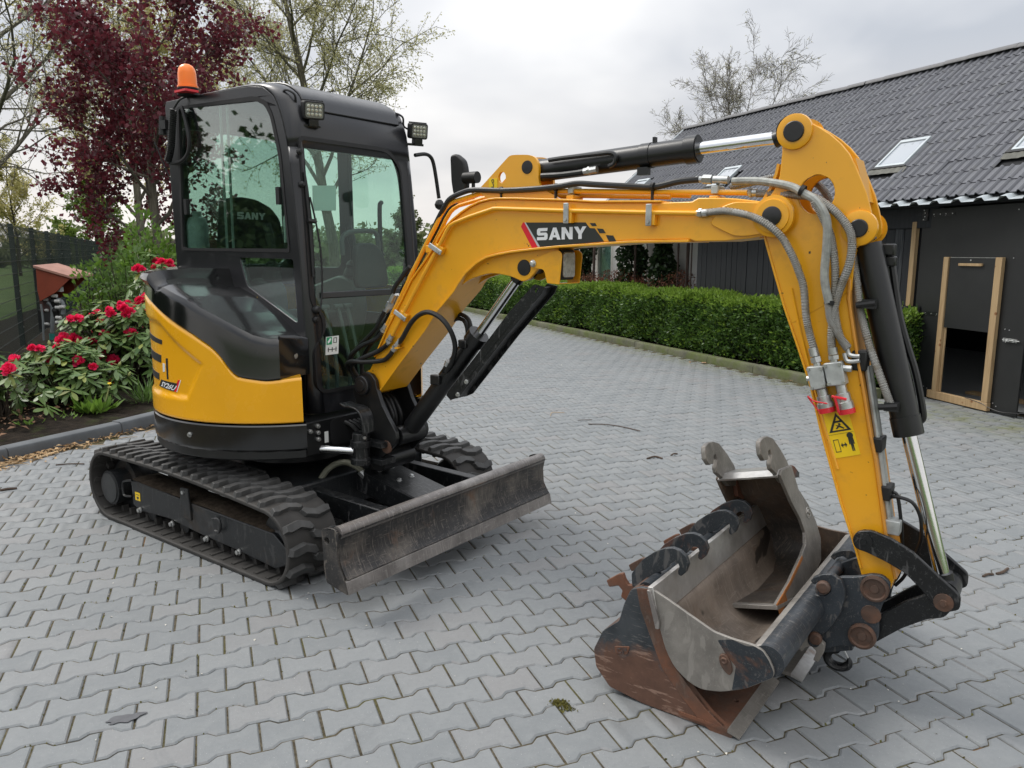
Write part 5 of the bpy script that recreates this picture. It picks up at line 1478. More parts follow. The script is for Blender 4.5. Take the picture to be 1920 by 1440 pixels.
for f, ex in ((.665, .004),):
    a0, a1 = along(ca[1], ca[2], f), along(ca[1], ca[2], f + .06); b.tube([(*a0, 0), (*a1, 0)], .0505, 24)
    d_ = along(ca[1], ca[2], f + .03); b.box((d_[0], d_[1] - .062, -.03), (.045, .03, .03)); b.box((d_[0] + .03, d_[1] + .055, 0), (.012, .03, .02))
b.build('pipe_clamp', 'black', cyl_)
hose([(1.115, 1.986), (1.196, 1.99), (1.35, 1.994), (1.412, 1.994), (1.434, 1.98), (1.43, 1.953), (1.406, 1.942)], -.062, .0095, 'black', 'steel_pipe', 5, 8, cyl_)
hose([(1.077, 1.922), (1.17, 1.921), (1.262, 1.925), (1.296, 1.929)], -.060, .013, 'hose', 'hose', 5, 9, cyl_)
b = MB(fB); z_ = [(1.29, 1.928), (1.351, 1.933)]; b.tube([(*z_[0], -.062), (*z_[1], -.062)], .015, 8); b.tube([(*along(z_[0], z_[1], .3), -.062), (*along(z_[0], z_[1], .45), -.062)], .017, 6); b.build('hose_fitting', 'zinc', cyl_)

# ------------------------------------------------------------------ arm
AR = [(2.095, 2.028), (2.111, 2.043), (2.127, 2.052), (2.148, 2.055), (2.169, 2.05), (2.191, 2.041), (2.224, 2.021), (2.265, 1.992), (2.3, 1.96), (2.328, 1.926), (2.351, 1.885), (2.377, 1.828), (2.393, 1.792), (2.409, 1.74), (2.422, 1.693), (2.423, 1.661), (2.41, 1.641), (2.37, 1.609), (2.355, 1.508), (2.357, 1.441), (2.377, 1.343), (2.405, 1.215), (2.432, 1.103), (2.461, 0.971), (2.482, 0.8924), (2.506, 0.7738), (2.533, 0.6377), (2.556, 0.5589), (2.578, 0.4758), (2.567, 0.4271), (2.534, 0.3942), (2.499, 0.4006), (2.472, 0.4581), (2.444, 0.5459), (2.411, 0.6327), (2.38, 0.7132), (2.33, 0.862), (2.296, 0.9633), (2.251, 1.121), (2.201, 1.252), (2.139, 1.403), (2.075, 1.593), (2.06, 1.648), (2.056, 1.727), (2.066, 1.788), (2.085, 1.819), (2.101, 1.866), (2.105, 1.95)]
# arrange as one loop: the upper head plus the tapered box
hole_a = [(2.231, 1.795)][0]
hl_ = circ(hole_a[0], hole_a[1], .060, 24, .066)
cut = [i for i, p in enumerate(AR) if i in (17, 18)]
# head plates (two) down to just below the cylinder pin, box below
head = AR[:18] + [(2.367, 1.468), (2.166, 1.338), (2.126, 1.442)] + AR[-7:]
for l0 in (-.0755, .0615):
    b = MB(fB); b.prism(head, l0, l0 + .014, [hl_]); hd = b.build('arm_head_plate', 'yellow', exc, bevel=.003)
    if l0 < 0: arm = hd
    if l0 > 0: hd.name = 'arm_head_plate'
low = [(2.058, 1.661), (2.184, 1.659), (2.311, 1.622), (2.37, 1.609)] + AR[18:43]
b = MB(fB); b.prism(low, -.0745, .0745); armb = b.build('arm', 'yellow', exc, bevel=.004)
arm.parent = armb; hd.parent = armb
# closing plates of the head, weld ribs along the box
b = MB(fB); b.strip([(2.085, 1.909), (2.078, 1.873), (2.061, 1.825), (2.042, 1.794), (2.031, 1.73), (2.036, 1.649)], -.062, .062, .010); b.strip([(2.256, 1.916), (2.296, 1.841), (2.332, 1.732)], -.061, .061, .010); b.build('inner_plate', 'yellow', armb)
b = MB(fB); b.strip([(2.341, 1.91), (2.366, 1.829), (2.384, 1.766)], -.0605, .0605, .006) ; b.build('web_plate', 'yellow', armb)
ob = AR[18:29]
b = MB(fB); b.strip(ob, -.083, .083, .009); b.build('outer_plate', paint('yellow_dusty', (.62, .27, .03), (.16, .09, .05), .75, .5), armb, bevel=.002)
ib = list(reversed([(2.047, 1.68), (2.076, 1.593), (2.141, 1.404), (2.202, 1.252), (2.252, 1.122), (2.297, 0.9645), (2.331, 0.8633), (2.381, 0.7148), (2.412, 0.6344), (2.445, 0.5478), (2.465, 0.4865)]))
b = MB(fB); b.strip(ib, -.081, .081, -.008); b.build('inner_edge', 'yellow', armb, bevel=.002)
rb = spline([(2.176, 1.204), (2.172, 1.548), (2.182, 1.619), (2.202, 1.628), (2.236, 1.604), (2.26, 1.563), (2.273, 1.438)], 4)
b = MB(fB); b.tube([(x, z, -.0755) for x, z in [(2.167, 1.472), (2.206, 1.322), (2.253, 1.171), (2.311, 0.9839), (2.366, 0.8356)]], .005, 6); b.build('weld_bead', 'yellow', armb)
for nm, q, r_, pr_ in (('boss', [(2.145, 2.011)][0], .062, .036), ('boss', [(2.378, 1.678)][0], .060, .031)):
    for sgn in (-1, 1):
        l0 = sgn * .0756
        b = MB(fB); b.lathe((*q, l0), (0, 0, sgn), [(-.004, r_), (.010, r_ - .002), (.012, r_ - .010), (.013, pr_)], 30); bo = b.build(nm, 'yellow', armb)
        b = MB(fB); b.lathe((*q, l0 + sgn * .008), (0, 0, sgn), [(0, pr_), (.010, pr_ - .001), (.012, pr_ - .004), (.0125, 0)], 24); b.build('pin_cap', 'pin', bo)
b = MB(fB); 
for q in [(2.145, 2.011), (2.378, 1.678), (2.519, 0.4261)]: b.cyl((*q, -.07), (*q, .07), .03)
b.build('pin', 'pin', armb)
# bucket cylinder
cb = [(2.365, 1.676), (2.391, 1.625), (2.572, 0.976), (2.715, 0.4982)]
b = MB(fB); b.tube([(*along(cb[0], cb[1], .0), 0), (*along(cb[0], cb[1], .9), 0)], .036, 18); b.tube([(*cb[1], 0), (*cb[2], 0)], .0465, 24)
q0 = along(cb[1], cb[2], .90); b.tube([(*q0, 0), (*cb[2], 0)], .0495, 24); b.cyl((*cb[0], -.055), (*cb[0], .055), .04)
bc_ = b.build('bucket_cylinder', 'black', armb)
b = MB(fB); b.tube([(*cb[2], 0), (*cb[3], 0)], .0245, 20); b.build('rod', 'chrome', bc_)
b = MB(fB); b.tube([(*along(cb[2], cb[3], .985), 0), (*along(cb[2], cb[3], 1.06), 0)], .034, 18); e_ = along(cb[2], cb[3], 1.10); b.cyl((*e_, -.05), (*e_, .05), .045); b.build('rod_eye', 'black', bc_)
hose([(2.43, 1.616), (2.446, 1.604), (2.458, 1.58), (2.467, 1.553), (2.501, 1.391), (2.537, 1.277), (2.569, 1.187), (2.597, 1.078), (2.604, 1.032), (2.594, 1.017)], .045, .0125, 'black', 'steel_pipe', 5, 8, bc_)
b = MB(fB); q = [(2.449, 1.607), (2.462, 1.567), (2.519, 1.009)]; b.box((*q[0], .045), (.05, .04, .05)); b.box((*q[1], .045), (.035, .035, .04)); b.build('port_block', 'black', bc_, bevel=.005)
# stainless braided hoses
t = NT('steel_braid')
w1 = t.n('ShaderNodeTexWave'); w1.inputs['Scale'].default_value = 95; w1.inputs['Distortion'].default_value = .6; w1.inputs['Detail'].default_value = 1
mpv = t.n('ShaderNodeMapping'); mpv.inputs['Rotation'].default_value = (.5, .7, .4); t.l(t.tc.outputs['Object'], mpv.inputs[0]); t.l(mpv.outputs[0], w1.inputs[0])
c = t.mix(w1.outputs['Fac'], (.15, .15, .14), (.50, .49, .46)); c = t.mix(t.ramp(t.noise(20., 4), .5, .75), c, (.22, .19, .14))
t.bsdf(c, .42, .55, t.bump(w1.outputs['Fac'], .5, .004)); M['braid'] = t.m
M['sleeve'] = simple('grey_hose_sleeve', (.30, .31, .29), .5, .2, .25, 40, .3, 120)
def coilhose(pts, lat, r, name='braided_hose', par=None):
    """braid wound in relief: radius ripples along the hose"""
    P = []
    for i, (a, z) in enumerate(pts):
        l = lat if isinstance(lat, (int, float)) else lat[min(i, len(lat) - 1)]
        P.append((a, z, l))
    Q = spline(P, 40 if len(pts) < 12 else 26)
    rr_ = [r * (1 + .07 * (1 if (i % 3) else -1)) for i in range(len(Q))]
    m_ = MB(fB); m_.tube(Q, rr_, 10); return m_.build(name, 'braid', par or armb, ang=60)
h1 = [(1.825, 1.742), (1.883, 1.746), (1.933, 1.746), (2.016, 1.728), (2.082, 1.698), (2.137, 1.652), (2.176, 1.589), (2.199, 1.534), (2.219, 1.475), (2.232, 1.379), (2.247, 1.318), (2.268, 1.255), (2.279, 1.224)]
coilhose(h1, [-.108, -.112, -.118, -.128, -.135, -.135, -.13, -.12, -.115, -.11, -.108, -.105, -.105], .0128)
h2 = [(2.01, 1.81), (2.06, 1.807), (2.139, 1.799), (2.215, 1.788), (2.265, 1.764), (2.315, 1.723), (2.353, 1.673), (2.365, 1.625), (2.361, 1.56), (2.343, 1.496), (2.329, 1.443), (2.321, 1.386), (2.32, 1.312), (2.326, 1.258)]
coilhose(h2, [-.04, -.05, -.07, -.09, -.10, -.105, -.105, -.105, -.105, -.105, -.105, -.105, -.105, -.105], .0135)
h3 = [(2.238, 1.771), (2.276, 1.699), (2.3, 1.639), (2.317, 1.54), (2.321, 1.434), (2.33, 1.368), (2.35, 1.305), (2.376, 1.27)]
coilhose(h3, [-.12, -.115, -.11, -.105, -.10, -.10, -.10, -.10], .0128)
hose([(1.922, 1.857), (2.01, 1.853), (2.089, 1.84), (2.152, 1.823), (2.193, 1.801), (2.24, 1.774), (2.271, 1.734), (2.286, 1.689), (2.288, 1.614), (2.286, 1.54), (2.291, 1.49), (2.306, 1.428)], [-.05, -.06, -.075, -.09, -.105, -.118, -.125, -.125, -.122, -.12, -.12, -.115], .0145, 'sleeve', 'hose_sleeve', 6, 10, armb)
coilhose([(2.304, 1.427), (2.315, 1.367), (2.343, 1.317), (2.377, 1.275)], [-.115, -.11, -.105, -.10], .0125)
coilhose([(1.882, 1.843), (1.966, 1.859), (2.066, 1.875), (2.163, 1.858), (2.219, 1.81), (2.25, 1.734)], [.03, .05, .07, .085, .09, .09], .0135)
coilhose([(2.352, 1.604), (2.372, 1.513), (2.392, 1.419), (2.406, 1.367), (2.441, 1.267), (2.493, 1.143), (2.516, 1.087)], [-.03, -.04, -.05, -.055, -.06, -.062, -.06], .0128)
b = MB(fB)
for q in [(2.521, 1.079), (2.426, 1.424)]: b.box((*q, -.06), (.045, .03, .03)); b.cyl((q[0] - .04, q[1] - .005, -.07), (q[0] + .02, q[1] + .005, -.07), .011, n=8)
tag(b.build('hose_clip', 'trim', bc_), kind='stuff')
b = MB(fB)
for q, l in zip([(2.191, 1.808), (2.309, 1.428)], (-.105, -.108)): b.lathe((*q, l), (.9, -.4, 0) if q[1] > 1.8 else (.1, 1, 0), [(-.007, .020), (.007, .020)], 12)
tag(b.build('cable_tie', 'trim', armb), kind='stuff')
# silver fittings
def fit(p, q, lat, r=.015, par=None, name='hose_fitting'):
    m_ = MB(fB); m_.tube([(*p, lat), (*along(p, q, .45), lat)], r, 12); m_.tube([(*along(p, q, .5), lat), (*along(p, q, .78), lat)], r * 1.18, 6); m_.tube([(*along(p, q, .8), lat), (*q, lat)], r * .8, 10)
    return m_.build(name, 'zinc', par or boom)
for p, q, l in (([(1.852, 1.743), (1.81, 1.742)][0], [(1.852, 1.743), (1.81, 1.742)][1], -.108), ([(2.012, 1.813), (1.976, 1.814)][0], [(2.012, 1.813), (1.976, 1.814)][1], -.042), ([(1.905, 1.863), (1.779, 1.872)][0], [(1.905, 1.863), (1.779, 1.872)][1], -.052)): fit(p, q, l)
# rigid yellow pipes along the boom
pn = [(0.2025, 1.182), (0.2788, 1.288), (0.4061, 1.462), (0.5267, 1.625), (0.5814, 1.703), (0.5981, 1.72), (0.6275, 1.733), (0.717, 1.758), (0.831, 1.784), (0.8521, 1.789), (0.8789, 1.789), (1.071, 1.778), (1.207, 1.77), (1.336, 1.764), (1.578, 1.752), (1.816, 1.742)]
b = MB(fB); b.tube([(a, z, -.1105) for a, z in pn], .0098, 10); b.build('hydraulic_pipe', 'yellow', boom)
pu = [(0.1015, 1.222), (0.1877, 1.344), (0.2814, 1.481), (0.3956, 1.646), (0.4509, 1.72), (0.4827, 1.769), (0.5139, 1.806), (0.5342, 1.82), (0.5676, 1.834), (0.7286, 1.864), (0.8058, 1.869), (0.9106, 1.867), (1.118, 1.858), (1.34, 1.847), (1.658, 1.83), (1.98, 1.814)]
b = MB(fB); b.tube([(a, z, -.048) for a, z in pu], .0105, 10); b.build('hydraulic_pipe', 'yellow', boom)
b = MB(fB); b.tube([(a - .006, z - .016, .0) for a, z in pu[:-1]], .0098, 10); b.build('hydraulic_pipe', 'yellow', boom)
pl_ = [(-0.0106, 1.202), (0.0817, 1.329), (0.179, 1.471), (0.3026, 1.64), (0.3692, 1.724), (0.4198, 1.788), (0.4827, 1.829), (0.6496, 1.87), (0.838, 1.867), (1.053, 1.858), (1.282, 1.846), (1.612, 1.826), (1.715, 1.819)]
b = MB(fB); b.tube([(a, z, .05) for a, z in pl_], .0098, 10); b.build('hydraulic_pipe', 'yellow', boom)
# pipe clips: zinc strap on a yellow pad
for q, ang in (([(1.241, 1.758)][0], 0), ([(1.619, 1.741)][0], 0), ([(0.5119, 1.613)][0], 62), ([(0.2702, 1.286)][0], 62)):
    m4 = Matrix.Rotation(R(ang), 2)
    pr_ = lambda P: [tuple(m4 @ Vector(p) + Vector(q)) for p in P]
    b = MB(fB); b.prism(pr_(rnd([(-.012, -.042), (.012, -.042), (.012, .042), (-.012, .042)], .004)), -.118, -.127); cp = b.build('pipe_clip', 'alu', boom, bevel=.003)
    b = MB(fB); w_ = m4 @ Vector((0, -.026)); b.lathe((q[0] + w_.x, q[1] + w_.y, -.127), (0, 0, -1), [(0, .008), (.006, .0075)], 6); b.build('bolt', 'zinc', cp)
    b = MB(fB); b.prism(pr_([(-.010, -.040), (.024, -.040), (.024, .010), (-.010, .010)]), -.094, -.1178); b.build('clip_pad', 'yellow', cp, bevel=.002)
for q in [(1.226, 1.845), (1.858, 1.817), (0.4214, 1.641), (0.1667, 1.286)]:
    b = MB(fB); b.box((q[0], q[1] - .028, -.03), (.034, .036, .085)); pd = b.build('clip_pad', 'yellow', boom, bevel=.003)
    if q[0] > 1: 
        b = MB(fB); b.box((q[0], q[1] + .012, -.03), (.026, .030, .075)); b.tube([(q[0], q[1] + .02, -.03), (q[0], q[1] + .04, -.03)], .008, 6); b.build('pipe_clip', 'alu', pd, bevel=.003)
# long black hose over the top of the boom
hose([(0.2959, 1.526), (0.3669, 1.626), (0.4569, 1.744), (0.5159, 1.81), (0.5599, 1.848), (0.6417, 1.874), (0.7148, 1.88), (0.8647, 1.87), (1.033, 1.868), (1.171, 1.873), (1.258, 1.881), (1.345, 1.873), (1.5, 1.859), (1.612, 1.852), (1.71, 1.867), (1.792, 1.871)], [-.02, -.03, -.045, -.055, -.06, -.06, -.068, -.072, -.074, -.072, -.068, -.065, -.06, -.06, -.058, -.052], .0125)
hose([(0.2579, 1.53), (0.3295, 1.618), (0.4135, 1.722), (0.4841, 1.804), (0.5252, 1.833)], .02, .0115)
b = MB(fB)
for q in [(0.8647, 1.871), (1.154, 1.871), (1.605, 1.852)]: b.lathe((*q, -.066), (1, -.1, 0), [(-.006, .0165), (.006, .0165)], 10); b.box((q[0], q[1] - .03, -.066), (.007, .05, .014))
tag(b.build('cable_tie', 'trim', boom), kind='stuff')
# hoses at the boom foot
for P, l in (([(0.2236, 1.122), (0.1783, 1.074), (0.1241, 1.045), (0.0142, 1.03), (-0.0766, 1.026), (-0.1347, 1), (-0.1494, 0.9613), (-0.1394, 0.9127), (-0.0958, 0.8646)], [-.112, -.112, -.11, -.13, -.14, -.12, -.08, -.05, -.02]),
             ([(0.173, 1.147), (0.1609, 1.13), (0.0936, 1.092), (0.0047, 1.054), (-0.0826, 1.015), (-0.1261, 0.9768), (-0.1163, 0.9223), (-0.0848, 0.8876)], [-.11, -.11, -.105, -.12, -.12, -.09, -.05, 0]),
             ([(0.0739, 1.187), (0.0226, 1.144), (-0.0701, 1.106), (-0.1518, 1.05), (-0.1841, 0.9979), (-0.1707, 0.9281), (-0.1434, 0.8804)], [-.05, -.05, -.06, -.07, -.05, -.02, 0]),
             ([(0.2581, 1.526), (0.1537, 1.426), (0.1329, 1.379)], -.03), ([(0.2763, 1.52), (0.1763, 1.421), (0.1557, 1.374)], 0.01),
             ([(0.0714, 1.294), (0.0296, 1.235), (-0.0064, 1.188), (-0.1361, 1.09), (-0.2117, 1.019), (-0.229, 0.9337), (-0.194, 0.8621)], [-.03, -.03, -.03, -.03, -.02, 0, .02]), ([(0.0749, 1.292), (0.033, 1.231), (-0.0093, 1.177), (-0.1205, 1.074), (-0.1922, 0.9884), (-0.1967, 0.8981)], [.01, .01, .01, .02, .04, .05]),
             ([(0.2364, 1.134), (0.2806, 1.177), (0.3431, 1.252), (0.4051, 1.296), (0.4719, 1.312), (0.5399, 1.292), (0.5863, 1.251), (0.6073, 1.196), (0.601, 1.138), (0.5627, 1.071), (0.5135, 1.015)], [-.112, -.115, -.12, -.125, -.13, -.13, -.125, -.11, -.09, -.07, -.06])):
    hose(P, l, .0125)
for P in ([(0.3673, 1.219), (0.4006, 1.254), (0.4511, 1.283), (0.5004, 1.286), (0.5418, 1.261), (0.5584, 1.202)], [(0.3778, 1.197), (0.422, 1.244), (0.465, 1.265), (0.5071, 1.259), (0.5275, 1.228), (0.5339, 1.179)]): hose(P, .09, .011)
for p, q, l, r_ in (([(0.1993, 1.18), (0.1672, 1.134)][0], [(0.1993, 1.18), (0.1672, 1.134)][1], -.111, .0145), ([(0.2623, 1.162), (0.1922, 1.089)][0], [(0.2623, 1.162), (0.1922, 1.089)][1], -.112, .014), ([(0.1028, 1.224), (0.0657, 1.178)][0], [(0.1028, 1.224), (0.0657, 1.178)][1], -.05, .0145), ([(0.1468, 1.385), (0.0814, 1.292)][0], [(0.1468, 1.385), (0.0814, 1.292)][1], -.03, .015), ([(0.1401, 1.378), (0.0786, 1.287)][0], [(0.1401, 1.378), (0.0786, 1.287)][1], .01, .015)): fit(p, q, l, r_)
b = MB(fB); q = [(0.2098, 1.117), (0.2699, 1.121)]; b.prism([(q[0][0] - .01, q[0][1] + .004), (q[1][0], q[1][1] + .004), (q[1][0] - .015, q[1][1] - .004), (q[0][0], q[0][1] - .004)], -.0935, -.125); b.build('fitting_tab', 'yellow', boom)
# bundle of hoses between the bracket plates
for k in range(6):
    l = -.075 + .03 * k
    hose([(-.03, .84), (.02, .80), (.055 + .012 * (k % 2), .72), (.05, .64), (.02, .58)], l, .0125, par=exc)
hose([(-0.3347, 0.612), (-0.2694, 0.5835), (-0.196, 0.5629)], -.1, .012, par=exc)
b = MB()
for k in range(5): b.tube(spline([(.60, -.16 + .03 * k, .70), (.66, -.13 + .03 * k, .67), (.70, -.10 + .03 * k, .62 + .01 * k), (.74, -.04 + .02 * k, .60)], 4), .0115, 7)
tag(b.build('hose_bundle', 'hose', exc), kind='stuff')

# ------------------------------------------------------------------ boom cylinder with guard
cc = [(0.1894, 0.6478), (0.2176, 0.6865), (0.6732, 1.203), (0.9376, 1.514)]
b = MB(fB); b.tube([(*cc[1], 0), (*cc[2], 0)], .0475, 24); q0 = along(cc[1], cc[2], .93); b.tube([(*q0, 0), (*along(cc[1], cc[2], 1.01), 0)], .054, 24); b.cyl((*cc[0], -.09), (*cc[0], .09), .05)
lc = b.build('boom_cylinder', 'black', boom)
b = MB(fB); b.tube([(*cc[2], 0), (*along(cc[2], cc[3], .9), 0)], .0225, 20); b.build('rod', 'chrome', lc)
b = MB(fB); b.tube([(*along(cc[2], cc[3], .85), 0), (*cc[3], 0)], .03, 16); b.cyl((*cc[3], -.05), (*cc[3], .05), .045); b.build('rod_eye', 'black', lc)
gd_ = rnd([(1.037, 1.457), (1.091, 1.447), (1.077, 1.416), (0.8801, 1.215), (0.5929, 0.8969), (0.5376, 0.8746), (0.5101, 0.8958), (0.5245, 0.919), (0.7383, 1.15), (0.9046, 1.335)], .004, 2)
sl_ = rnd([(1.037, 1.431), (1.052, 1.443), (1.066, 1.429), (1.046, 1.41)], .005, 2)
b = MB(fB); b.prism(gd_, -.056, -.050, [sl_]); b.prism(gd_, .050, .056); b.strip([(1.058, 1.444), (1.044, 1.413), (0.8433, 1.209), (0.5511, 0.8846)], -.056, .056, .005); gdp = b.build('cylinder_guard', 'black_steel', lc, bevel=.0015)
for q in [(0.6428, 0.9778), (0.5879, 0.9086)]:
    b = MB(fB); b.lathe((*q, -.0562), (0, 0, -1), [(0, .013), (.003, .013), (.004, .009), (.010, .009)], 6); b.build('bolt', 'zinc', gdp)
b = MB(fB); z_ = [(0.541, 1.073), (0.4984, 1.013)]; b.tube([(*z_[0], -.07), (*z_[1], -.06)], .013, 8); q = [(0.617, 1.16), (0.441, 0.9672)]; b.box((*q[1], -.045), (.06, .05, .04)); b.build('port_fitting', 'black', lc, bevel=.006); b = MB(fB); b.box((*q[0], -.04), (.05, .04, .04)); b.build('port_fitting', 'black', lc, bevel=.006)
b = MB(fB); b.tube([(*z_[0], -.0705), (*along(z_[0], z_[1], .4), -.066)], .0145, 8); b.build('hose_fitting', 'zinc', lc)

# ------------------------------------------------------------------ valves, couplings and stickers on the arm
va = [(2.247, 1.198), (2.301, 1.207), (2.318, 1.131), (2.268, 1.116)]; vb = [(2.302, 1.215), (2.36, 1.227), (2.383, 1.149), (2.323, 1.137)]
for P in (va, vb):
    b = MB(fB); b.prism(rnd(P, .004, 2), -.076, -.122); vv = b.build('valve_block', 'alu', armb, bevel=.003)
    b = MB(fB)
    for k in range(4):
        q = along(P[k], P[(k + 2) % 4], .10); b.lathe((*q, -.122), (0, 0, -1), [(0, .0065), (.006, .006)], 6)
    tag(b.build('bolt', 'zinc', vv), kind='stuff')
b = MB(fB); q = [(2.246, 1.154), (2.393, 1.202)]; b.cyl((q[0][0], q[0][1], -.10), (q[0][0] + .03, q[0][1] + .003, -.10), .010, n=6); b.cyl((q[1][0] - .03, q[1][1], -.10), (q[1][0], q[1][1], -.10), .012, n=6); tag(b.build('plug', 'zinc', armb), kind='stuff')
fit(*[(2.26, 1.267), (2.281, 1.202)], -.105, .016, armb); fit(*[(2.326, 1.272), (2.335, 1.22)], -.105, .016, armb)
for i, (p, q) in enumerate((([(2.299, 1.123), (2.322, 1.047)]), ([(2.36, 1.145), (2.388, 1.051)]))):
    d = Vector(q) - Vector(p); n_ = d.length; d.normalize()
    b = MB(fB); b.lathe((*p, -.10), (*d, 0), [(0, .018), (n_ * .3, .018), (n_ * .32, .024), (n_ * .62, .024), (n_ * .64, .028), (n_ * .96, .028), (n_ * .97, .022)], 14); qc = b.build('quick_coupling', 'zinc', armb)
    b = MB(fB); b.lathe((*q, -.10), (*d, 0), [(-.012, .0285), (.006, .0285), (.007, .0)], 16)
    b.tube(spline([(q[0] - .02, q[1], -.13), (q[0] - (.06 if i == 0 else .035), q[1] + .05, -.135), (p[0] - .015, p[1] - .04, -.135), (p[0] + .03, p[1] - .045, -.132)], 5), .0028 if i == 0 else .0048, 6); b.build('dust_cap', 'red_plastic', qc)
b = MB(fB)
for z_ in ([(2.37, 1.277), (2.378, 1.252), (2.396, 1.246), (2.413, 1.247)], [(2.363, 1.254), (2.373, 1.229), (2.394, 1.227), (2.414, 1.232)]): b.tube(spline([(a, z, -.09) for a, z in z_], 4), .008, 7)
b.build('elbow_pipe', 'zinc', armb)
b = MB(fB); q = [(2.409, 1.229)][0]; b.box((q[0], q[1], -.05), (.05, .07, .06)); b.build('pipe_clamp', 'trim', armb, bevel=.006)
# pale pipe down the outer plate, its clamps, the small valve with looping hoses
pp_ = [(2.418, 1.207), (2.46, 1.009), (2.503, 0.7911), (2.527, 0.6772)]
b = MB(fB); b.tube([(a + .012, z, -.045) for a, z in pp_], .009, 8); b.build('steel_pipe', 'alu', armb)
b = MB(fB); b.tube([(a + .014, z, -.01) for a, z in pp_], .009, 8); b.build('steel_pipe', 'alu', armb)
for q in [(2.485, 0.9389), (2.524, 0.7712)]:
    b = MB(fB); b.box((q[0], q[1], -.03), (.035, .05, .08)); b.build('pipe_clamp', 'trim', armb, bevel=.004)
vq = [(2.542, 0.6541)][0]
b = MB(fB); b.box((vq[0] + .01, vq[1], -.04), (.055, .05, .06)); b.build('valve_block', 'alu', armb, bevel=.003)
hose([(2.53, 0.6894), (2.523, 0.7313), (2.535, 0.7552), (2.568, 0.7654), (2.611, 0.7581), (2.636, 0.715), (2.643, 0.6589), (2.638, 0.5995), (2.618, 0.5258), (2.593, 0.4498), (2.567, 0.4086)], [-.045, -.045, -.05, -.06, -.07, -.06, -.04, 0, .02, .03, .03], .0062, par=armb)
hose([(2.533, 0.6884), (2.529, 0.737), (2.541, 0.7686), (2.558, 0.7603), (2.572, 0.6964), (2.58, 0.6192), (2.583, 0.5403), (2.577, 0.4585), (2.557, 0.4169)], [-.03, -.03, -.03, -.03, -.03, -.01, .01, .02, .02], .0062, par=armb)
# warning stickers
sA = [(2.3, 1.027), (2.384, 1.052), (2.4, 0.9703), (2.323, 0.9419)]; sB = [(2.323, 0.9419), (2.4, 0.9703), (2.437, 0.9007), (2.35, 0.8713)]
quad = [(2.297, 1.028), (2.385, 1.055), (2.438, 0.901), (2.35, 0.8713)]
b = MB(fB); b.prism(quad, -.0750, -.0762); st = b.build('warning_sticker', 'sticker_yellow', armb)
Q0, Q1, Q2, Q3 = [Vector(v) for v in quad]
def sq(u, v): return tuple((Q0 * (1 - u) + Q1 * u) * (1 - v) + (Q3 * (1 - u) + Q2 * u) * v)
b = MB(fB)
def pr2(P, holes=()): b.prism([sq(*p) for p in P], -.0763, -.0770, [[sq(*p) for p in h] for h in holes])
pr2([(.52, .03), (.93, .44), (.11, .44)], [[(.52, .115), (.80, .405), (.24, .405)]])
pr2([(.36, .20), (.68, .20), (.68, .245), (.36, .245)])
pr2([(.50, .26), (.58, .26), (.60, .30), (.52, .31)])
pr2([(.40, .29), (.56, .31), (.70, .38), (.66, .395), (.52, .345), (.42, .385), (.38, .37), (.46, .325)])
pr2([(.02, .485), (.98, .485), (.98, .49), (.02, .49)])
pr2([(.16, .60), (.36, .60), (.36, .88), (.16, .88)], [[(.18, .615), (.34, .615), (.34, .865), (.18, .865)]])
pr2([(.40, .74), (.47, .68), (.47, .725), (.56, .725), (.56, .68), (.63, .74), (.56, .80), (.56, .755), (.47, .755), (.47, .80)])
pr2([(.72, .60), (.90, .60), (.91, .75), (.87, .75), (.86, .66), (.86, .90), (.82, .90), (.815, .76), (.80, .90), (.76, .90), (.76, .66), (.75, .75), (.71, .75)])
b.prism([(sq(.81, .555)[0] + .011 * math.cos(a), sq(.81, .555)[1] + .011 * math.sin(a)) for a in [2 * PI * k / 12 for k in range(12)]], -.0763, -.0770)
tag(b.build('warning_pictogram', 'decal_black', st), kind='stuff')
# SANY decal on the boom
b = MB(fB); b.prism([(1.017, 1.726), (1.319, 1.72), (1.34, 1.696), (1.363, 1.695), (1.409, 1.641), (1.093, 1.621)], -.0929, -.0939); de = b.build('decal', 'decal_black', boom)
for k, P in enumerate(([(1.339, 1.717), (1.365, 1.716), (1.373, 1.704), (1.35, 1.704)], [(1.373, 1.695), (1.403, 1.692), (1.415, 1.675), (1.386, 1.675)], [(1.416, 1.667), (1.45, 1.665), (1.465, 1.641), (1.431, 1.641)])):
    b = MB(fB); b.prism(P, -.0929, -.0939); b.build('decal_chequer', 'decal_black', de)
b = MB(fB); b.prism([(0.9911, 1.709), (1.002, 1.727), (1.008, 1.726), (1.079, 1.621), (1.051, 1.616)], -.0929, -.0939); b.build('red_stripe', 'decal_red', de)
b = MB(fB); b.prism([(1.01, 1.726), (1.017, 1.726), (1.093, 1.621), (1.081, 1.621)], -.0929, -.0939); b.build('grey_stripe', 'decal_grey', de)
O_, X_, Y_ = [Vector(v) for v in [(1.077, 1.649), (1.321, 1.653), (1.077, 1.7)]]
b = MB(fB); sany(b, O_, X_ - O_, Y_ - O_, -.0940, -.0948); tag(b.build('lettering', 'decal_white', de), kind='stuff')

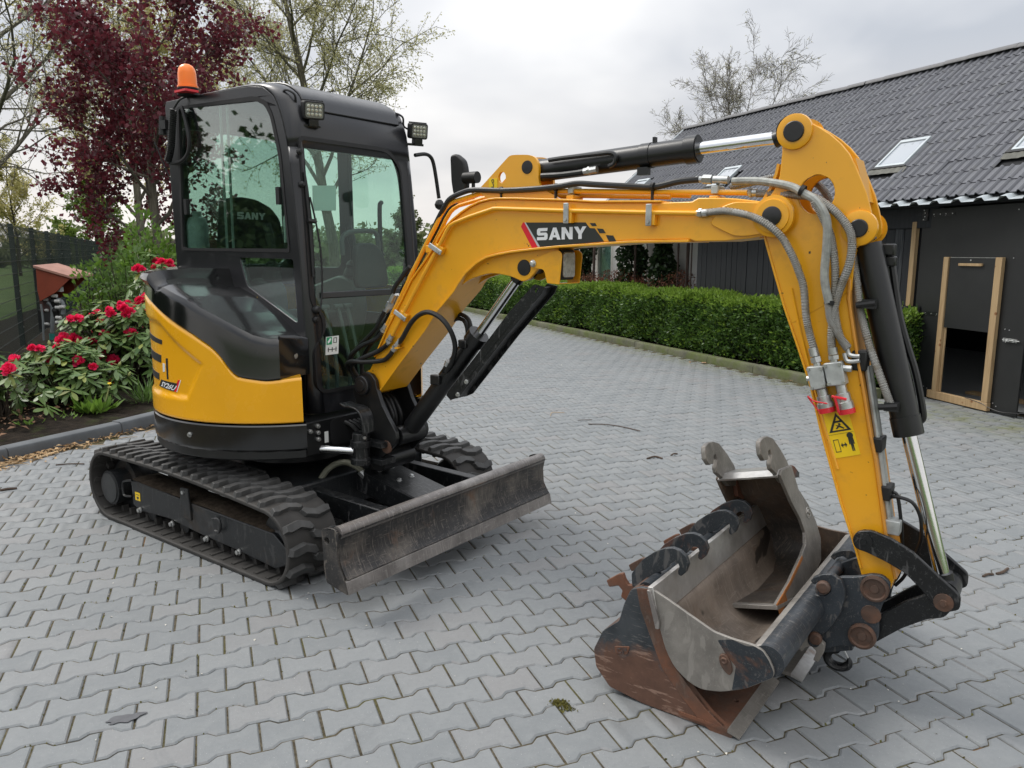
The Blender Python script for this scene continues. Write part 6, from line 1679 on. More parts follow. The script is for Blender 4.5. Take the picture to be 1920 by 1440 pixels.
# ------------------------------------------------------------------ bucket linkage and quick coupler
LK1 = rnd([(2.439, 0.603), (2.453, 0.6336), (2.497, 0.6472), (2.564, 0.6314), (2.632, 0.5996), (2.705, 0.5422), (2.784, 0.4824), (2.785, 0.4342), (2.74, 0.4116), (2.716, 0.4217), (2.671, 0.4715), (2.616, 0.5191), (2.553, 0.5458), (2.489, 0.5654), (2.452, 0.5705)], .012, 2)
pk = [(2.478, 0.6039), (2.737, 0.4487)]
for l0, l1 in ((-.118, -.100), (.100, .118)):
    b = MB(fB); b.prism(LK1, l0, l1); lk = b.build('tipping_link', 'black_steel', armb, bevel=.003)
    for q, mt in zip(pk, ('black_steel', 'rust_pin')):
        b = MB(fB); s_ = -1 if l0 < 0 else 1; b.lathe((*q, min(l0, l1) if s_ < 0 else max(l0, l1)), (0, 0, s_), [(-.004, .031), (.006, .030), (.007, .012), (.012, .011)], 22); b.build('pin', mt, lk)
b = MB(fB); b.cyl((*pk[0], -.099), (*pk[0], .099), .03); b.cyl((*pk[1], -.099), (*pk[1], .099), .034); b.build('link_shaft', 'black_steel', armb)
LK2 = rnd([(2.473, 0.2767), (2.543, 0.3342), (2.623, 0.4089), (2.693, 0.4556), (2.751, 0.4714), (2.767, 0.4264), (2.739, 0.3799), (2.692, 0.3622), (2.614, 0.3031), (2.534, 0.2235), (2.478, 0.2038)], .012, 2)
b = MB(fB); b.prism(LK2, -.085, -.065); b.prism(LK2, .065, .085); b.strip([(2.532, 0.2821), (2.614, 0.3553), (2.686, 0.4038)], -.064, .064, -.012); b.build('bucket_link', 'black_steel', armb, bevel=.003)
CP = rnd([(2.329, 0.2918), (2.349, 0.4116), (2.414, 0.4551), (2.454, 0.4646), (2.487, 0.478), (2.51, 0.49), (2.546, 0.4933), (2.571, 0.4754), (2.574, 0.4361), (2.554, 0.3891), (2.545, 0.3409), (2.551, 0.2807), (2.547, 0.2491), (2.526, 0.2242), (2.473, 0.205), (2.425, 0.1937), (2.38, 0.1659), (2.364, 0.187), (2.343, 0.2225)], .010, 2)
cpp = [(2.526, 0.4427), (2.499, 0.2564), (2.521, 0.3438)]
for l0, l1 in ((-.120, -.098), (.098, .120)):
    b = MB(fB); b.prism(CP, l0, l1); qc = b.build('coupler_plate', 'coupler', armb, bevel=.003)
    if l0 < 0: cpl = qc
    for q in cpp[:2]:
        s_ = -1 if l0 < 0 else 1
        b = MB(fB); b.lathe((*q, -.120 if s_ < 0 else .120), (0, 0, s_), [(-.002, .047), (.012, .046), (.014, .038), (.006, .034), (.006, .016), (.010, .014), (.010, 0)], 26); b.build('pin_boss', 'rust_pin', qc)
b = MB(fB); b.lathe((*cpp[2], -.1202), (0, 0, -1), [(0, .034), (.002, .033), (.003, 0)], 14); b.build('rust_patch', 'rust_pin', cpl)
b = MB(fB); 
for q in [(2.357, 0.4014), (2.344, 0.1977)]: b.cyl((*q, -.155), (*q, .155), .021)
for q in cpp[:2]: b.cyl((*q, -.097), (*q, .097), .035)
b.prism([(2.343, 0.3339), (2.434, 0.3798), (2.467, 0.1779), (2.356, 0.1321)], -.097, .097); b.build('coupler_body', 'coupler', armb, bevel=.004)
for q in [(2.365, 0.4165), (2.35, 0.2147)]:
    b = MB(fB); b.lathe((*q, -.150), (0, 0, -1), [(0, .024), (.010, .024), (.016, .018), (.018, 0)], 18); b.build('coupler_pin', 'rust_pin', cpl)
hk_ = [(2.407, 0.0982)][0]
b = MB(fB); pts = [(hk_[0] + .040 * math.cos(R(a)), hk_[1] + .033 * math.sin(R(a)), -.03) for a in range(100, 395, 15)]
b.tube([(hk_[0] + .02, hk_[1] + .075, -.03)] + [(hk_[0] - .0, hk_[1] + .048, -.03)] + pts, [.012, .013] + [.0135 + .004 * math.sin(PI * k / len(pts)) for k in range(len(pts) - 3)] + [.012, .009, .005], 10); b.build('lifting_hook', 'black_steel', armb)
b = MB(fB); b.tube([(hk_[0] + .012, hk_[1] + .05, -.03), (hk_[0] + .034, hk_[1] + .012, -.03)], .0035, 6); b.build('hook_latch', 'zinc', armb)

# ================================================================== LOOSE BUCKETS
BO = Vector((-.7070, 4.1060, 0)); BA = Vector((math.cos(R(36)), -math.sin(R(36)), 0)); BLv = Vector((math.sin(R(36)), math.cos(R(36)), 0))
def bucket_root(name, label, a0, l0, z0=0.):
    return empty(name, label, 'bucket', BO + BA * a0 + BLv * l0 + Vector((0, 0, z0)), R(-36), 'excavator buckets'), (lambda a, b_, l: (a - a0, l - l0, b_ - z0))
def zc0(P): return [(a, max(z, .004)) for a, z in P]
# ---- two rusty digging buckets lying side by side on their backs
A_OUT = zc0([(1.893, 0.4447), (1.858, 0.441), (1.821, 0.421), (1.796, 0.3597), (1.778, 0.2889), (1.713, 0.232), (1.677, 0.1487), (1.688, 0.082), (1.746, 0.0217), (1.883, -0.0244), (1.976, -0.0281), (2.084, -0.0162), (2.213, 0.0072)])
A_RIM = zc0([(2.129, 0.0589), (2.069, 0.1121), (1.992, 0.1946), (1.94, 0.3074), (1.909, 0.3778)])
A_EAR = rnd([(1.76, 0.4215), (1.773, 0.4436), (1.805, 0.4891), (1.847, 0.5258), (1.888, 0.5507), (1.918, 0.5595), (1.946, 0.556), (1.97, 0.5392), (1.981, 0.5121), (1.972, 0.48), (1.955, 0.4616), (1.944, 0.4653), (1.942, 0.4804), (1.948, 0.4939), (1.941, 0.5082), (1.927, 0.5098), (1.913, 0.4979), (1.897, 0.4737), (1.87, 0.4539), (1.827, 0.4202), (1.786, 0.3548), (1.764, 0.3698)], .004, 2)
A_LCK = rnd([(1.655, 0.3667), (1.705, 0.4052), (1.722, 0.4119), (1.731, 0.3894), (1.746, 0.3721), (1.766, 0.3773), (1.805, 0.3705), (1.775, 0.2881), (1.734, 0.3107), (1.718, 0.3192), (1.724, 0.345), (1.706, 0.3614), (1.668, 0.344)], .004, 2)
HOL = [(2.158, -0.2947), (2.208, -0.2797), (2.16, -0.4147), (2.208, -0.4033), (2.207, -0.5305)]
def digging(label, l0, l1, ears, lip_bright, lm=2.2365):
    rt, fr = bucket_root('digging_bucket', label, 1.95, (l0 + l1) / 2)
    sp = rnd(A_OUT + A_RIM, .008, 2)
    for a0, a1 in ((l0, l0 + .014), (l1 - .014, l1)):
        b = MB(fr); b.prism(sp, a0, a1); b.build('side_plate', 'bucket_side', rt, bevel=.002)
    rim = [A_OUT[-1]] + A_RIM + [A_OUT[0]]
    b = MB(fr); b.strip(rim, l0 - .002, l0 + .030, .050); b.strip(rim, l1 - .03, l1 + .002, .050); b.build('side_cutter', 'bucket_rust', rt, bevel=.002, ang=45)
    b = MB(fr); b.strip(A_OUT[1:-1], l0 + .0145, l1 - .0145, .012); b.build('shell', 'bucket_rust', rt, ang=40)
    b = MB(fr); b.cyl((A_OUT[1][0] + .01, A_OUT[1][1] - .02, l0 + .03), (A_OUT[1][0] + .01, A_OUT[1][1] - .02, l1 - .03), .030, n=16); b.build('torque_tube', 'coupler', rt)
    # bolted cutting edge plate on the ground
    am = 2.02
    fk = lambda a, l, z: fr(a, z, l)
    dl = l0 + .59
    hs = [circ(a, l + dl, .0095, 10) for a, l in HOL] + [circ(a, l + dl + .30, .0095, 10) for a, l in HOL[:2]]
    hs = [h for h in hs if all(l0 + .01 < q[1] < l1 - .01 and am + .01 < q[0] < lm - .05 for q in h)]
    b = MB(fk); b.prism([(am, l0 - .004), (lm - .042, l0 - .004), (lm - .042, l1 + .004), (am, l1 + .004)], .0165, .0285, hs); ce = b.build('cutting_plate', 'bucket_rust' if not lip_bright else 'bucket_grey', rt)
    b = MB(fr); b.prism([(lm - .0418, .0165), (lm - .0418, .0285), (lm, .010), (lm, .006)], l0 - .004, l1 + .004); b.build('bevelled_edge', 'bucket_grey' if not lip_bright else 'bright_edge', rt)
    for le in ears:
        b = MB(fr); b.prism(A_EAR, le, le + .020); e_ = b.build('ear', 'bucket_dark', rt, bevel=.002)
        b = MB(fr); b.prism(A_LCK, le, le + .020); b.build('lock_hook', 'bucket_rust', rt, bevel=.002)
    b = MB(fr); b.prism(rnd([(1.763, 0.189), (1.825, 0.2068), (1.817, 0.1733), (1.77, 0.162)], .006, 2), l0 - .004, l0 + .001); b.build('maker_plate', 'bucket_rust', rt, bevel=.001)
    b = MB(fr)
    for P in ([(1.776, 0.1869), (1.793, 0.1924), (1.793, 0.1873), (1.781, 0.1835), (1.782, 0.1742), (1.794, 0.178), (1.794, 0.1718), (1.776, 0.1662)], [(1.797, 0.1938), (1.814, 0.1993), (1.815, 0.187), (1.804, 0.1836), (1.804, 0.1733), (1.798, 0.1712)]): b.prism(P, l0 - .0065, l0 - .0045)
    tag(b.build('maker_mark', 'bucket_dark', rt), kind='stuff')
    return rt
digging('rusty digging bucket lying nearest the camera with bolt holes in its edge plate', -.59, -.170, (-.465, -.285), False)
digging('rusty digging bucket with a bright worn edge lying under the coupler hook', -.115, .33, (.035, .20), True, 2.305)
# ---- wide ditching bucket on the coupler
C_OUT = [(1.907, 0.471), (1.931, 0.3608), (1.953, 0.3382), (1.978, 0.2636), (2.011, 0.2098), (2.061, 0.1741), (2.109, 0.1599), (2.178, 0.1753), (2.258, 0.2153), (2.342, 0.2821)]
C_RIM = [(2.346, 0.3051), (2.328, 0.3398), (2.306, 0.3641), (2.277, 0.3729), (2.206, 0.3724), (2.145, 0.3776), (2.051, 0.4153), (1.977, 0.4457)]
rt, fr = bucket_root('ditching_bucket', 'wide grey ditching bucket carried on the coupler under the arm', 2.15, 0., .13)
CL0, CL1 = -.63, .60
for a0, a1 in ((CL0, CL0 + .012), (CL1 - .012, CL1)):
    b = MB(fr); b.prism(rnd(C_OUT + C_RIM, [.004] * 3 + [.02] * 6 + [.01] * 9, 2), a0, a1); sp = b.build('side_plate', 'bucket_grey' if a0 < 0 else 'black_inside', rt, bevel=.002)
    if a0 < 0: near = sp
SH = spline(C_OUT[1:], 3)
b = MB(fr); b.strip(SH, CL0 + .0125, CL1 - .0125, .010); b.build('shell', 'bucket_in', rt, ang=40)
lip = [(1.907, 0.471), (1.931, 0.3608)]
b = MB(fr); b.strip([lip[0], lip[1]], CL0 - .004, CL1 + .004, .020); b.build('cutting_edge', 'bright_edge', rt, bevel=.0015)
dv = (Vector(lip[0]) - Vector(lip[1])).normalized()
# dark end of the near side plate where paint remains, worn lug and boss
dk = rnd([(2.255, 0.3623), (2.277, 0.3702), (2.306, 0.3624), (2.326, 0.3372), (2.344, 0.3025), (2.341, 0.2834), (2.257, 0.2171), (2.215, 0.1961), (2.224, 0.282), (2.187, 0.3163), (2.159, 0.3538), (2.206, 0.3706)], .006, 2)
b = MB(fr); b.prism(dk, CL0 - .0008, CL0 + .001); b.build('painted_corner', 'coupler', near)
lgp = rnd([(2.17, 0.3087), (2.187, 0.3182), (2.208, 0.2951), (2.216, 0.2644), (2.208, 0.2467), (2.187, 0.2598), (2.171, 0.2828)], .008, 2)
b = MB(fr); b.prism(lgp, CL0 - .010, CL0 + .001); q = [(2.188, 0.2961)][0]; b.lathe((*q, CL0 - .010), (0, 0, -1), [(0, .012), (.006, .011), (.007, .006), (.003, .005), (.003, 0)], 14); b.build('lifting_lug', 'rust_pin', near, bevel=.002)
b = MB(fr); b.prism(rnd([(1.907, 0.4633), (1.921, 0.4632), (1.957, 0.3587), (1.958, 0.3336), (1.944, 0.3314)], .003, 2), CL0 - .012, CL0 - .0005); b.build('side_cutter', 'blade_edge', near, bevel=.002)
tq = [(2.32, 0.327)][0]
b = MB(fr); b.cyl((*tq, CL0 + .010), (*tq, CL1 - .010), .052, n=28); tb = b.build('torque_tube', 'coupler', rt)
r0_ = (Vector([(2.277, 0.3711)][0]))
b = MB(fr); b.prism([(r0_.x - .004, r0_.y - .006), (r0_.x + .016, r0_.y + .002), (tq[0] - .01, tq[1] + .045), (tq[0] - .045, tq[1] + .02)], CL0 + .013, CL1 - .013); b.build('rim_bar', 'bucket_grey', rt, bevel=.003)
EAR = rnd([(2.29, 0.3718), (2.37, 0.3813), (2.388, 0.4047), (2.385, 0.4281), (2.364, 0.4387), (2.341, 0.4266), (2.333, 0.4141), (2.317, 0.4243), (2.327, 0.4413), (2.357, 0.4612), (2.389, 0.4695), (2.421, 0.4557), (2.436, 0.4176), (2.437, 0.3837), (2.426, 0.3301), (2.399, 0.2711), (2.379, 0.2402), (2.351, 0.2189), (2.317, 0.2209), (2.283, 0.2442), (2.275, 0.288), (2.279, 0.3416)], .004, 2)
LK = rnd([(2.275, 0.1611), (2.293, 0.2305), (2.335, 0.2307), (2.382, 0.1954), (2.38, 0.1657), (2.365, 0.1227), (2.346, 0.1248), (2.356, 0.1621), (2.337, 0.1767), (2.316, 0.166), (2.306, 0.1458)], .004, 2)
for l0 in (-.150, .128):
    b = MB(fr); b.prism(EAR, l0, l0 + .022); b.build('ear', 'coupler', rt, bevel=.003)
    b = MB(fr); b.prism(LK, l0, l0 + .022); b.build('lock_hook', 'bucket_grey', rt, bevel=.002)
# ---- narrow bucket standing inside it
_b, _r = R(38), R(14)
Dd = Vector((math.cos(_b) * math.cos(_r), -math.sin(_b) * math.cos(_r), math.sin(_r)))
De1 = Vector((0, 0, 1)).cross(Dd).normalized(); De2 = Dd.cross(De1)
Do = Vector((1.0083, 2.7501, .27))
DW = .286
rt = empty('narrow_bucket', 'narrow trenching bucket standing upright in the wide grey bucket', 'bucket', Do - Dd * DW * .5, 0, 'excavator buckets')
fd_ = lambda a, b_, h: tuple(De1 * a + De2 * b_ + Dd * (h + DW * .5))
D_BK = [(0.3113, 0.4578), (0.4295, 0.4497), (0.455, 0.3425), (0.5394, 0.2524), (0.5922, 0.1641), (0.6131, 0.0834), (0.5681, -0.0039), (0.4603, -0.0327), (0.241, -0.0371), (0.0317, -0.0179)]
D_RM = [(0, 0), (0.0867, 0.0173), (0.1691, 0.0318), (0.35, 0.0838), (0.4185, 0.1108), (0.4386, 0.1581), (0.415, 0.2226), (0.3524, 0.3102), (0.3051, 0.3987), (0.2847, 0.4437)]
for h0, h1 in ((-.014, 0), (-DW, -DW + .014)):
    b = MB(fd_); b.prism(D_BK + D_RM, h0, h1); sp = b.build('side_plate', 'bucket_grey' if h1 == 0 else 'black_inside', rt, bevel=.002)
    if h1 == 0:
        q = [(0.5152, 0.2233)][0]; b = MB(fd_); ring = []
        b.lathe((*q, 0), (0, 0, 1), [(-.001, .026), (.002, .025), (.0022, .018), (.0008, .017), (.0008, 0)], 20); b.tube([(q[0] + .011 * math.cos(R(a)), q[1] + .005 + .008 * math.sin(R(a)), .002) for a in range(40, 260, 30)] + [(q[0] + .010 * math.cos(R(a)), q[1] - .009 + .008 * math.sin(R(a)), .002) for a in range(80, -140, -30)], .003, 5); b.build('maker_mark', 'bright_edge', sp)
b = MB(fd_); b.strip(D_BK[1:], -DW + .003, -.003, -.010); b.build('shell', 'black_inside', rt, ang=50)
top2 = [(0.2847, 0.4437), (0.3113, 0.4578)]
b = MB(fd_); b.strip([(0.2769, 0.4411), (0.3124, 0.4598), (0.4392, 0.4499)], -DW + .012, -.012, -.010); b.build('top_lip', 'bright_edge', rt, bevel=.001)
tipa, tipb = [(-0.0009, -0.0017), (0.2258, -0.0406)]
b = MB(fd_); b.strip([tipa, tipb], -DW - .004, .004, -.016); b.build('cutting_edge', 'bucket_grey', rt, bevel=.0015)
b = MB(fd_); b.strip([(0.0009, 0.0017), (0.1701, 0.0336), (0.35, 0.0838)], -.0005, .002, -.014); b.strip([(0.0009, 0.0017), (0.0999, 0.0191)], .0022, .0036, -.045); b.build('edge_rust', worn_steel('orange_rust', (.30, .12, .03), (.32, .28, .24), (.36, .13, .03), .4, .6, .55, .75, .7, .1, False, 12.), rt)
D_EAR = rnd([(0.1664, 0.5844), (0.177, 0.6051), (0.2121, 0.6135), (0.2609, 0.6108), (0.3153, 0.5916), (0.3771, 0.5319), (0.4264, 0.4698), (0.4361, 0.4321), (0.4018, 0.3824), (0.3313, 0.3992), (0.2903, 0.4424), (0.2405, 0.4782), (0.2398, 0.5003), (0.2687, 0.5317), (0.2625, 0.5552), (0.2427, 0.5526), (0.2261, 0.5209), (0.1856, 0.5241), (0.1625, 0.5539)], .004, 2)
for h in (-.034, -DW + .014):
    b = MB(fd_); b.prism(D_EAR, h, h + .020); b.build('ear', 'bucket_grey', rt, bevel=.003)
    b = MB(fd_); b.prism(rnd([(0.427, 0.4526), (0.4759, 0.4418), (0.4985, 0.4321), (0.5411, 0.3943), (0.5303, 0.3755), (0.4899, 0.3919), (0.4624, 0.368), (0.4824, 0.3164), (0.4496, 0.3083), (0.4032, 0.3361)], .003, 2), h, h + .02); b.build('lock_hook', 'bucket_dark', rt, bevel=.002)

# ================================================================== PLANTS
def leaf_quads(P, D, size, wid=.45, fold=.12, up=None, rs=nr):
    """diamond leaves: P base points, D unit directions, size per leaf -> V, F"""
    P = np.asarray(P, float); D = np.asarray(D, float); n = len(P)
    D /= np.linalg.norm(D, axis=1, keepdims=True) + 1e-9
    r_ = rs.normal(size=(n, 3)) if up is None else up + rs.normal(size=(n, 3)) * .35
    W = np.cross(D, r_); W /= np.linalg.norm(W, axis=1, keepdims=True) + 1e-9
    Nn = np.cross(W, D)
    s = np.asarray(size, float).reshape(-1, 1) if np.ndim(size) else np.full((n, 1), float(size))
    mid = P + D * s * .5 + Nn * s * fold
    V = np.stack([P, mid + W * s * wid * .5, P + D * s, mid - W * s * wid * .5], 1).reshape(-1, 3)
    F = np.arange(4 * n).reshape(-1, 4)
    return V, F
def sph(n, rs=nr):
    v = rs.normal(size=(n, 3)); return v / np.linalg.norm(v, axis=1, keepdims=True)

def bark(name, c0, c1):
    t = NT(name); f = t.noise(3., 6, .65, stretch=(6, 6, 1)); c = t.mix(t.ramp(f, .35, .65), c0, c1)
    t.bsdf(c, .9, 0, t.bump(t.noise(25., 5, .6, stretch=(3, 3, 1)), .6, .02), 0, .15); return t.m
BK_GREY = bark('grey_bark', (.075, .068, .055), (.17, .155, .12))
BK_DARK = bark('dark_bark', (.035, .028, .022), (.085, .07, .055))
BK_PALE = bark('pale_bark', (.13, .115, .095), (.24, .22, .19))

class Tree:
    def __init__(s, seed): s.r = random.Random(seed); s.V = []; s.F = []; s.tips = []; s.nv = 0
    def tube(s, P, R_, n):
        u = None; base = s.nv
        for i, p in enumerate(P):
            t_ = (P[min(i + 1, len(P) - 1)] - P[max(i - 1, 0)]).normalized()
            u = t_.orthogonal().normalized() if u is None else (u - t_ * u.dot(t_)).normalized()
            w = t_.cross(u)
            for k in range(n):
                a = 2 * PI * k / n; s.V.append(tuple(p + (u * math.cos(a) + w * math.sin(a)) * R_[i]))
        for i in range(len(P) - 1):
            for k in range(n): s.F.append((base + i * n + k, base + i * n + (k + 1) % n, base + (i + 1) * n + (k + 1) % n, base + (i + 1) * n + k))
        s.nv += len(P) * n
    def grow(s, p, d, L, r, lvl, cfg):
        R_ = s.r; nseg = cfg['seg'][lvl]; P = [p.copy()]; rad = [r]; dd = d.copy()
        for i in range(nseg):
            j = cfg['jit'][lvl]
            dd = (dd + Vector((R_.gauss(0, j), R_.gauss(0, j), R_.gauss(0, j) + cfg['up'][lvl]))).normalized()
            p = p + dd * (L / nseg); P.append(p.copy()); rad.append(r * (1 - (1 - cfg['tap'][lvl]) * (i + 1) / nseg))
        s.tube(P, rad, cfg['sides'][lvl])
        if lvl >= cfg['lv'] - 1:
            for i in range(1, len(P)): s.tips.append((P[i - 1], P[i]))
            return
        k = cfg['kids'][lvl]
        for c in range(k):
            f = cfg['lo'][lvl] + (1 - cfg['lo'][lvl]) * (c + R_.random() * .8) / k
            f = min(f, .999); x = f * nseg; i = int(x); q = P[i].lerp(P[i + 1], x - i); t_ = (P[i + 1] - P[i]).normalized()
            az = R_.random() * 2 * PI if lvl else (c * 2.4 + R_.random() * .7)
            u = t_.orthogonal().normalized(); w = t_.cross(u); side = u * math.cos(az) + w * math.sin(az)
            an = R_.uniform(*cfg['ang'][lvl])
            nd_ = (t_ * math.cos(an) + side * math.sin(an)).normalized()
            ll = L * R_.uniform(*cfg['len'][lvl]) * (1 - cfg['short'][lvl] * f)
            s.grow(q, nd_, ll, max(r * (1 - (1 - cfg['tap'][lvl]) * f) * cfg['rr'][lvl], cfg['rmin']), lvl + 1, cfg)
        # leader
        if cfg.get('lead') and lvl < 2:
            s.grow(P[-1], dd, L * .45, rad[-1], lvl + 1, cfg)
DEF = dict(lv=4, seg=(7, 6, 5, 4), jit=(.05, .12, .18, .25), up=(.0, .03, .02, .0), tap=(.35, .3, .3, .4), sides=(9, 6, 4, 3), kids=(9, 8, 7), lo=(.3, .2, .15), ang=((.5, 1.0), (.5, 1.0), (.4, 1.1)), len=((.45, .65), (.4, .6), (.35, .6)), short=(.45, .4, .3), rr=(.5, .5, .5), rmin=.006, lead=True)
def make_tree(name, label, cat, base, H_, r0, cfg, seed, bk, leaf, per, lsize, wid=.5, lean=(0, 0), group=None, spread=.12, up=None):
    c = dict(DEF); c.update(cfg)
    root = empty(name, label, cat, base, 0, group)
    T = Tree(seed); T.grow(Vector((0, 0, -.05)), Vector((lean[0], lean[1], 1)).normalized(), H_, r0, 0, c)
    tr = bigmesh('trunk', np.array(T.V), np.array(T.F), bk, root, True)
    if leaf is None: return root
    rs = np.random.default_rng(seed)
    A = np.array([a[:] for a, _ in T.tips]); B_ = np.array([b_[:] for _, b_ in T.tips])
    n = int(len(A) * per); idx = rs.integers(0, len(A), n); f = rs.random((n, 1))
    P = A[idx] * (1 - f) + B_[idx] * f + rs.normal(size=(n, 3)) * spread * .4
    D = (B_[idx] - A[idx]); D = D / (np.linalg.norm(D, axis=1, keepdims=True) + 1e-9) + sph(n, rs) * 1.1
    if up is not None: D[:, 2] += up
    V, F = leaf_quads(P, D, lsize * rs.uniform(.6, 1.3, n), wid, .10, None, rs)
    cr_ = bigmesh('crown', V, F, leaf, root); tag(cr_, kind='stuff')
    return root
LM = {}
LM['maple'] = leafmat('maple_leaf', (.055, .012, .020), (.16, .028, .040), .45, .4, .45)
LM['bud'] = leafmat('young_bud_leaf', (.34, .33, .15), (.50, .47, .26), .6, .2, .6)
LM['bud2'] = leafmat('yellowish_bud_leaf', (.34, .31, .11), (.50, .45, .20), .6, .2, .6)
LM['pale'] = leafmat('pale_bud_leaf', (.40, .38, .26), (.54, .52, .40), .6, .2, .6)
LM['green'] = leafmat('fresh_leaf', (.08, .14, .02), (.17, .24, .045), .5, .3, .4)
LM['far'] = leafmat('far_leaf', (.10, .13, .05), (.17, .19, .09), .6, .2, .3)
# red maple in the flower bed
make_tree('maple_tree', 'dark red maple tree behind the cab with purple leaves', 'tree', (-6.45, 14.2, .05), 5.0, .10,
          dict(kids=(16, 9, 6), lo=(.30, .2, .12), ang=((.7, 1.2), (.5, 1.0), (.5, 1.2)), len=((.34, .50), (.42, .6), (.4, .65)), short=(.22, .4, .3), up=(.0, .03, -.01, -.03), jit=(.03, .12, .2, .3)), 29, BK_GREY, LM['maple'], 4.6, .086, .8, (.075, 0), spread=.16)
BARE = dict(kids=(10, 9, 8), lo=(.22, .22, .15), ang=((.45, .95), (.45, .95), (.4, 1.0)), len=((.5, .72), (.45, .62), (.4, .62)), short=(.4, .35, .3), up=(.0, .045, .03, .01), rmin=.011)
make_tree('plane_tree', 'tall sparse tree with new leaves rising behind the cab roof', 'tree', (-10.2, 45, -.05), 15.5, .33, dict(BARE, kids=(16, 12, 10), ang=((.55, 1.1), (.5, 1.0), (.4, 1.1)), lo=(.26, .2, .15), rmin=.016), 5, BK_GREY, LM['bud'], 5.0, .135, .55, (.03, 0), spread=.25)
make_tree('poplar_tree', 'tall bare-branched tree at the left edge with tiny pale leaves', 'tree', (-16.2, 22, -.05), 11.5, .22, dict(BARE, kids=(15, 12, 9), ang=((.6, 1.2), (.5, 1.0), (.4, 1.1)), lo=(.20, .2, .15)), 8, BK_GREY, LM['pale'], 4.2, .065, .6, (.10, 0), spread=.1)
make_tree('poplar_tree', 'sparse yellowish tree between the left edge and the red maple', 'tree', (-15.6, 33, -.05), 10.2, .2, dict(BARE, kids=(13, 11, 9), rmin=.012), 13, BK_GREY, LM['bud2'], 4.5, .13, .6, (0, 0), spread=.15)
make_tree('robinia_tree', 'pale bare tree showing above the ridge of the barn roof', 'tree', (13.4, 44, -.05), 7.6, .16, dict(BARE, kids=(11, 10, 8, 7), lv=5, seg=(7, 6, 5, 4, 3), jit=(.05, .12, .18, .22, .25), up=(.0, .04, .03, .01, 0), tap=(.35, .3, .3, .35, .5), sides=(8, 5, 4, 3, 3), lo=(.34, .22, .2, .15), ang=((.5, 1.0), (.45, .9), (.4, .9), (.4, .9)), len=((.58, .76), (.48, .64), (.42, .6), (.4, .6)), short=(.05, .3, .3, .2), rr=(.55, .55, .55, .6), rmin=.010), 34, bark('robinia_bark', (.13, .115, .105), (.21, .19, .175)), LM['pale'], .3, .09, .5, (.0, 0), spread=.12)
GRN = dict(kids=(10, 8, 6), lo=(.2, .15, .1), ang=((.5, 1.0), (.5, 1.0), (.4, 1.0)), len=((.42, .58), (.4, .6), (.4, .6)))
make_tree('green_tree', 'small rounded green tree far beyond the fence', 'tree', (-31.8, 60, -.05), 6.0, .14, GRN, 40, BK_DARK, LM['green'], 6, .20, .7, spread=.3)
make_tree('green_tree', 'thin small tree far beyond the fence at the left edge', 'tree', (-34.8, 55, -.05), 6.4, .12, GRN, 41, BK_DARK, LM['bud2'], 3.0, .16, .7, spread=.25)
make_tree('green_tree', 'distant tree just right of the cab beside its mirror', 'tree', (-9.6, 70, -.05), 4.2, .14, GRN, 42, BK_DARK, LM['far'], 6, .22, .7, spread=.3)
# far belt of trees along the horizon
rs = np.random.default_rng(77); PP = []
for k in range(110):
    y = rs.uniform(75, 130); u = rs.uniform(-400, 900); x = (u - 960) / 1442 * y; h = rs.uniform(.6, 2.0) * y / 62
    m_ = 260; v = sph(m_, rs) * (rs.random((m_, 1)) ** .4); PP.append(v * np.array([h * 1.3, h * .8, h]) + np.array([x, y, h * .75]))
P = np.concatenate(PP); V, F = leaf_quads(P, sph(len(P), rs), rs.uniform(.5, 1.0, len(P)), .8, .1, None, rs)
o = bigmesh('tree_belt', V, F, LM['far']); tag(o, 'far belt of trees along the horizon beyond the field', 'tree belt', kind='stuff')

# trees and a hedge beyond the paving to the camera's left and back (the machine's gloss mirrors them)
LM['conifer'] = leafmat('conifer_leaf', (.020, .045, .012), (.045, .085, .02), .6, .2, .15)
for i, (x, y, h) in enumerate(((-10.6, 4.3, 2.1), (-11.6, 6.4, 2.6), (-9.9, 2.0, 1.9), (-13., 8.6, 2.5))):
    make_tree('garden_tree', ['dense green garden tree left of the paving, second from the camera', 'tallest dense green garden tree left of the paving', 'lowest dense green garden tree left of the paving', 'dense green garden tree left of the paving, farthest from the camera'][i], 'tree', (x, y, -.05), h, .10, dict(GRN, kids=(14, 8, 5), lo=(.06, .1, .1), len=((.55, .7), (.4, .6), (.4, .6))), 60 + i, BK_DARK, LM['conifer'], 8, .15, .7, spread=.4, group='garden trees left of the paving')

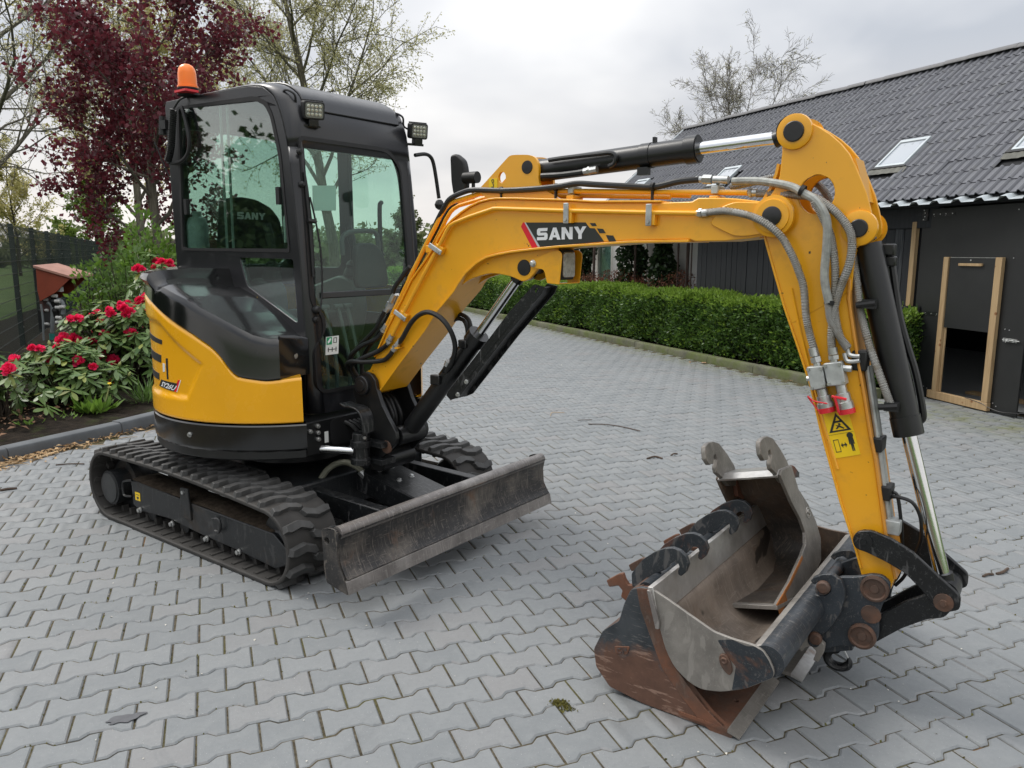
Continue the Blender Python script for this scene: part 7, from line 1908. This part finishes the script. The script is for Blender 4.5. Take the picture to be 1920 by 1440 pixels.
# ---- clipped hedge behind the right kerb
LM['hedge'] = leafmat('hedge_leaf', (.018, .058, .010), (.095, .175, .034), .35, .5, .3, 5.)
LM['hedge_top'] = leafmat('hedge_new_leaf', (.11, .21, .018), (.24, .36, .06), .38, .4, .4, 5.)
rngh = None
hedge = empty('hedge', 'clipped green hedge running along the mossy kerb', 'hedge', KR0 + DD * 6 + DN * .45, DRV)
HX0, HX1, HH = -.24, .30, .92
rs = np.random.default_rng(5)
def hpts(n, y0, y1, sz):
    y = rs.uniform(y0, y1, n); k = rs.random(n); w = np.array([HH, HX1 - HX0]); w = w / w.sum()
    front = k < w[0]
    x = np.where(front, HX0 + rs.normal(0, .055, n) + .04, rs.uniform(HX0, HX1, n)); z = np.where(front, .10 + rs.random(n) ** .85 * (HH - .10), HH + rs.normal(0, .022, n))
    bulge = .035 * np.sin(y * 2.3 + z * 3) + .03 * np.sin(y * 5.1 + 1) + .035 * np.sin(y * 11 + z * 7) * np.sin(z * 13 + y * 3)
    x = x + np.where(front, bulge, 0); z = z + np.where(front, 0, bulge * .8)
    x = x + np.where(front, (HH - z) ** 3 * -.0 + .06 * np.clip(.25 - z, 0, 1) * 4 * .6, 0)
    P = np.stack([x, y, z], 1)
    nrm = np.where(front[:, None], np.array([[-1, 0, .45]]), np.array([[-.25, 0, 1.]]))
    D = nrm + sph(n, rs) * .95
    return P, D, rs.uniform(.7, 1.25, n) * sz, front
Pn, Dn, Sn, Fn = hpts(30000, -7.0, -1.5, .056); Pm, Dm, Sm, Fm = hpts(26000, -1.5, 6, .062); Pf, Df, Sf, Ff = hpts(15000, 6, 16.5, .085)
P = np.concatenate([Pn, Pm, Pf]); D = np.concatenate([Dn, Dm, Df]); Sz = np.concatenate([Sn, Sm, Sf])
# end face by the barn
n = 2600; Pe = np.stack([rs.uniform(HX0, HX1, n), -7.0 + rs.normal(0, .03, n), rs.uniform(.1, HH, n)], 1); De = np.array([[0, -1, .4]]) + sph(n, rs) * .9
P = np.concatenate([P, Pe]); D = np.concatenate([D, De]); Sz = np.concatenate([Sz, rs.uniform(.035, .058, n)])
P[:, 1] += 0.0
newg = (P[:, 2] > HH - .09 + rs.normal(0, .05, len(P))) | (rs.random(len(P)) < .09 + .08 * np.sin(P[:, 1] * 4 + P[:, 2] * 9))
V, F = leaf_quads(P[~newg], D[~newg], Sz[~newg], .48, .10, None, rs); tag(bigmesh('foliage', V, F, LM['hedge'], hedge), kind='stuff')
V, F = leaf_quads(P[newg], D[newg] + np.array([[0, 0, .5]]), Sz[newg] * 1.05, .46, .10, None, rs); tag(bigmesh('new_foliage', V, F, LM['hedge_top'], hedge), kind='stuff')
b = MB(); b.box(((HX0 + HX1) / 2 + .045, 4.75, .50), (HX1 - HX0 - .12, 23.3, .74)); b.build('core', simple('hedge_core', (.012, .020, .007), .95, 0, .5, 20), hedge, flat=True)
b = MB()
for k in range(90):
    y = -6.9 + k * .26 + rng.uniform(-.06, .06); b.tube([(-.12 + rng.uniform(-.05, .1), y, -.02), (-.10 + rng.uniform(-.08, .08), y + rng.uniform(-.06, .06), .3)], .008, 5)
tag(b.build('stem', BK_DARK, hedge), kind='stuff')
sprig = []
for k in range(36):
    y = rs.uniform(-7, 8); sprig.append((rs.uniform(HX0, HX1), y, HH + rs.uniform(.0, .06)))
b_ = Tree(99); SP, SD = [], []
for x, y, z in sprig:
    q = Vector((x, y, z - .12)); l = rng.uniform(.10, .20); d = Vector((rng.gauss(0, .25), rng.gauss(0, .25), 1)).normalized()
    b_.tube([q, q + d * l], [.003, .002], 4)
    for k in range(9): SP.append(tuple(q + d * l * (.3 + .08 * k))); SD.append((rng.gauss(0, 1), rng.gauss(0, 1), .8))
bigmesh('shoot', np.array(b_.V), np.array(b_.F), BK_DARK, hedge, True)
V, F = leaf_quads(SP, SD, rs.uniform(.035, .06, len(SP)), .45, .1, None, rs); tag(bigmesh('shoot_leaves', V, F, LM['hedge_top'], hedge), kind='stuff')
# ---- ivy columns and a red-leaved shrub row behind the hedge
LM['ivy'] = leafmat('ivy_leaf', (.012, .028, .010), (.035, .065, .022), .35, .5, .15, 6.)
LM['berberis'] = leafmat('berberis_leaf', (.10, .035, .025), (.20, .085, .05), .6, .2, .3, 6.)
def ivy(label, w, x, rx, h, seed, n=3600):
    rs = np.random.default_rng(seed); p = WO + DD * w + DN * x
    root = empty('ivy_column', label, 'ivy', p, DRV, 'ivy columns behind the hedge')
    z = rs.random(n) * h; a = rs.random(n) * 2 * PI; wob = 1 + .3 * np.sin(z * 4 + seed) + .18 * np.sin(z * 9.3 + 2 * seed); r_ = rx * wob * np.sqrt(rs.random(n))
    P = np.stack([r_ * np.cos(a) * .7, r_ * np.sin(a), z], 1); D = np.stack([np.cos(a), np.sin(a), np.full(n, -.5)], 1) + sph(n, rs) * .8
    V, F = leaf_quads(P, D, rs.uniform(.06, .12, n), .85, .1, None, rs); tag(bigmesh('foliage', V, F, LM['ivy'], root), kind='stuff')
    b = MB(); b.cyl((0, 0, -.05), (.02, .03, h), .022, n=8); b.build('stem', BK_DARK, root)
ivy('broad dark ivy column beside the white house window', 6.95, .42, .27, 2.3, 3, 2600)
ivy('dark ivy column nearest the black barn wall', 5.85, .42, .25, 2.3, 4, 2600)
ivy('half hidden dark ivy column behind the boom lamp', 8.95, .42, .30, 2.3, 6, 2600)
rs = np.random.default_rng(9); n = 9000
root = empty('berberis_row', 'row of reddish brown shrubs between hedge and ivy', 'shrub', WO + DD * 6.5 + DN * .28, DRV)
y = rs.uniform(-1.75, 3.4, n); z = rs.random(n) ** .7 * (1.16 + .09 * np.sin(y * 3) + .05 * np.sin(y * 8)); P = np.stack([rs.normal(0, .14, n), y, z], 1)
V, F = leaf_quads(P, sph(n, rs) + np.array([[0, 0, .5]]), rs.uniform(.025, .06, n), .45, .1, None, rs); tag(bigmesh('foliage', V, F, LM['berberis'], root), kind='stuff')
b = MB()
for k in range(140):
    y = rs.uniform(-1.75, 3.4); b.tube([(rs.normal(0, .05), y, 0), (rs.normal(0, .12), y + rs.normal(0, .12), rs.uniform(.8, 1.24))], .004, 4, False)
tag(b.build('twig', simple('berberis_twig', (.10, .045, .03), .8, 0, .3), root), kind='stuff')

# ---- rhododendrons in the flower bed
LM['rhodo'] = leafmat('rhododendron_leaf', (.055, .12, .032), (.14, .21, .06), .36, .5, .22, 4.)
t = NT('rhododendron_leaf_single'); oi = t.n('ShaderNodeObjectInfo')
c = t.mix(oi.outputs['Random'], (.062, .13, .034), (.15, .22, .065)); c = t.mix(t.ramp(oi.outputs['Random'], .86, .93), c, (.22, .25, .05))
bs = t.bsdf(c, .48, 0, None, 0, .35); tl = t.n('ShaderNodeBsdfTranslucent'); t.l(c, tl.inputs[0]); mx_ = t.n('ShaderNodeMixShader'); mx_.inputs[0].default_value = .2
t.l(bs.outputs[0], mx_.inputs[1]); t.l(tl.outputs[0], mx_.inputs[2]); t.l(mx_.outputs[0], t.out.inputs[0]); M['rhodo1'] = t.m
LM['petal'] = leafmat('red_petal', (.74, .012, .075), (.90, .045, .17), .5, .3, .35, 8.)
LM['petal2'] = leafmat('pink_bud', (.50, .06, .10), (.62, .42, .28), .5, .3, .3, 8.)
M['budg'] = simple('green_bud', (.30, .33, .12), .55, 0, .15)
def leaf_proto():
    Vv = []; Ff = []
    st = [(0, .006, 0), (.18, .012, .006), (.45, .030, .004), (.72, .028, -.012), (.92, .013, -.034), (1., .0, -.046)]
    for s_, w_, z_ in st: Vv += [(s_, -w_ * 5.2, z_ * 1.4 - .02 * (w_ > .01)), (s_, 0, z_ * 1.4 - .035 * (w_ > .01)), (s_, w_ * 5.2, z_ * 1.4 - .02 * (w_ > .01))]
    for i in range(5): Ff += [(i * 3, i * 3 + 1, i * 3 + 4, i * 3 + 3), (i * 3 + 1, i * 3 + 2, i * 3 + 5, i * 3 + 4)]
    m_ = MB(); m_.raw(Vv, Ff); return m_
LP = leaf_proto(); LPV = np.array(LP.v); LPF = np.array(LP.f)
leaf_me = None; truss_me = None
def truss_mesh():
    rs = np.random.default_rng(4); n = 44
    d = sph(n, rs); d[:, 2] = np.abs(d[:, 2]) * .9 - .12
    V, F = leaf_quads(d * .030, d + sph(n, rs) * .5, rs.uniform(.038, .056, n), 1.05, .18, None, rs)
    V2, F2 = leaf_quads(d * .020, sph(n, rs) + d * .2, rs.uniform(.03, .045, n), 1.0, .2, None, rs)
    return np.concatenate([V, V2]), np.concatenate([F, F2 + len(V)])
def place_mat(p, x_dir, up, s_):
    X = Vector(x_dir).normalized(); Zv = Vector(up); Y = Zv.cross(X).normalized(); Zv = X.cross(Y)
    m = Matrix((X, Y, Zv)).transposed().to_4x4() @ Matrix.Scale(s_, 4); m.translation = p; return m
def rhodo(label, cx_, cy_, rx, ry, h, nwh, flowers, seed, nleaf_obj=300, zb=.06, flfrac=.05):
    global leaf_me, truss_me
    r_ = random.Random(seed)
    root = empty('rhododendron', label, 'shrub', (cx_, cy_, zb), 0, 'rhododendrons in the flower bed')
    wh = []
    for k in range(nwh):
        a = r_.random() * 2 * PI; e = r_.random() ** .8 * PI * .5
        q = r_.uniform(.82, 1.05) if r_.random() < .7 else r_.uniform(.45, .85)
        p = Vector((math.cos(a) * math.cos(e) * rx * q, math.sin(a) * math.cos(e) * ry * q, h * (.20 + .80 * math.sin(e)) * q * r_.uniform(.85, 1.05)))
        if p.y > ry * .55 and r_.random() < .5: continue
        n_ = Vector((p.x / rx, p.y / ry, .9 + p.z / h)).normalized(); wh.append((p, n_, flfrac > 0 and e > .5 and r_.random() < flfrac))
    for x, y, z in flowers: 
        p = Vector((x - cx_, y - cy_, z - zb)); wh.append((p, Vector((p.x * .6, p.y * .6 - .2, 1)).normalized(), True))
    mats = []
    for p, n_, fl in wh:
        m = r_.randint(8, 11); u = n_.orthogonal().normalized(); w = n_.cross(u)
        for q in range(m):
            a = 2 * PI * q / m + r_.uniform(-.3, .3); el = r_.uniform(-.55, .35)
            d = (u * math.cos(a) + w * math.sin(a)) * math.cos(el) + n_ * math.sin(el)
            d.z -= .12
            mats.append(place_mat(p + n_ * r_.uniform(-.03, .015) - (n_ * .035 if fl else n_ * 0), d, n_ + Vector((0, 0, .4)), r_.uniform(.105, .165)))
    mats.sort(key=lambda m: (m.translation.y - m.translation.z * 1.2))
    for k, m in enumerate(mats[:nleaf_obj]):
        if leaf_me is None:
            o = LP.build('leaf', 'rhodo1', root, ang=180); leaf_me = o.data
        else:
            o = bpy.data.objects.new('leaf', leaf_me); link(o, root)
        o.matrix_local = m
    if len(mats) > nleaf_obj:
        AV = np.concatenate([LPV @ np.array(m)[:3, :3].T + np.array(m)[:3, 3] for m in mats[nleaf_obj:]])
        F = (LPF[None] + (np.arange(len(mats) - nleaf_obj) * len(LPV))[:, None, None]).reshape(-1, 4)
        tag(bigmesh('foliage', AV, F, LM['rhodo'], root, True), kind='stuff')
    T = Tree(seed)
    for p, n_, fl in wh:
        b0 = Vector((r_.gauss(0, .05), r_.gauss(0, .05), -.06)); mid = b0.lerp(p, .5) + Vector((0, 0, -.05)); T.tube([b0, mid, p], [.010, .007, .004], 4)
    bigmesh('stem', np.array(T.V), np.array(T.F), BK_DARK, root, True)
    for p, n_, fl in wh:
        if fl:
            s_ = r_.uniform(.62, 1.0); q = r_.random()
            if truss_me is None:
                V, F = truss_mesh(); o = bigmesh('flower_truss', V, F, LM['petal'], root); truss_me = o.data
            else: o = bpy.data.objects.new('flower_truss', truss_me); link(o, root)
            o.matrix_local = Matrix.Translation(p + n_ * .012) @ n_.to_track_quat('Z', 'Y').to_matrix().to_4x4() @ Matrix.Rotation(r_.random() * 6, 4, 'Z') @ Matrix.Scale(s_, 4)
        elif r_.random() < .10:
            b = MB(); b.lathe(tuple(p), tuple(n_), [(0, .006), (.015, .015), (.035, .014), (.055, .004)], 8); b.build('bud', 'budg', root)
    return root
def F3(y, P): return [(x, y, z) for x, z in P]
rhodo('low rhododendron cut by the left edge of the photo with drooping leaves', -4.72, 6.95, .42, .34, .62, 40, F3(6.7, [(-4.437, 0.5669)]), 1, 220)
rhodo('rhododendron with yellow-green buds next to the dandelion', -4.48, 7.62, .66, .44, .66, 105, F3(7.5, [(-4.703, 0.6555), (-4.63, 0.645), (-4.505, 0.5392), (-4.276, 0.5233), (-4.128, 0.4702)]), 2, 300)
rhodo('wide rhododendron full of red flowers beside the yellow panel', -4.45, 8.75, 1.0, .62, .98, 210, F3(8.4, [(-4.971, 0.6306), (-4.915, 0.6659), (-4.811, 0.6483), (-4.742, 0.6306), (-4.663, 0.6012), (-4.609, 0.6129), (-4.468, 0.6894), (-4.488, 0.5304), (-4.542, 0.5126), (-4.399, 0.4119), (-4.391, 0.9638), (-4.371, 0.9231), (-4.232, 0.9812), (-4.209, 0.9115), (-4.171, 0.9464), (-4.414, 0.1733), (-4.208, 0.7187), (-4.162, 0.7129), (-4.511, 0.4653), (-4.813, 0.8649), (-4.732, 0.8649)]), 3, 300)
rhodo('rhododendron half hidden by the counterweight with red flowers on top', -4.35, 9.6, .66, .5, 1.28, 110, F3(9.3, [(-4.484, 1.018), (-4.45, 0.9662), (-4.399, 1.043), (-4.522, 0.947), (-5.063, 0.8055), (-5.007, 0.8506), (-4.647, 0.7668)]), 4, 260)
rhodo('tall rhododendron behind the hood with red flowers at its top', -4.95, 10.8, .62, .5, 1.50, 90, F3(10.4, [(-4.726, 1.431), (-4.674, 1.46), (-4.621, 1.403), (-4.575, 1.446), (-4.551, 1.382), (-4.96, 1.354), (-5.009, 1.368), (-4.779, 1.382)]), 5, 200)
# fresh green bushes further back
def bush(name, label, x, y, rx, h, n, lm, ls, seed):
    rs = np.random.default_rng(seed); root = empty(name, label, 'shrub', (x, y, .05))
    v = sph(n, rs) * (rs.random((n, 1)) ** .35); wob = 1 + .18 * np.sin(v[:, :1] * 7 + seed) + .15 * np.sin(v[:, 2:] * 9)
    P = v * wob * np.array([rx, rx * .8, h * .5]) + np.array([0, 0, h * .52]); V, F = leaf_quads(P, v + sph(n, rs) * .9 + np.array([[0, 0, .2]]), ls * rs.uniform(.7, 1.3, n), .6, .1, None, rs)
    tag(bigmesh('foliage', V, F, lm, root), kind='stuff')
    T = Tree(seed); r_ = random.Random(seed)
    for k in range(26):
        p = Vector((r_.gauss(0, rx * .5), r_.gauss(0, rx * .4), h * r_.uniform(.5, .95))); T.tube([Vector((r_.gauss(0, .05), r_.gauss(0, .05), -.05)), p * .5 + Vector((0, 0, -.05)), p], [.012, .008, .004], 4)
    bigmesh('stem', np.array(T.V), np.array(T.F), BK_DARK, root, True)
LM['fresh'] = leafmat('fresh_bush_leaf', (.07, .15, .018), (.17, .29, .045), .45, .35, .4, 6.)
LM['mid'] = leafmat('shrub_leaf', (.05, .11, .022), (.12, .20, .05), .45, .4, .35, 6.)
bush('hazel_bush', 'bright green bush just left of the cab behind the flowers', -5.85, 12.6, .58, 1.98, 1900, LM['fresh'], .10, 3)
bush('rose_bush', 'light green shrub growing against the fence beside the red hood', -6.25, 11.5, .30, 1.30, 420, LM['fresh'], .09, 5)
bush('garden_shrub', 'mid green shrub between the fence and the tall rhododendron', -5.75, 11.6, .55, 1.50, 1300, LM['mid'], .09, 6)
bush('garden_shrub', 'dark shrub behind the small green shrubs at the far fence end', -8.7, 17.5, .8, 1.75, 1500, LM['mid'], .12, 7)
# weeds: dandelion rosette at the kerb, tufts of grass
def rosette(name, label, x, y, n, ln_, seed, lm, wid=.28, z=.08):
    rs = np.random.default_rng(seed); root = empty(name, label, 'weed', (x, y, z))
    a = rs.random(n) * 2 * PI; e = rs.uniform(.35, 1.25, n); D = np.stack([np.cos(a) * np.cos(e), np.sin(a) * np.cos(e), np.sin(e)], 1)
    P = np.stack([np.cos(a) * .02, np.sin(a) * .02, np.zeros(n)], 1) + rs.normal(size=(n, 3)) * np.array([.05, .05, .0])
    V, F = leaf_quads(P, D, ln_ * rs.uniform(.6, 1.2, n), wid, -.08, np.array([[0, 0, 1.]]), rs); tag(bigmesh('foliage', V, F, lm, root), kind='stuff'); return root
d_ = rosette('dandelion', 'bright green dandelion clump at the kerb with yellow flower', -4.02, 7.22, 60, .20, 3, LM['fresh'])
for i, (dx, dy, h) in enumerate(((.16, .05, .27), (.12, .12, .22))):
    b = MB(); b.tube([(dx * .5, dy * .5, 0), (dx, dy, h)], .003, 5); st_ = b.build('flower_stalk', 'budg', d_)
    b = MB(); b.lathe((dx, dy, h), (0, 0, 1), [(-.012, .006), (0, .012), (.006, .019), (.012, .014), (.014, .0)], 12); b.build('flower', 'sticker_yellow' if i == 0 else 'budg', st_)
rosette('grass_tuft', 'tall grass tuft under the counterweight beside the dandelion', -3.75, 7.75, 90, .30, 5, LM['mid'], .06)
rosette('small_weed', 'small green weed in the bare soil near the kerb', -4.35, 6.72, 16, .07, 7, LM['fresh'], .3)
rosette('small_weed', 'second small green weed in the bare soil left of the dandelion', -4.12, 7.0, 14, .06, 8, LM['fresh'], .3)

# ---- irrigation valves under a red hood, fixed to the fence
man = empty('irrigation_station', 'irrigation valves and pipes under a red sloping hood by the fence', 'irrigation valves', (-8.35, 13.62, 0), 0)
M['hood_red'] = simple('red_brown_panel', (.26, .052, .025), .55, 0, .15, 4, .1, 60); M['pvc'] = simple('grey_pvc_pipe', (.19, .21, .22), .45, 0, .15); M['pvcw'] = simple('white_fitting', (.6, .6, .58), .4, 0, .1); M['teal'] = simple('teal_fitting', (.02, .20, .17), .45, 0, .1)
fP = lambda a, b_, h: (a + 8.35, h, b_)
hs_ = [(-8.341, 1.324), (-7.732, 1.157), (-8.03, 0.8966), (-8.328, 0.7375), (-8.355, 0.9246)]
for y in (0, .42):
    b = MB(fP); b.prism([(a + y * .12, z) for a, z in hs_], y, y + .018); b.build('hood_side', 'hood_red', man, bevel=.003)
b = MB(fP); P0_, P1_ = Vector(hs_[0]), Vector(hs_[1]); 
b.raw([(P0_.x - .03, P0_.y + .045, -.03), (P1_.x + .04, P1_.y + .015, -.03), (P1_.x + .12, P1_.y + .05, .50), (P0_.x + .10, P0_.y + .075, .50), (P0_.x - .03, P0_.y - .002, -.03), (P1_.x + .04, P1_.y - .03, -.03), (P1_.x + .12, P1_.y + .005, .50), (P0_.x + .10, P0_.y + .03, .50)], [(0, 1, 2, 3), (4, 5, 6, 7), (0, 1, 5, 4), (1, 2, 6, 5), (2, 3, 7, 6), (3, 0, 4, 7)]); b.build('hood_top', simple('pale_red_top', (.42, .22, .17), .6, 0, .15, 5), man, bevel=.006)
b = MB(fP); a0 = hs_[0][0]; b.prism([(a0 - .01, .55), (a0 + .05, .55), (a0 + .04, P0_.y), (a0 - .02, P0_.y)], .02, .44); b.build('board', simple('board_brown', (.07, .03, .025), .7, 0, .2), man)
b = MB(fP)
pz = [(-8.304, 0.6906), (-8.296, 0.4081), (-8.316, 0.0282), (-8.239, -0.2399)]
b.tube([(a, z, -.02) for a, z in spline(pz, 4)], .018, 8); b.build('conduit', 'pvc', man)
for P in ([(-8.253, 0.7107), (-8.184, 0.6451), (-8.189, 0.5041), (-8.232, 0.1732)], [(-8.078, 0.7669), (-8.006, 0.7294), (-7.977, 0.6451)], [(-8.055, 0.6169), (-7.989, 0.6263), (-8.001, 0.5041)]):
    b = MB(fP); b.tube([(a, z, .1) for a, z in spline(P, 3)], .035, 10); b.build('pipe', 'pvc', man)
for i, q in enumerate([(-8.099, 0.8323), (-8.053, 0.7388), (-8.054, 0.6263), (-8.063, 0.4476), (-8.072, 0.3626), (-7.978, 0.6357), (-8.266, 0.7669), (-8.285, 0.5794), (-8.291, 0.3342)]):
    b = MB(fP); b.cyl((q[0] - .045, q[1], .06), (q[0] + .045, q[1] - .004, .06), .030 if i < 6 else .024, n=10); b.build('fitting', 'pvcw', man)
for q in [(-8.158, 0.7201), (-8.137, 0.5511)]:
    b = MB(fP); b.lathe((q[0], q[1] - .09, .12), (0, 1, 0), [(0, .05), (.08, .06), (.10, .07), (.14, .06), (.16, .03)], 12); b.build('valve', 'trim', man)
q = [(-8.237, 0.1257)][0]; b = MB(fP); b.cyl((q[0], q[1] - .1, .1), (q[0], q[1] + .03, .1), .045, n=12); b.build('coupling', 'teal', man)
q = [(-8.022, 0.9442)][0]; b = MB(fP); b.box((q[0], q[1], .1), (.09, .08, .1)); b.build('timer_box', 'pvcw', man)
b = MB(fP); q = [(-8.386, 1.139), (-8.397, 0.4098)]; b.box((q[0][0], q[0][1], .2), (.05, .30, .3)); b.box((q[1][0], q[1][1], .2), (.05, .34, .3)); tag(b.build('fixing_bracket', 'trim', man), kind='stuff')

# ================================================================== LITTER
rs = np.random.default_rng(15); r_ = random.Random(15)
M['chip'] = leafmat('dry_leaf_chip', (.22, .12, .055), (.48, .34, .19), .8, .1, .1, 20.)
# dry bark, leaf and stick litter against the left kerb
LV, LF = [], []
m_ = MB()
def kerb_pt(s_):
    K_ = [Vector((x, y, 0)) for x, y in KL[2:6]]
    L_ = [(b_ - a).length for a, b_ in zip(K_, K_[1:])]; s_ *= sum(L_)
    for a, b_, l in zip(K_, K_[1:], L_):
        if s_ <= l: return a.lerp(b_, s_ / l), (b_ - a).normalized()
        s_ -= l
    return K_[-1], (K_[-1] - K_[-2]).normalized()
n = 900; P = []; D = []
for k in range(n):
    s_ = min(.999, abs(r_.gauss(.30, .22))); p, e = kerb_pt(s_); nn = Vector((e.y, -e.x, 0))
    wd = max(.02, .34 - abs(s_ - .25) * .7)
    q = p + nn * (.015 + abs(r_.gauss(0, wd * .5))); P.append((q.x, q.y, .004 + abs(r_.gauss(0, .012)))); D.append((r_.gauss(0, 1), r_.gauss(0, 1), r_.gauss(0, .25)))
V, F = leaf_quads(P, D, rs.uniform(.02, .07, n), .35, .12, np.array([[0, 0, 1.]]), rs)
o = bigmesh('leaf_litter', V, F, M['chip']); tag(o, 'dry brown leaf and bark litter along the left kerb', 'leaf litter', kind='stuff')
M['stick'] = simple('dry_stick', (.38, .27, .15), .8, 0, .3, 20); M['twig'] = simple('dark_twig', (.075, .05, .035), .85, 0, .3, 20)
for k in range(60):
    s_ = min(.9, abs(r_.gauss(.28, .18))); p, e = kerb_pt(s_); nn = Vector((e.y, -e.x, 0)); q = p + nn * abs(r_.gauss(.05, .14)); a = math.atan2(e.y, e.x) + r_.gauss(0, .5); l = r_.uniform(.05, .20)
    d = Vector((math.cos(a), math.sin(a), 0)); m_.tube([tuple(q + Vector((0, 0, .01))), tuple(q + d * l * .5 + Vector((r_.gauss(0, .01), r_.gauss(0, .01), .016))), tuple(q + d * l + Vector((0, 0, .008)))], [.004, .0035, .002], 5)
o = m_.build('stick_litter', 'stick'); tag(o, 'thin pale sticks lying in the leaf litter at the kerb', 'sticks', kind='stuff')
def twig(label, pts, r, mat):
    c_ = Vector((sum(p[0] for p in pts) / len(pts), sum(p[1] for p in pts) / len(pts), 0))
    b = MB(); b.tube(spline([(x - c_.x, y - c_.y, .006 + .004 * (i % 2)) for i, (x, y) in enumerate(pts)], 4), r, 5)
    o = b.build('twig', mat); o.location = c_; tag(o, label, 'twig')
twig('long thin brown twig lying on the paving behind the blade', [(0.7165, 7.056), (0.8964, 7.011), (1.033, 6.923), (1.153, 6.753)], .0045, 'twig')
twig('short reddish twig above the long twig on the paving', [(0.6299, 7.218), (0.6914, 7.218), (0.7706, 7.242)], .003, 'twig')
twig('pale curved straw above the twigs on the paving', [(0.3783, 7.412), (0.4072, 7.565), (0.5251, 7.565)], .003, 'stick')
twig('short black twig on the paving left of the narrow bucket', [(1.056, 5.831), (1.127, 5.879), (1.177, 5.831)], .007, 'twig')
twig('small black twig up and right of the other black twig', [(1.263, 5.927), (1.291, 5.96), (1.324, 5.976)], .006, 'twig')
twig('dark stick at the left edge on the paving', [(-3.471, 5.015), (-3.432, 5.039), (-3.386, 5.063)], .009, 'twig')
twig('thin dark stick on the paving beside the track', [(-3.462, 5.649), (-3.369, 5.663), (-3.263, 5.678)], .005, 'twig')
twig('pale stick leaning through the leaf litter', [(-3.719, 5.785), (-3.688, 5.927), (-3.668, 6.076)], .010, 'stick')
twig('black twig on the paving at the right edge', [(2.346, 3.613), (2.382, 3.632), (2.413, 3.638)], .006, 'twig')
twig('black twig on the paving right of the coupler', [(2.433, 3.645), (2.473, 3.658), (2.533, 3.711)], .007, 'twig')
# small stones, petals and chips on the paving
n = 260; P = []; D = []
for k in range(n):
    y = 1.9 + 9 * r_.random() ** 1.6; x = r_.uniform(-.66, .66) * y
    if x < kl_x(y) + .1 or not right_ok(x, y, .1): continue
    P.append((x, y, .003)); D.append((r_.gauss(0, 1), r_.gauss(0, 1), r_.gauss(0, .1)))
V, F = leaf_quads(P, D, np.abs(rs.normal(.004, .005, len(P))) + .003, .7, .15, np.array([[0, 0, 1.]]), rs)
o = bigmesh('petal_litter', V, F, leafmat('pale_speck', (.42, .40, .34), (.62, .60, .54), .8, .1, .1)); tag(o, 'tiny pale petals and chips scattered on the paving', 'litter', kind='stuff')
# moss and grass growing in the joints
n = 6000; P = []; 
clumps = [(gx_, gy_, .03) for gx_, gy_ in [(0.1814, 2.519), (0.193, 2.493), (0.165, 2.533)]]
for gx_, gy_, s_ in clumps:
    for k in range(120): P.append((gx_ + r_.gauss(0, s_ * .45), gy_ + r_.gauss(0, s_ * .3), .0))
for k in range(1800):
    s_ = -1.0 + 9 * r_.random() ** 1.3; q = KR0 + DD * s_ + DN * (-abs(r_.gauss(0, .16)) - .005); P.append((q.x, q.y, .0))
for k in range(1500):      # in the joints
    x, y = big_[r_.randrange(len(big_))]; side_ = r_.random()
    if side_ < .45: u, w = .1 * (1 if r_.random() < .5 else -1), r_.uniform(-.07, .07)
    else:
        u = r_.uniform(-.1, .1); w = .0695 + (.0125 if abs(u) > .055 else (-.0125 if abs(u) < .04 else 0))
    if r_.random() > .5 + .5 * math.sin(x * 2.2 + 1.3 * math.sin(y * 1.7)): continue
    P.append((x + u * CU[0] + w * CV[0], y + u * CU[1] + w * CV[1], -.006))
P = np.array(P); D = sph(len(P), rs); D[:, 2] = np.abs(D[:, 2]) + .35
V, F = leaf_quads(P, D, rs.uniform(.005, .014, len(P)), .7, .1, None, rs)
o = bigmesh('moss', V, F, leafmat('moss', (.07, .075, .018), (.17, .155, .05), .9, .1, .2, 9.)); tag(o, 'yellow-green moss in the paving joints and along the right kerb', 'moss', kind='stuff')
# dry leaves by the right kerb
for i, (x, y) in enumerate([(2.789, 11.09), (2.607, 11.15), (3.487, 9.5)]):
    b = MB(); q = [(-.035, 0, .004), (-.01, .018, .012), (.03, .006, .016), (.04, -.006, .006), (0, -.016, .010)]; b.raw(q + [(a, c_, z + .0015) for a, c_, z in q], [(0, 1, 2, 3, 4), (9, 8, 7, 6, 5)] + [(k, (k + 1) % 5, 5 + (k + 1) % 5, 5 + k) for k in range(5)]); o = b.build('dry_leaf', simple('dry_leaf', (.40, .24, .13), .8) if i == 0 else bpy.data.materials['dry_leaf']); o.location = (x, y, 0); o.rotation_euler = (0, 0, i * 1.3)
    tag(o, ['tan dry leaf at the foot of the mossy kerb, larger of two lying close', 'tan dry leaf at the mossy kerb, left of its close neighbour', 'tan dry leaf at the mossy kerb close to the yellow arm'][i], 'leaf')
# leaf mould on the bare soil
n = 500; P = np.stack([rs.uniform(-5.6, -4.2, n), rs.uniform(6.0, 8.0, n), rs.uniform(.10, .14, n)], 1); keep = P[:, 0] < np.array([kl_x(y) for y in P[:, 1]]) - .16; P = P[keep]
V, F = leaf_quads(P, sph(len(P), rs) * np.array([[1, 1, .25]]), rs.uniform(.02, .08, len(P)), .5, .15, np.array([[0, 0, 1.]]), rs)
o = bigmesh('leaf_mould', V, F, leafmat('leaf_mould', (.06, .035, .022), (.20, .12, .075), .85, .1, .1)); tag(o, 'brown fallen leaves on the soil under the rhododendrons', 'fallen leaves', kind='stuff')
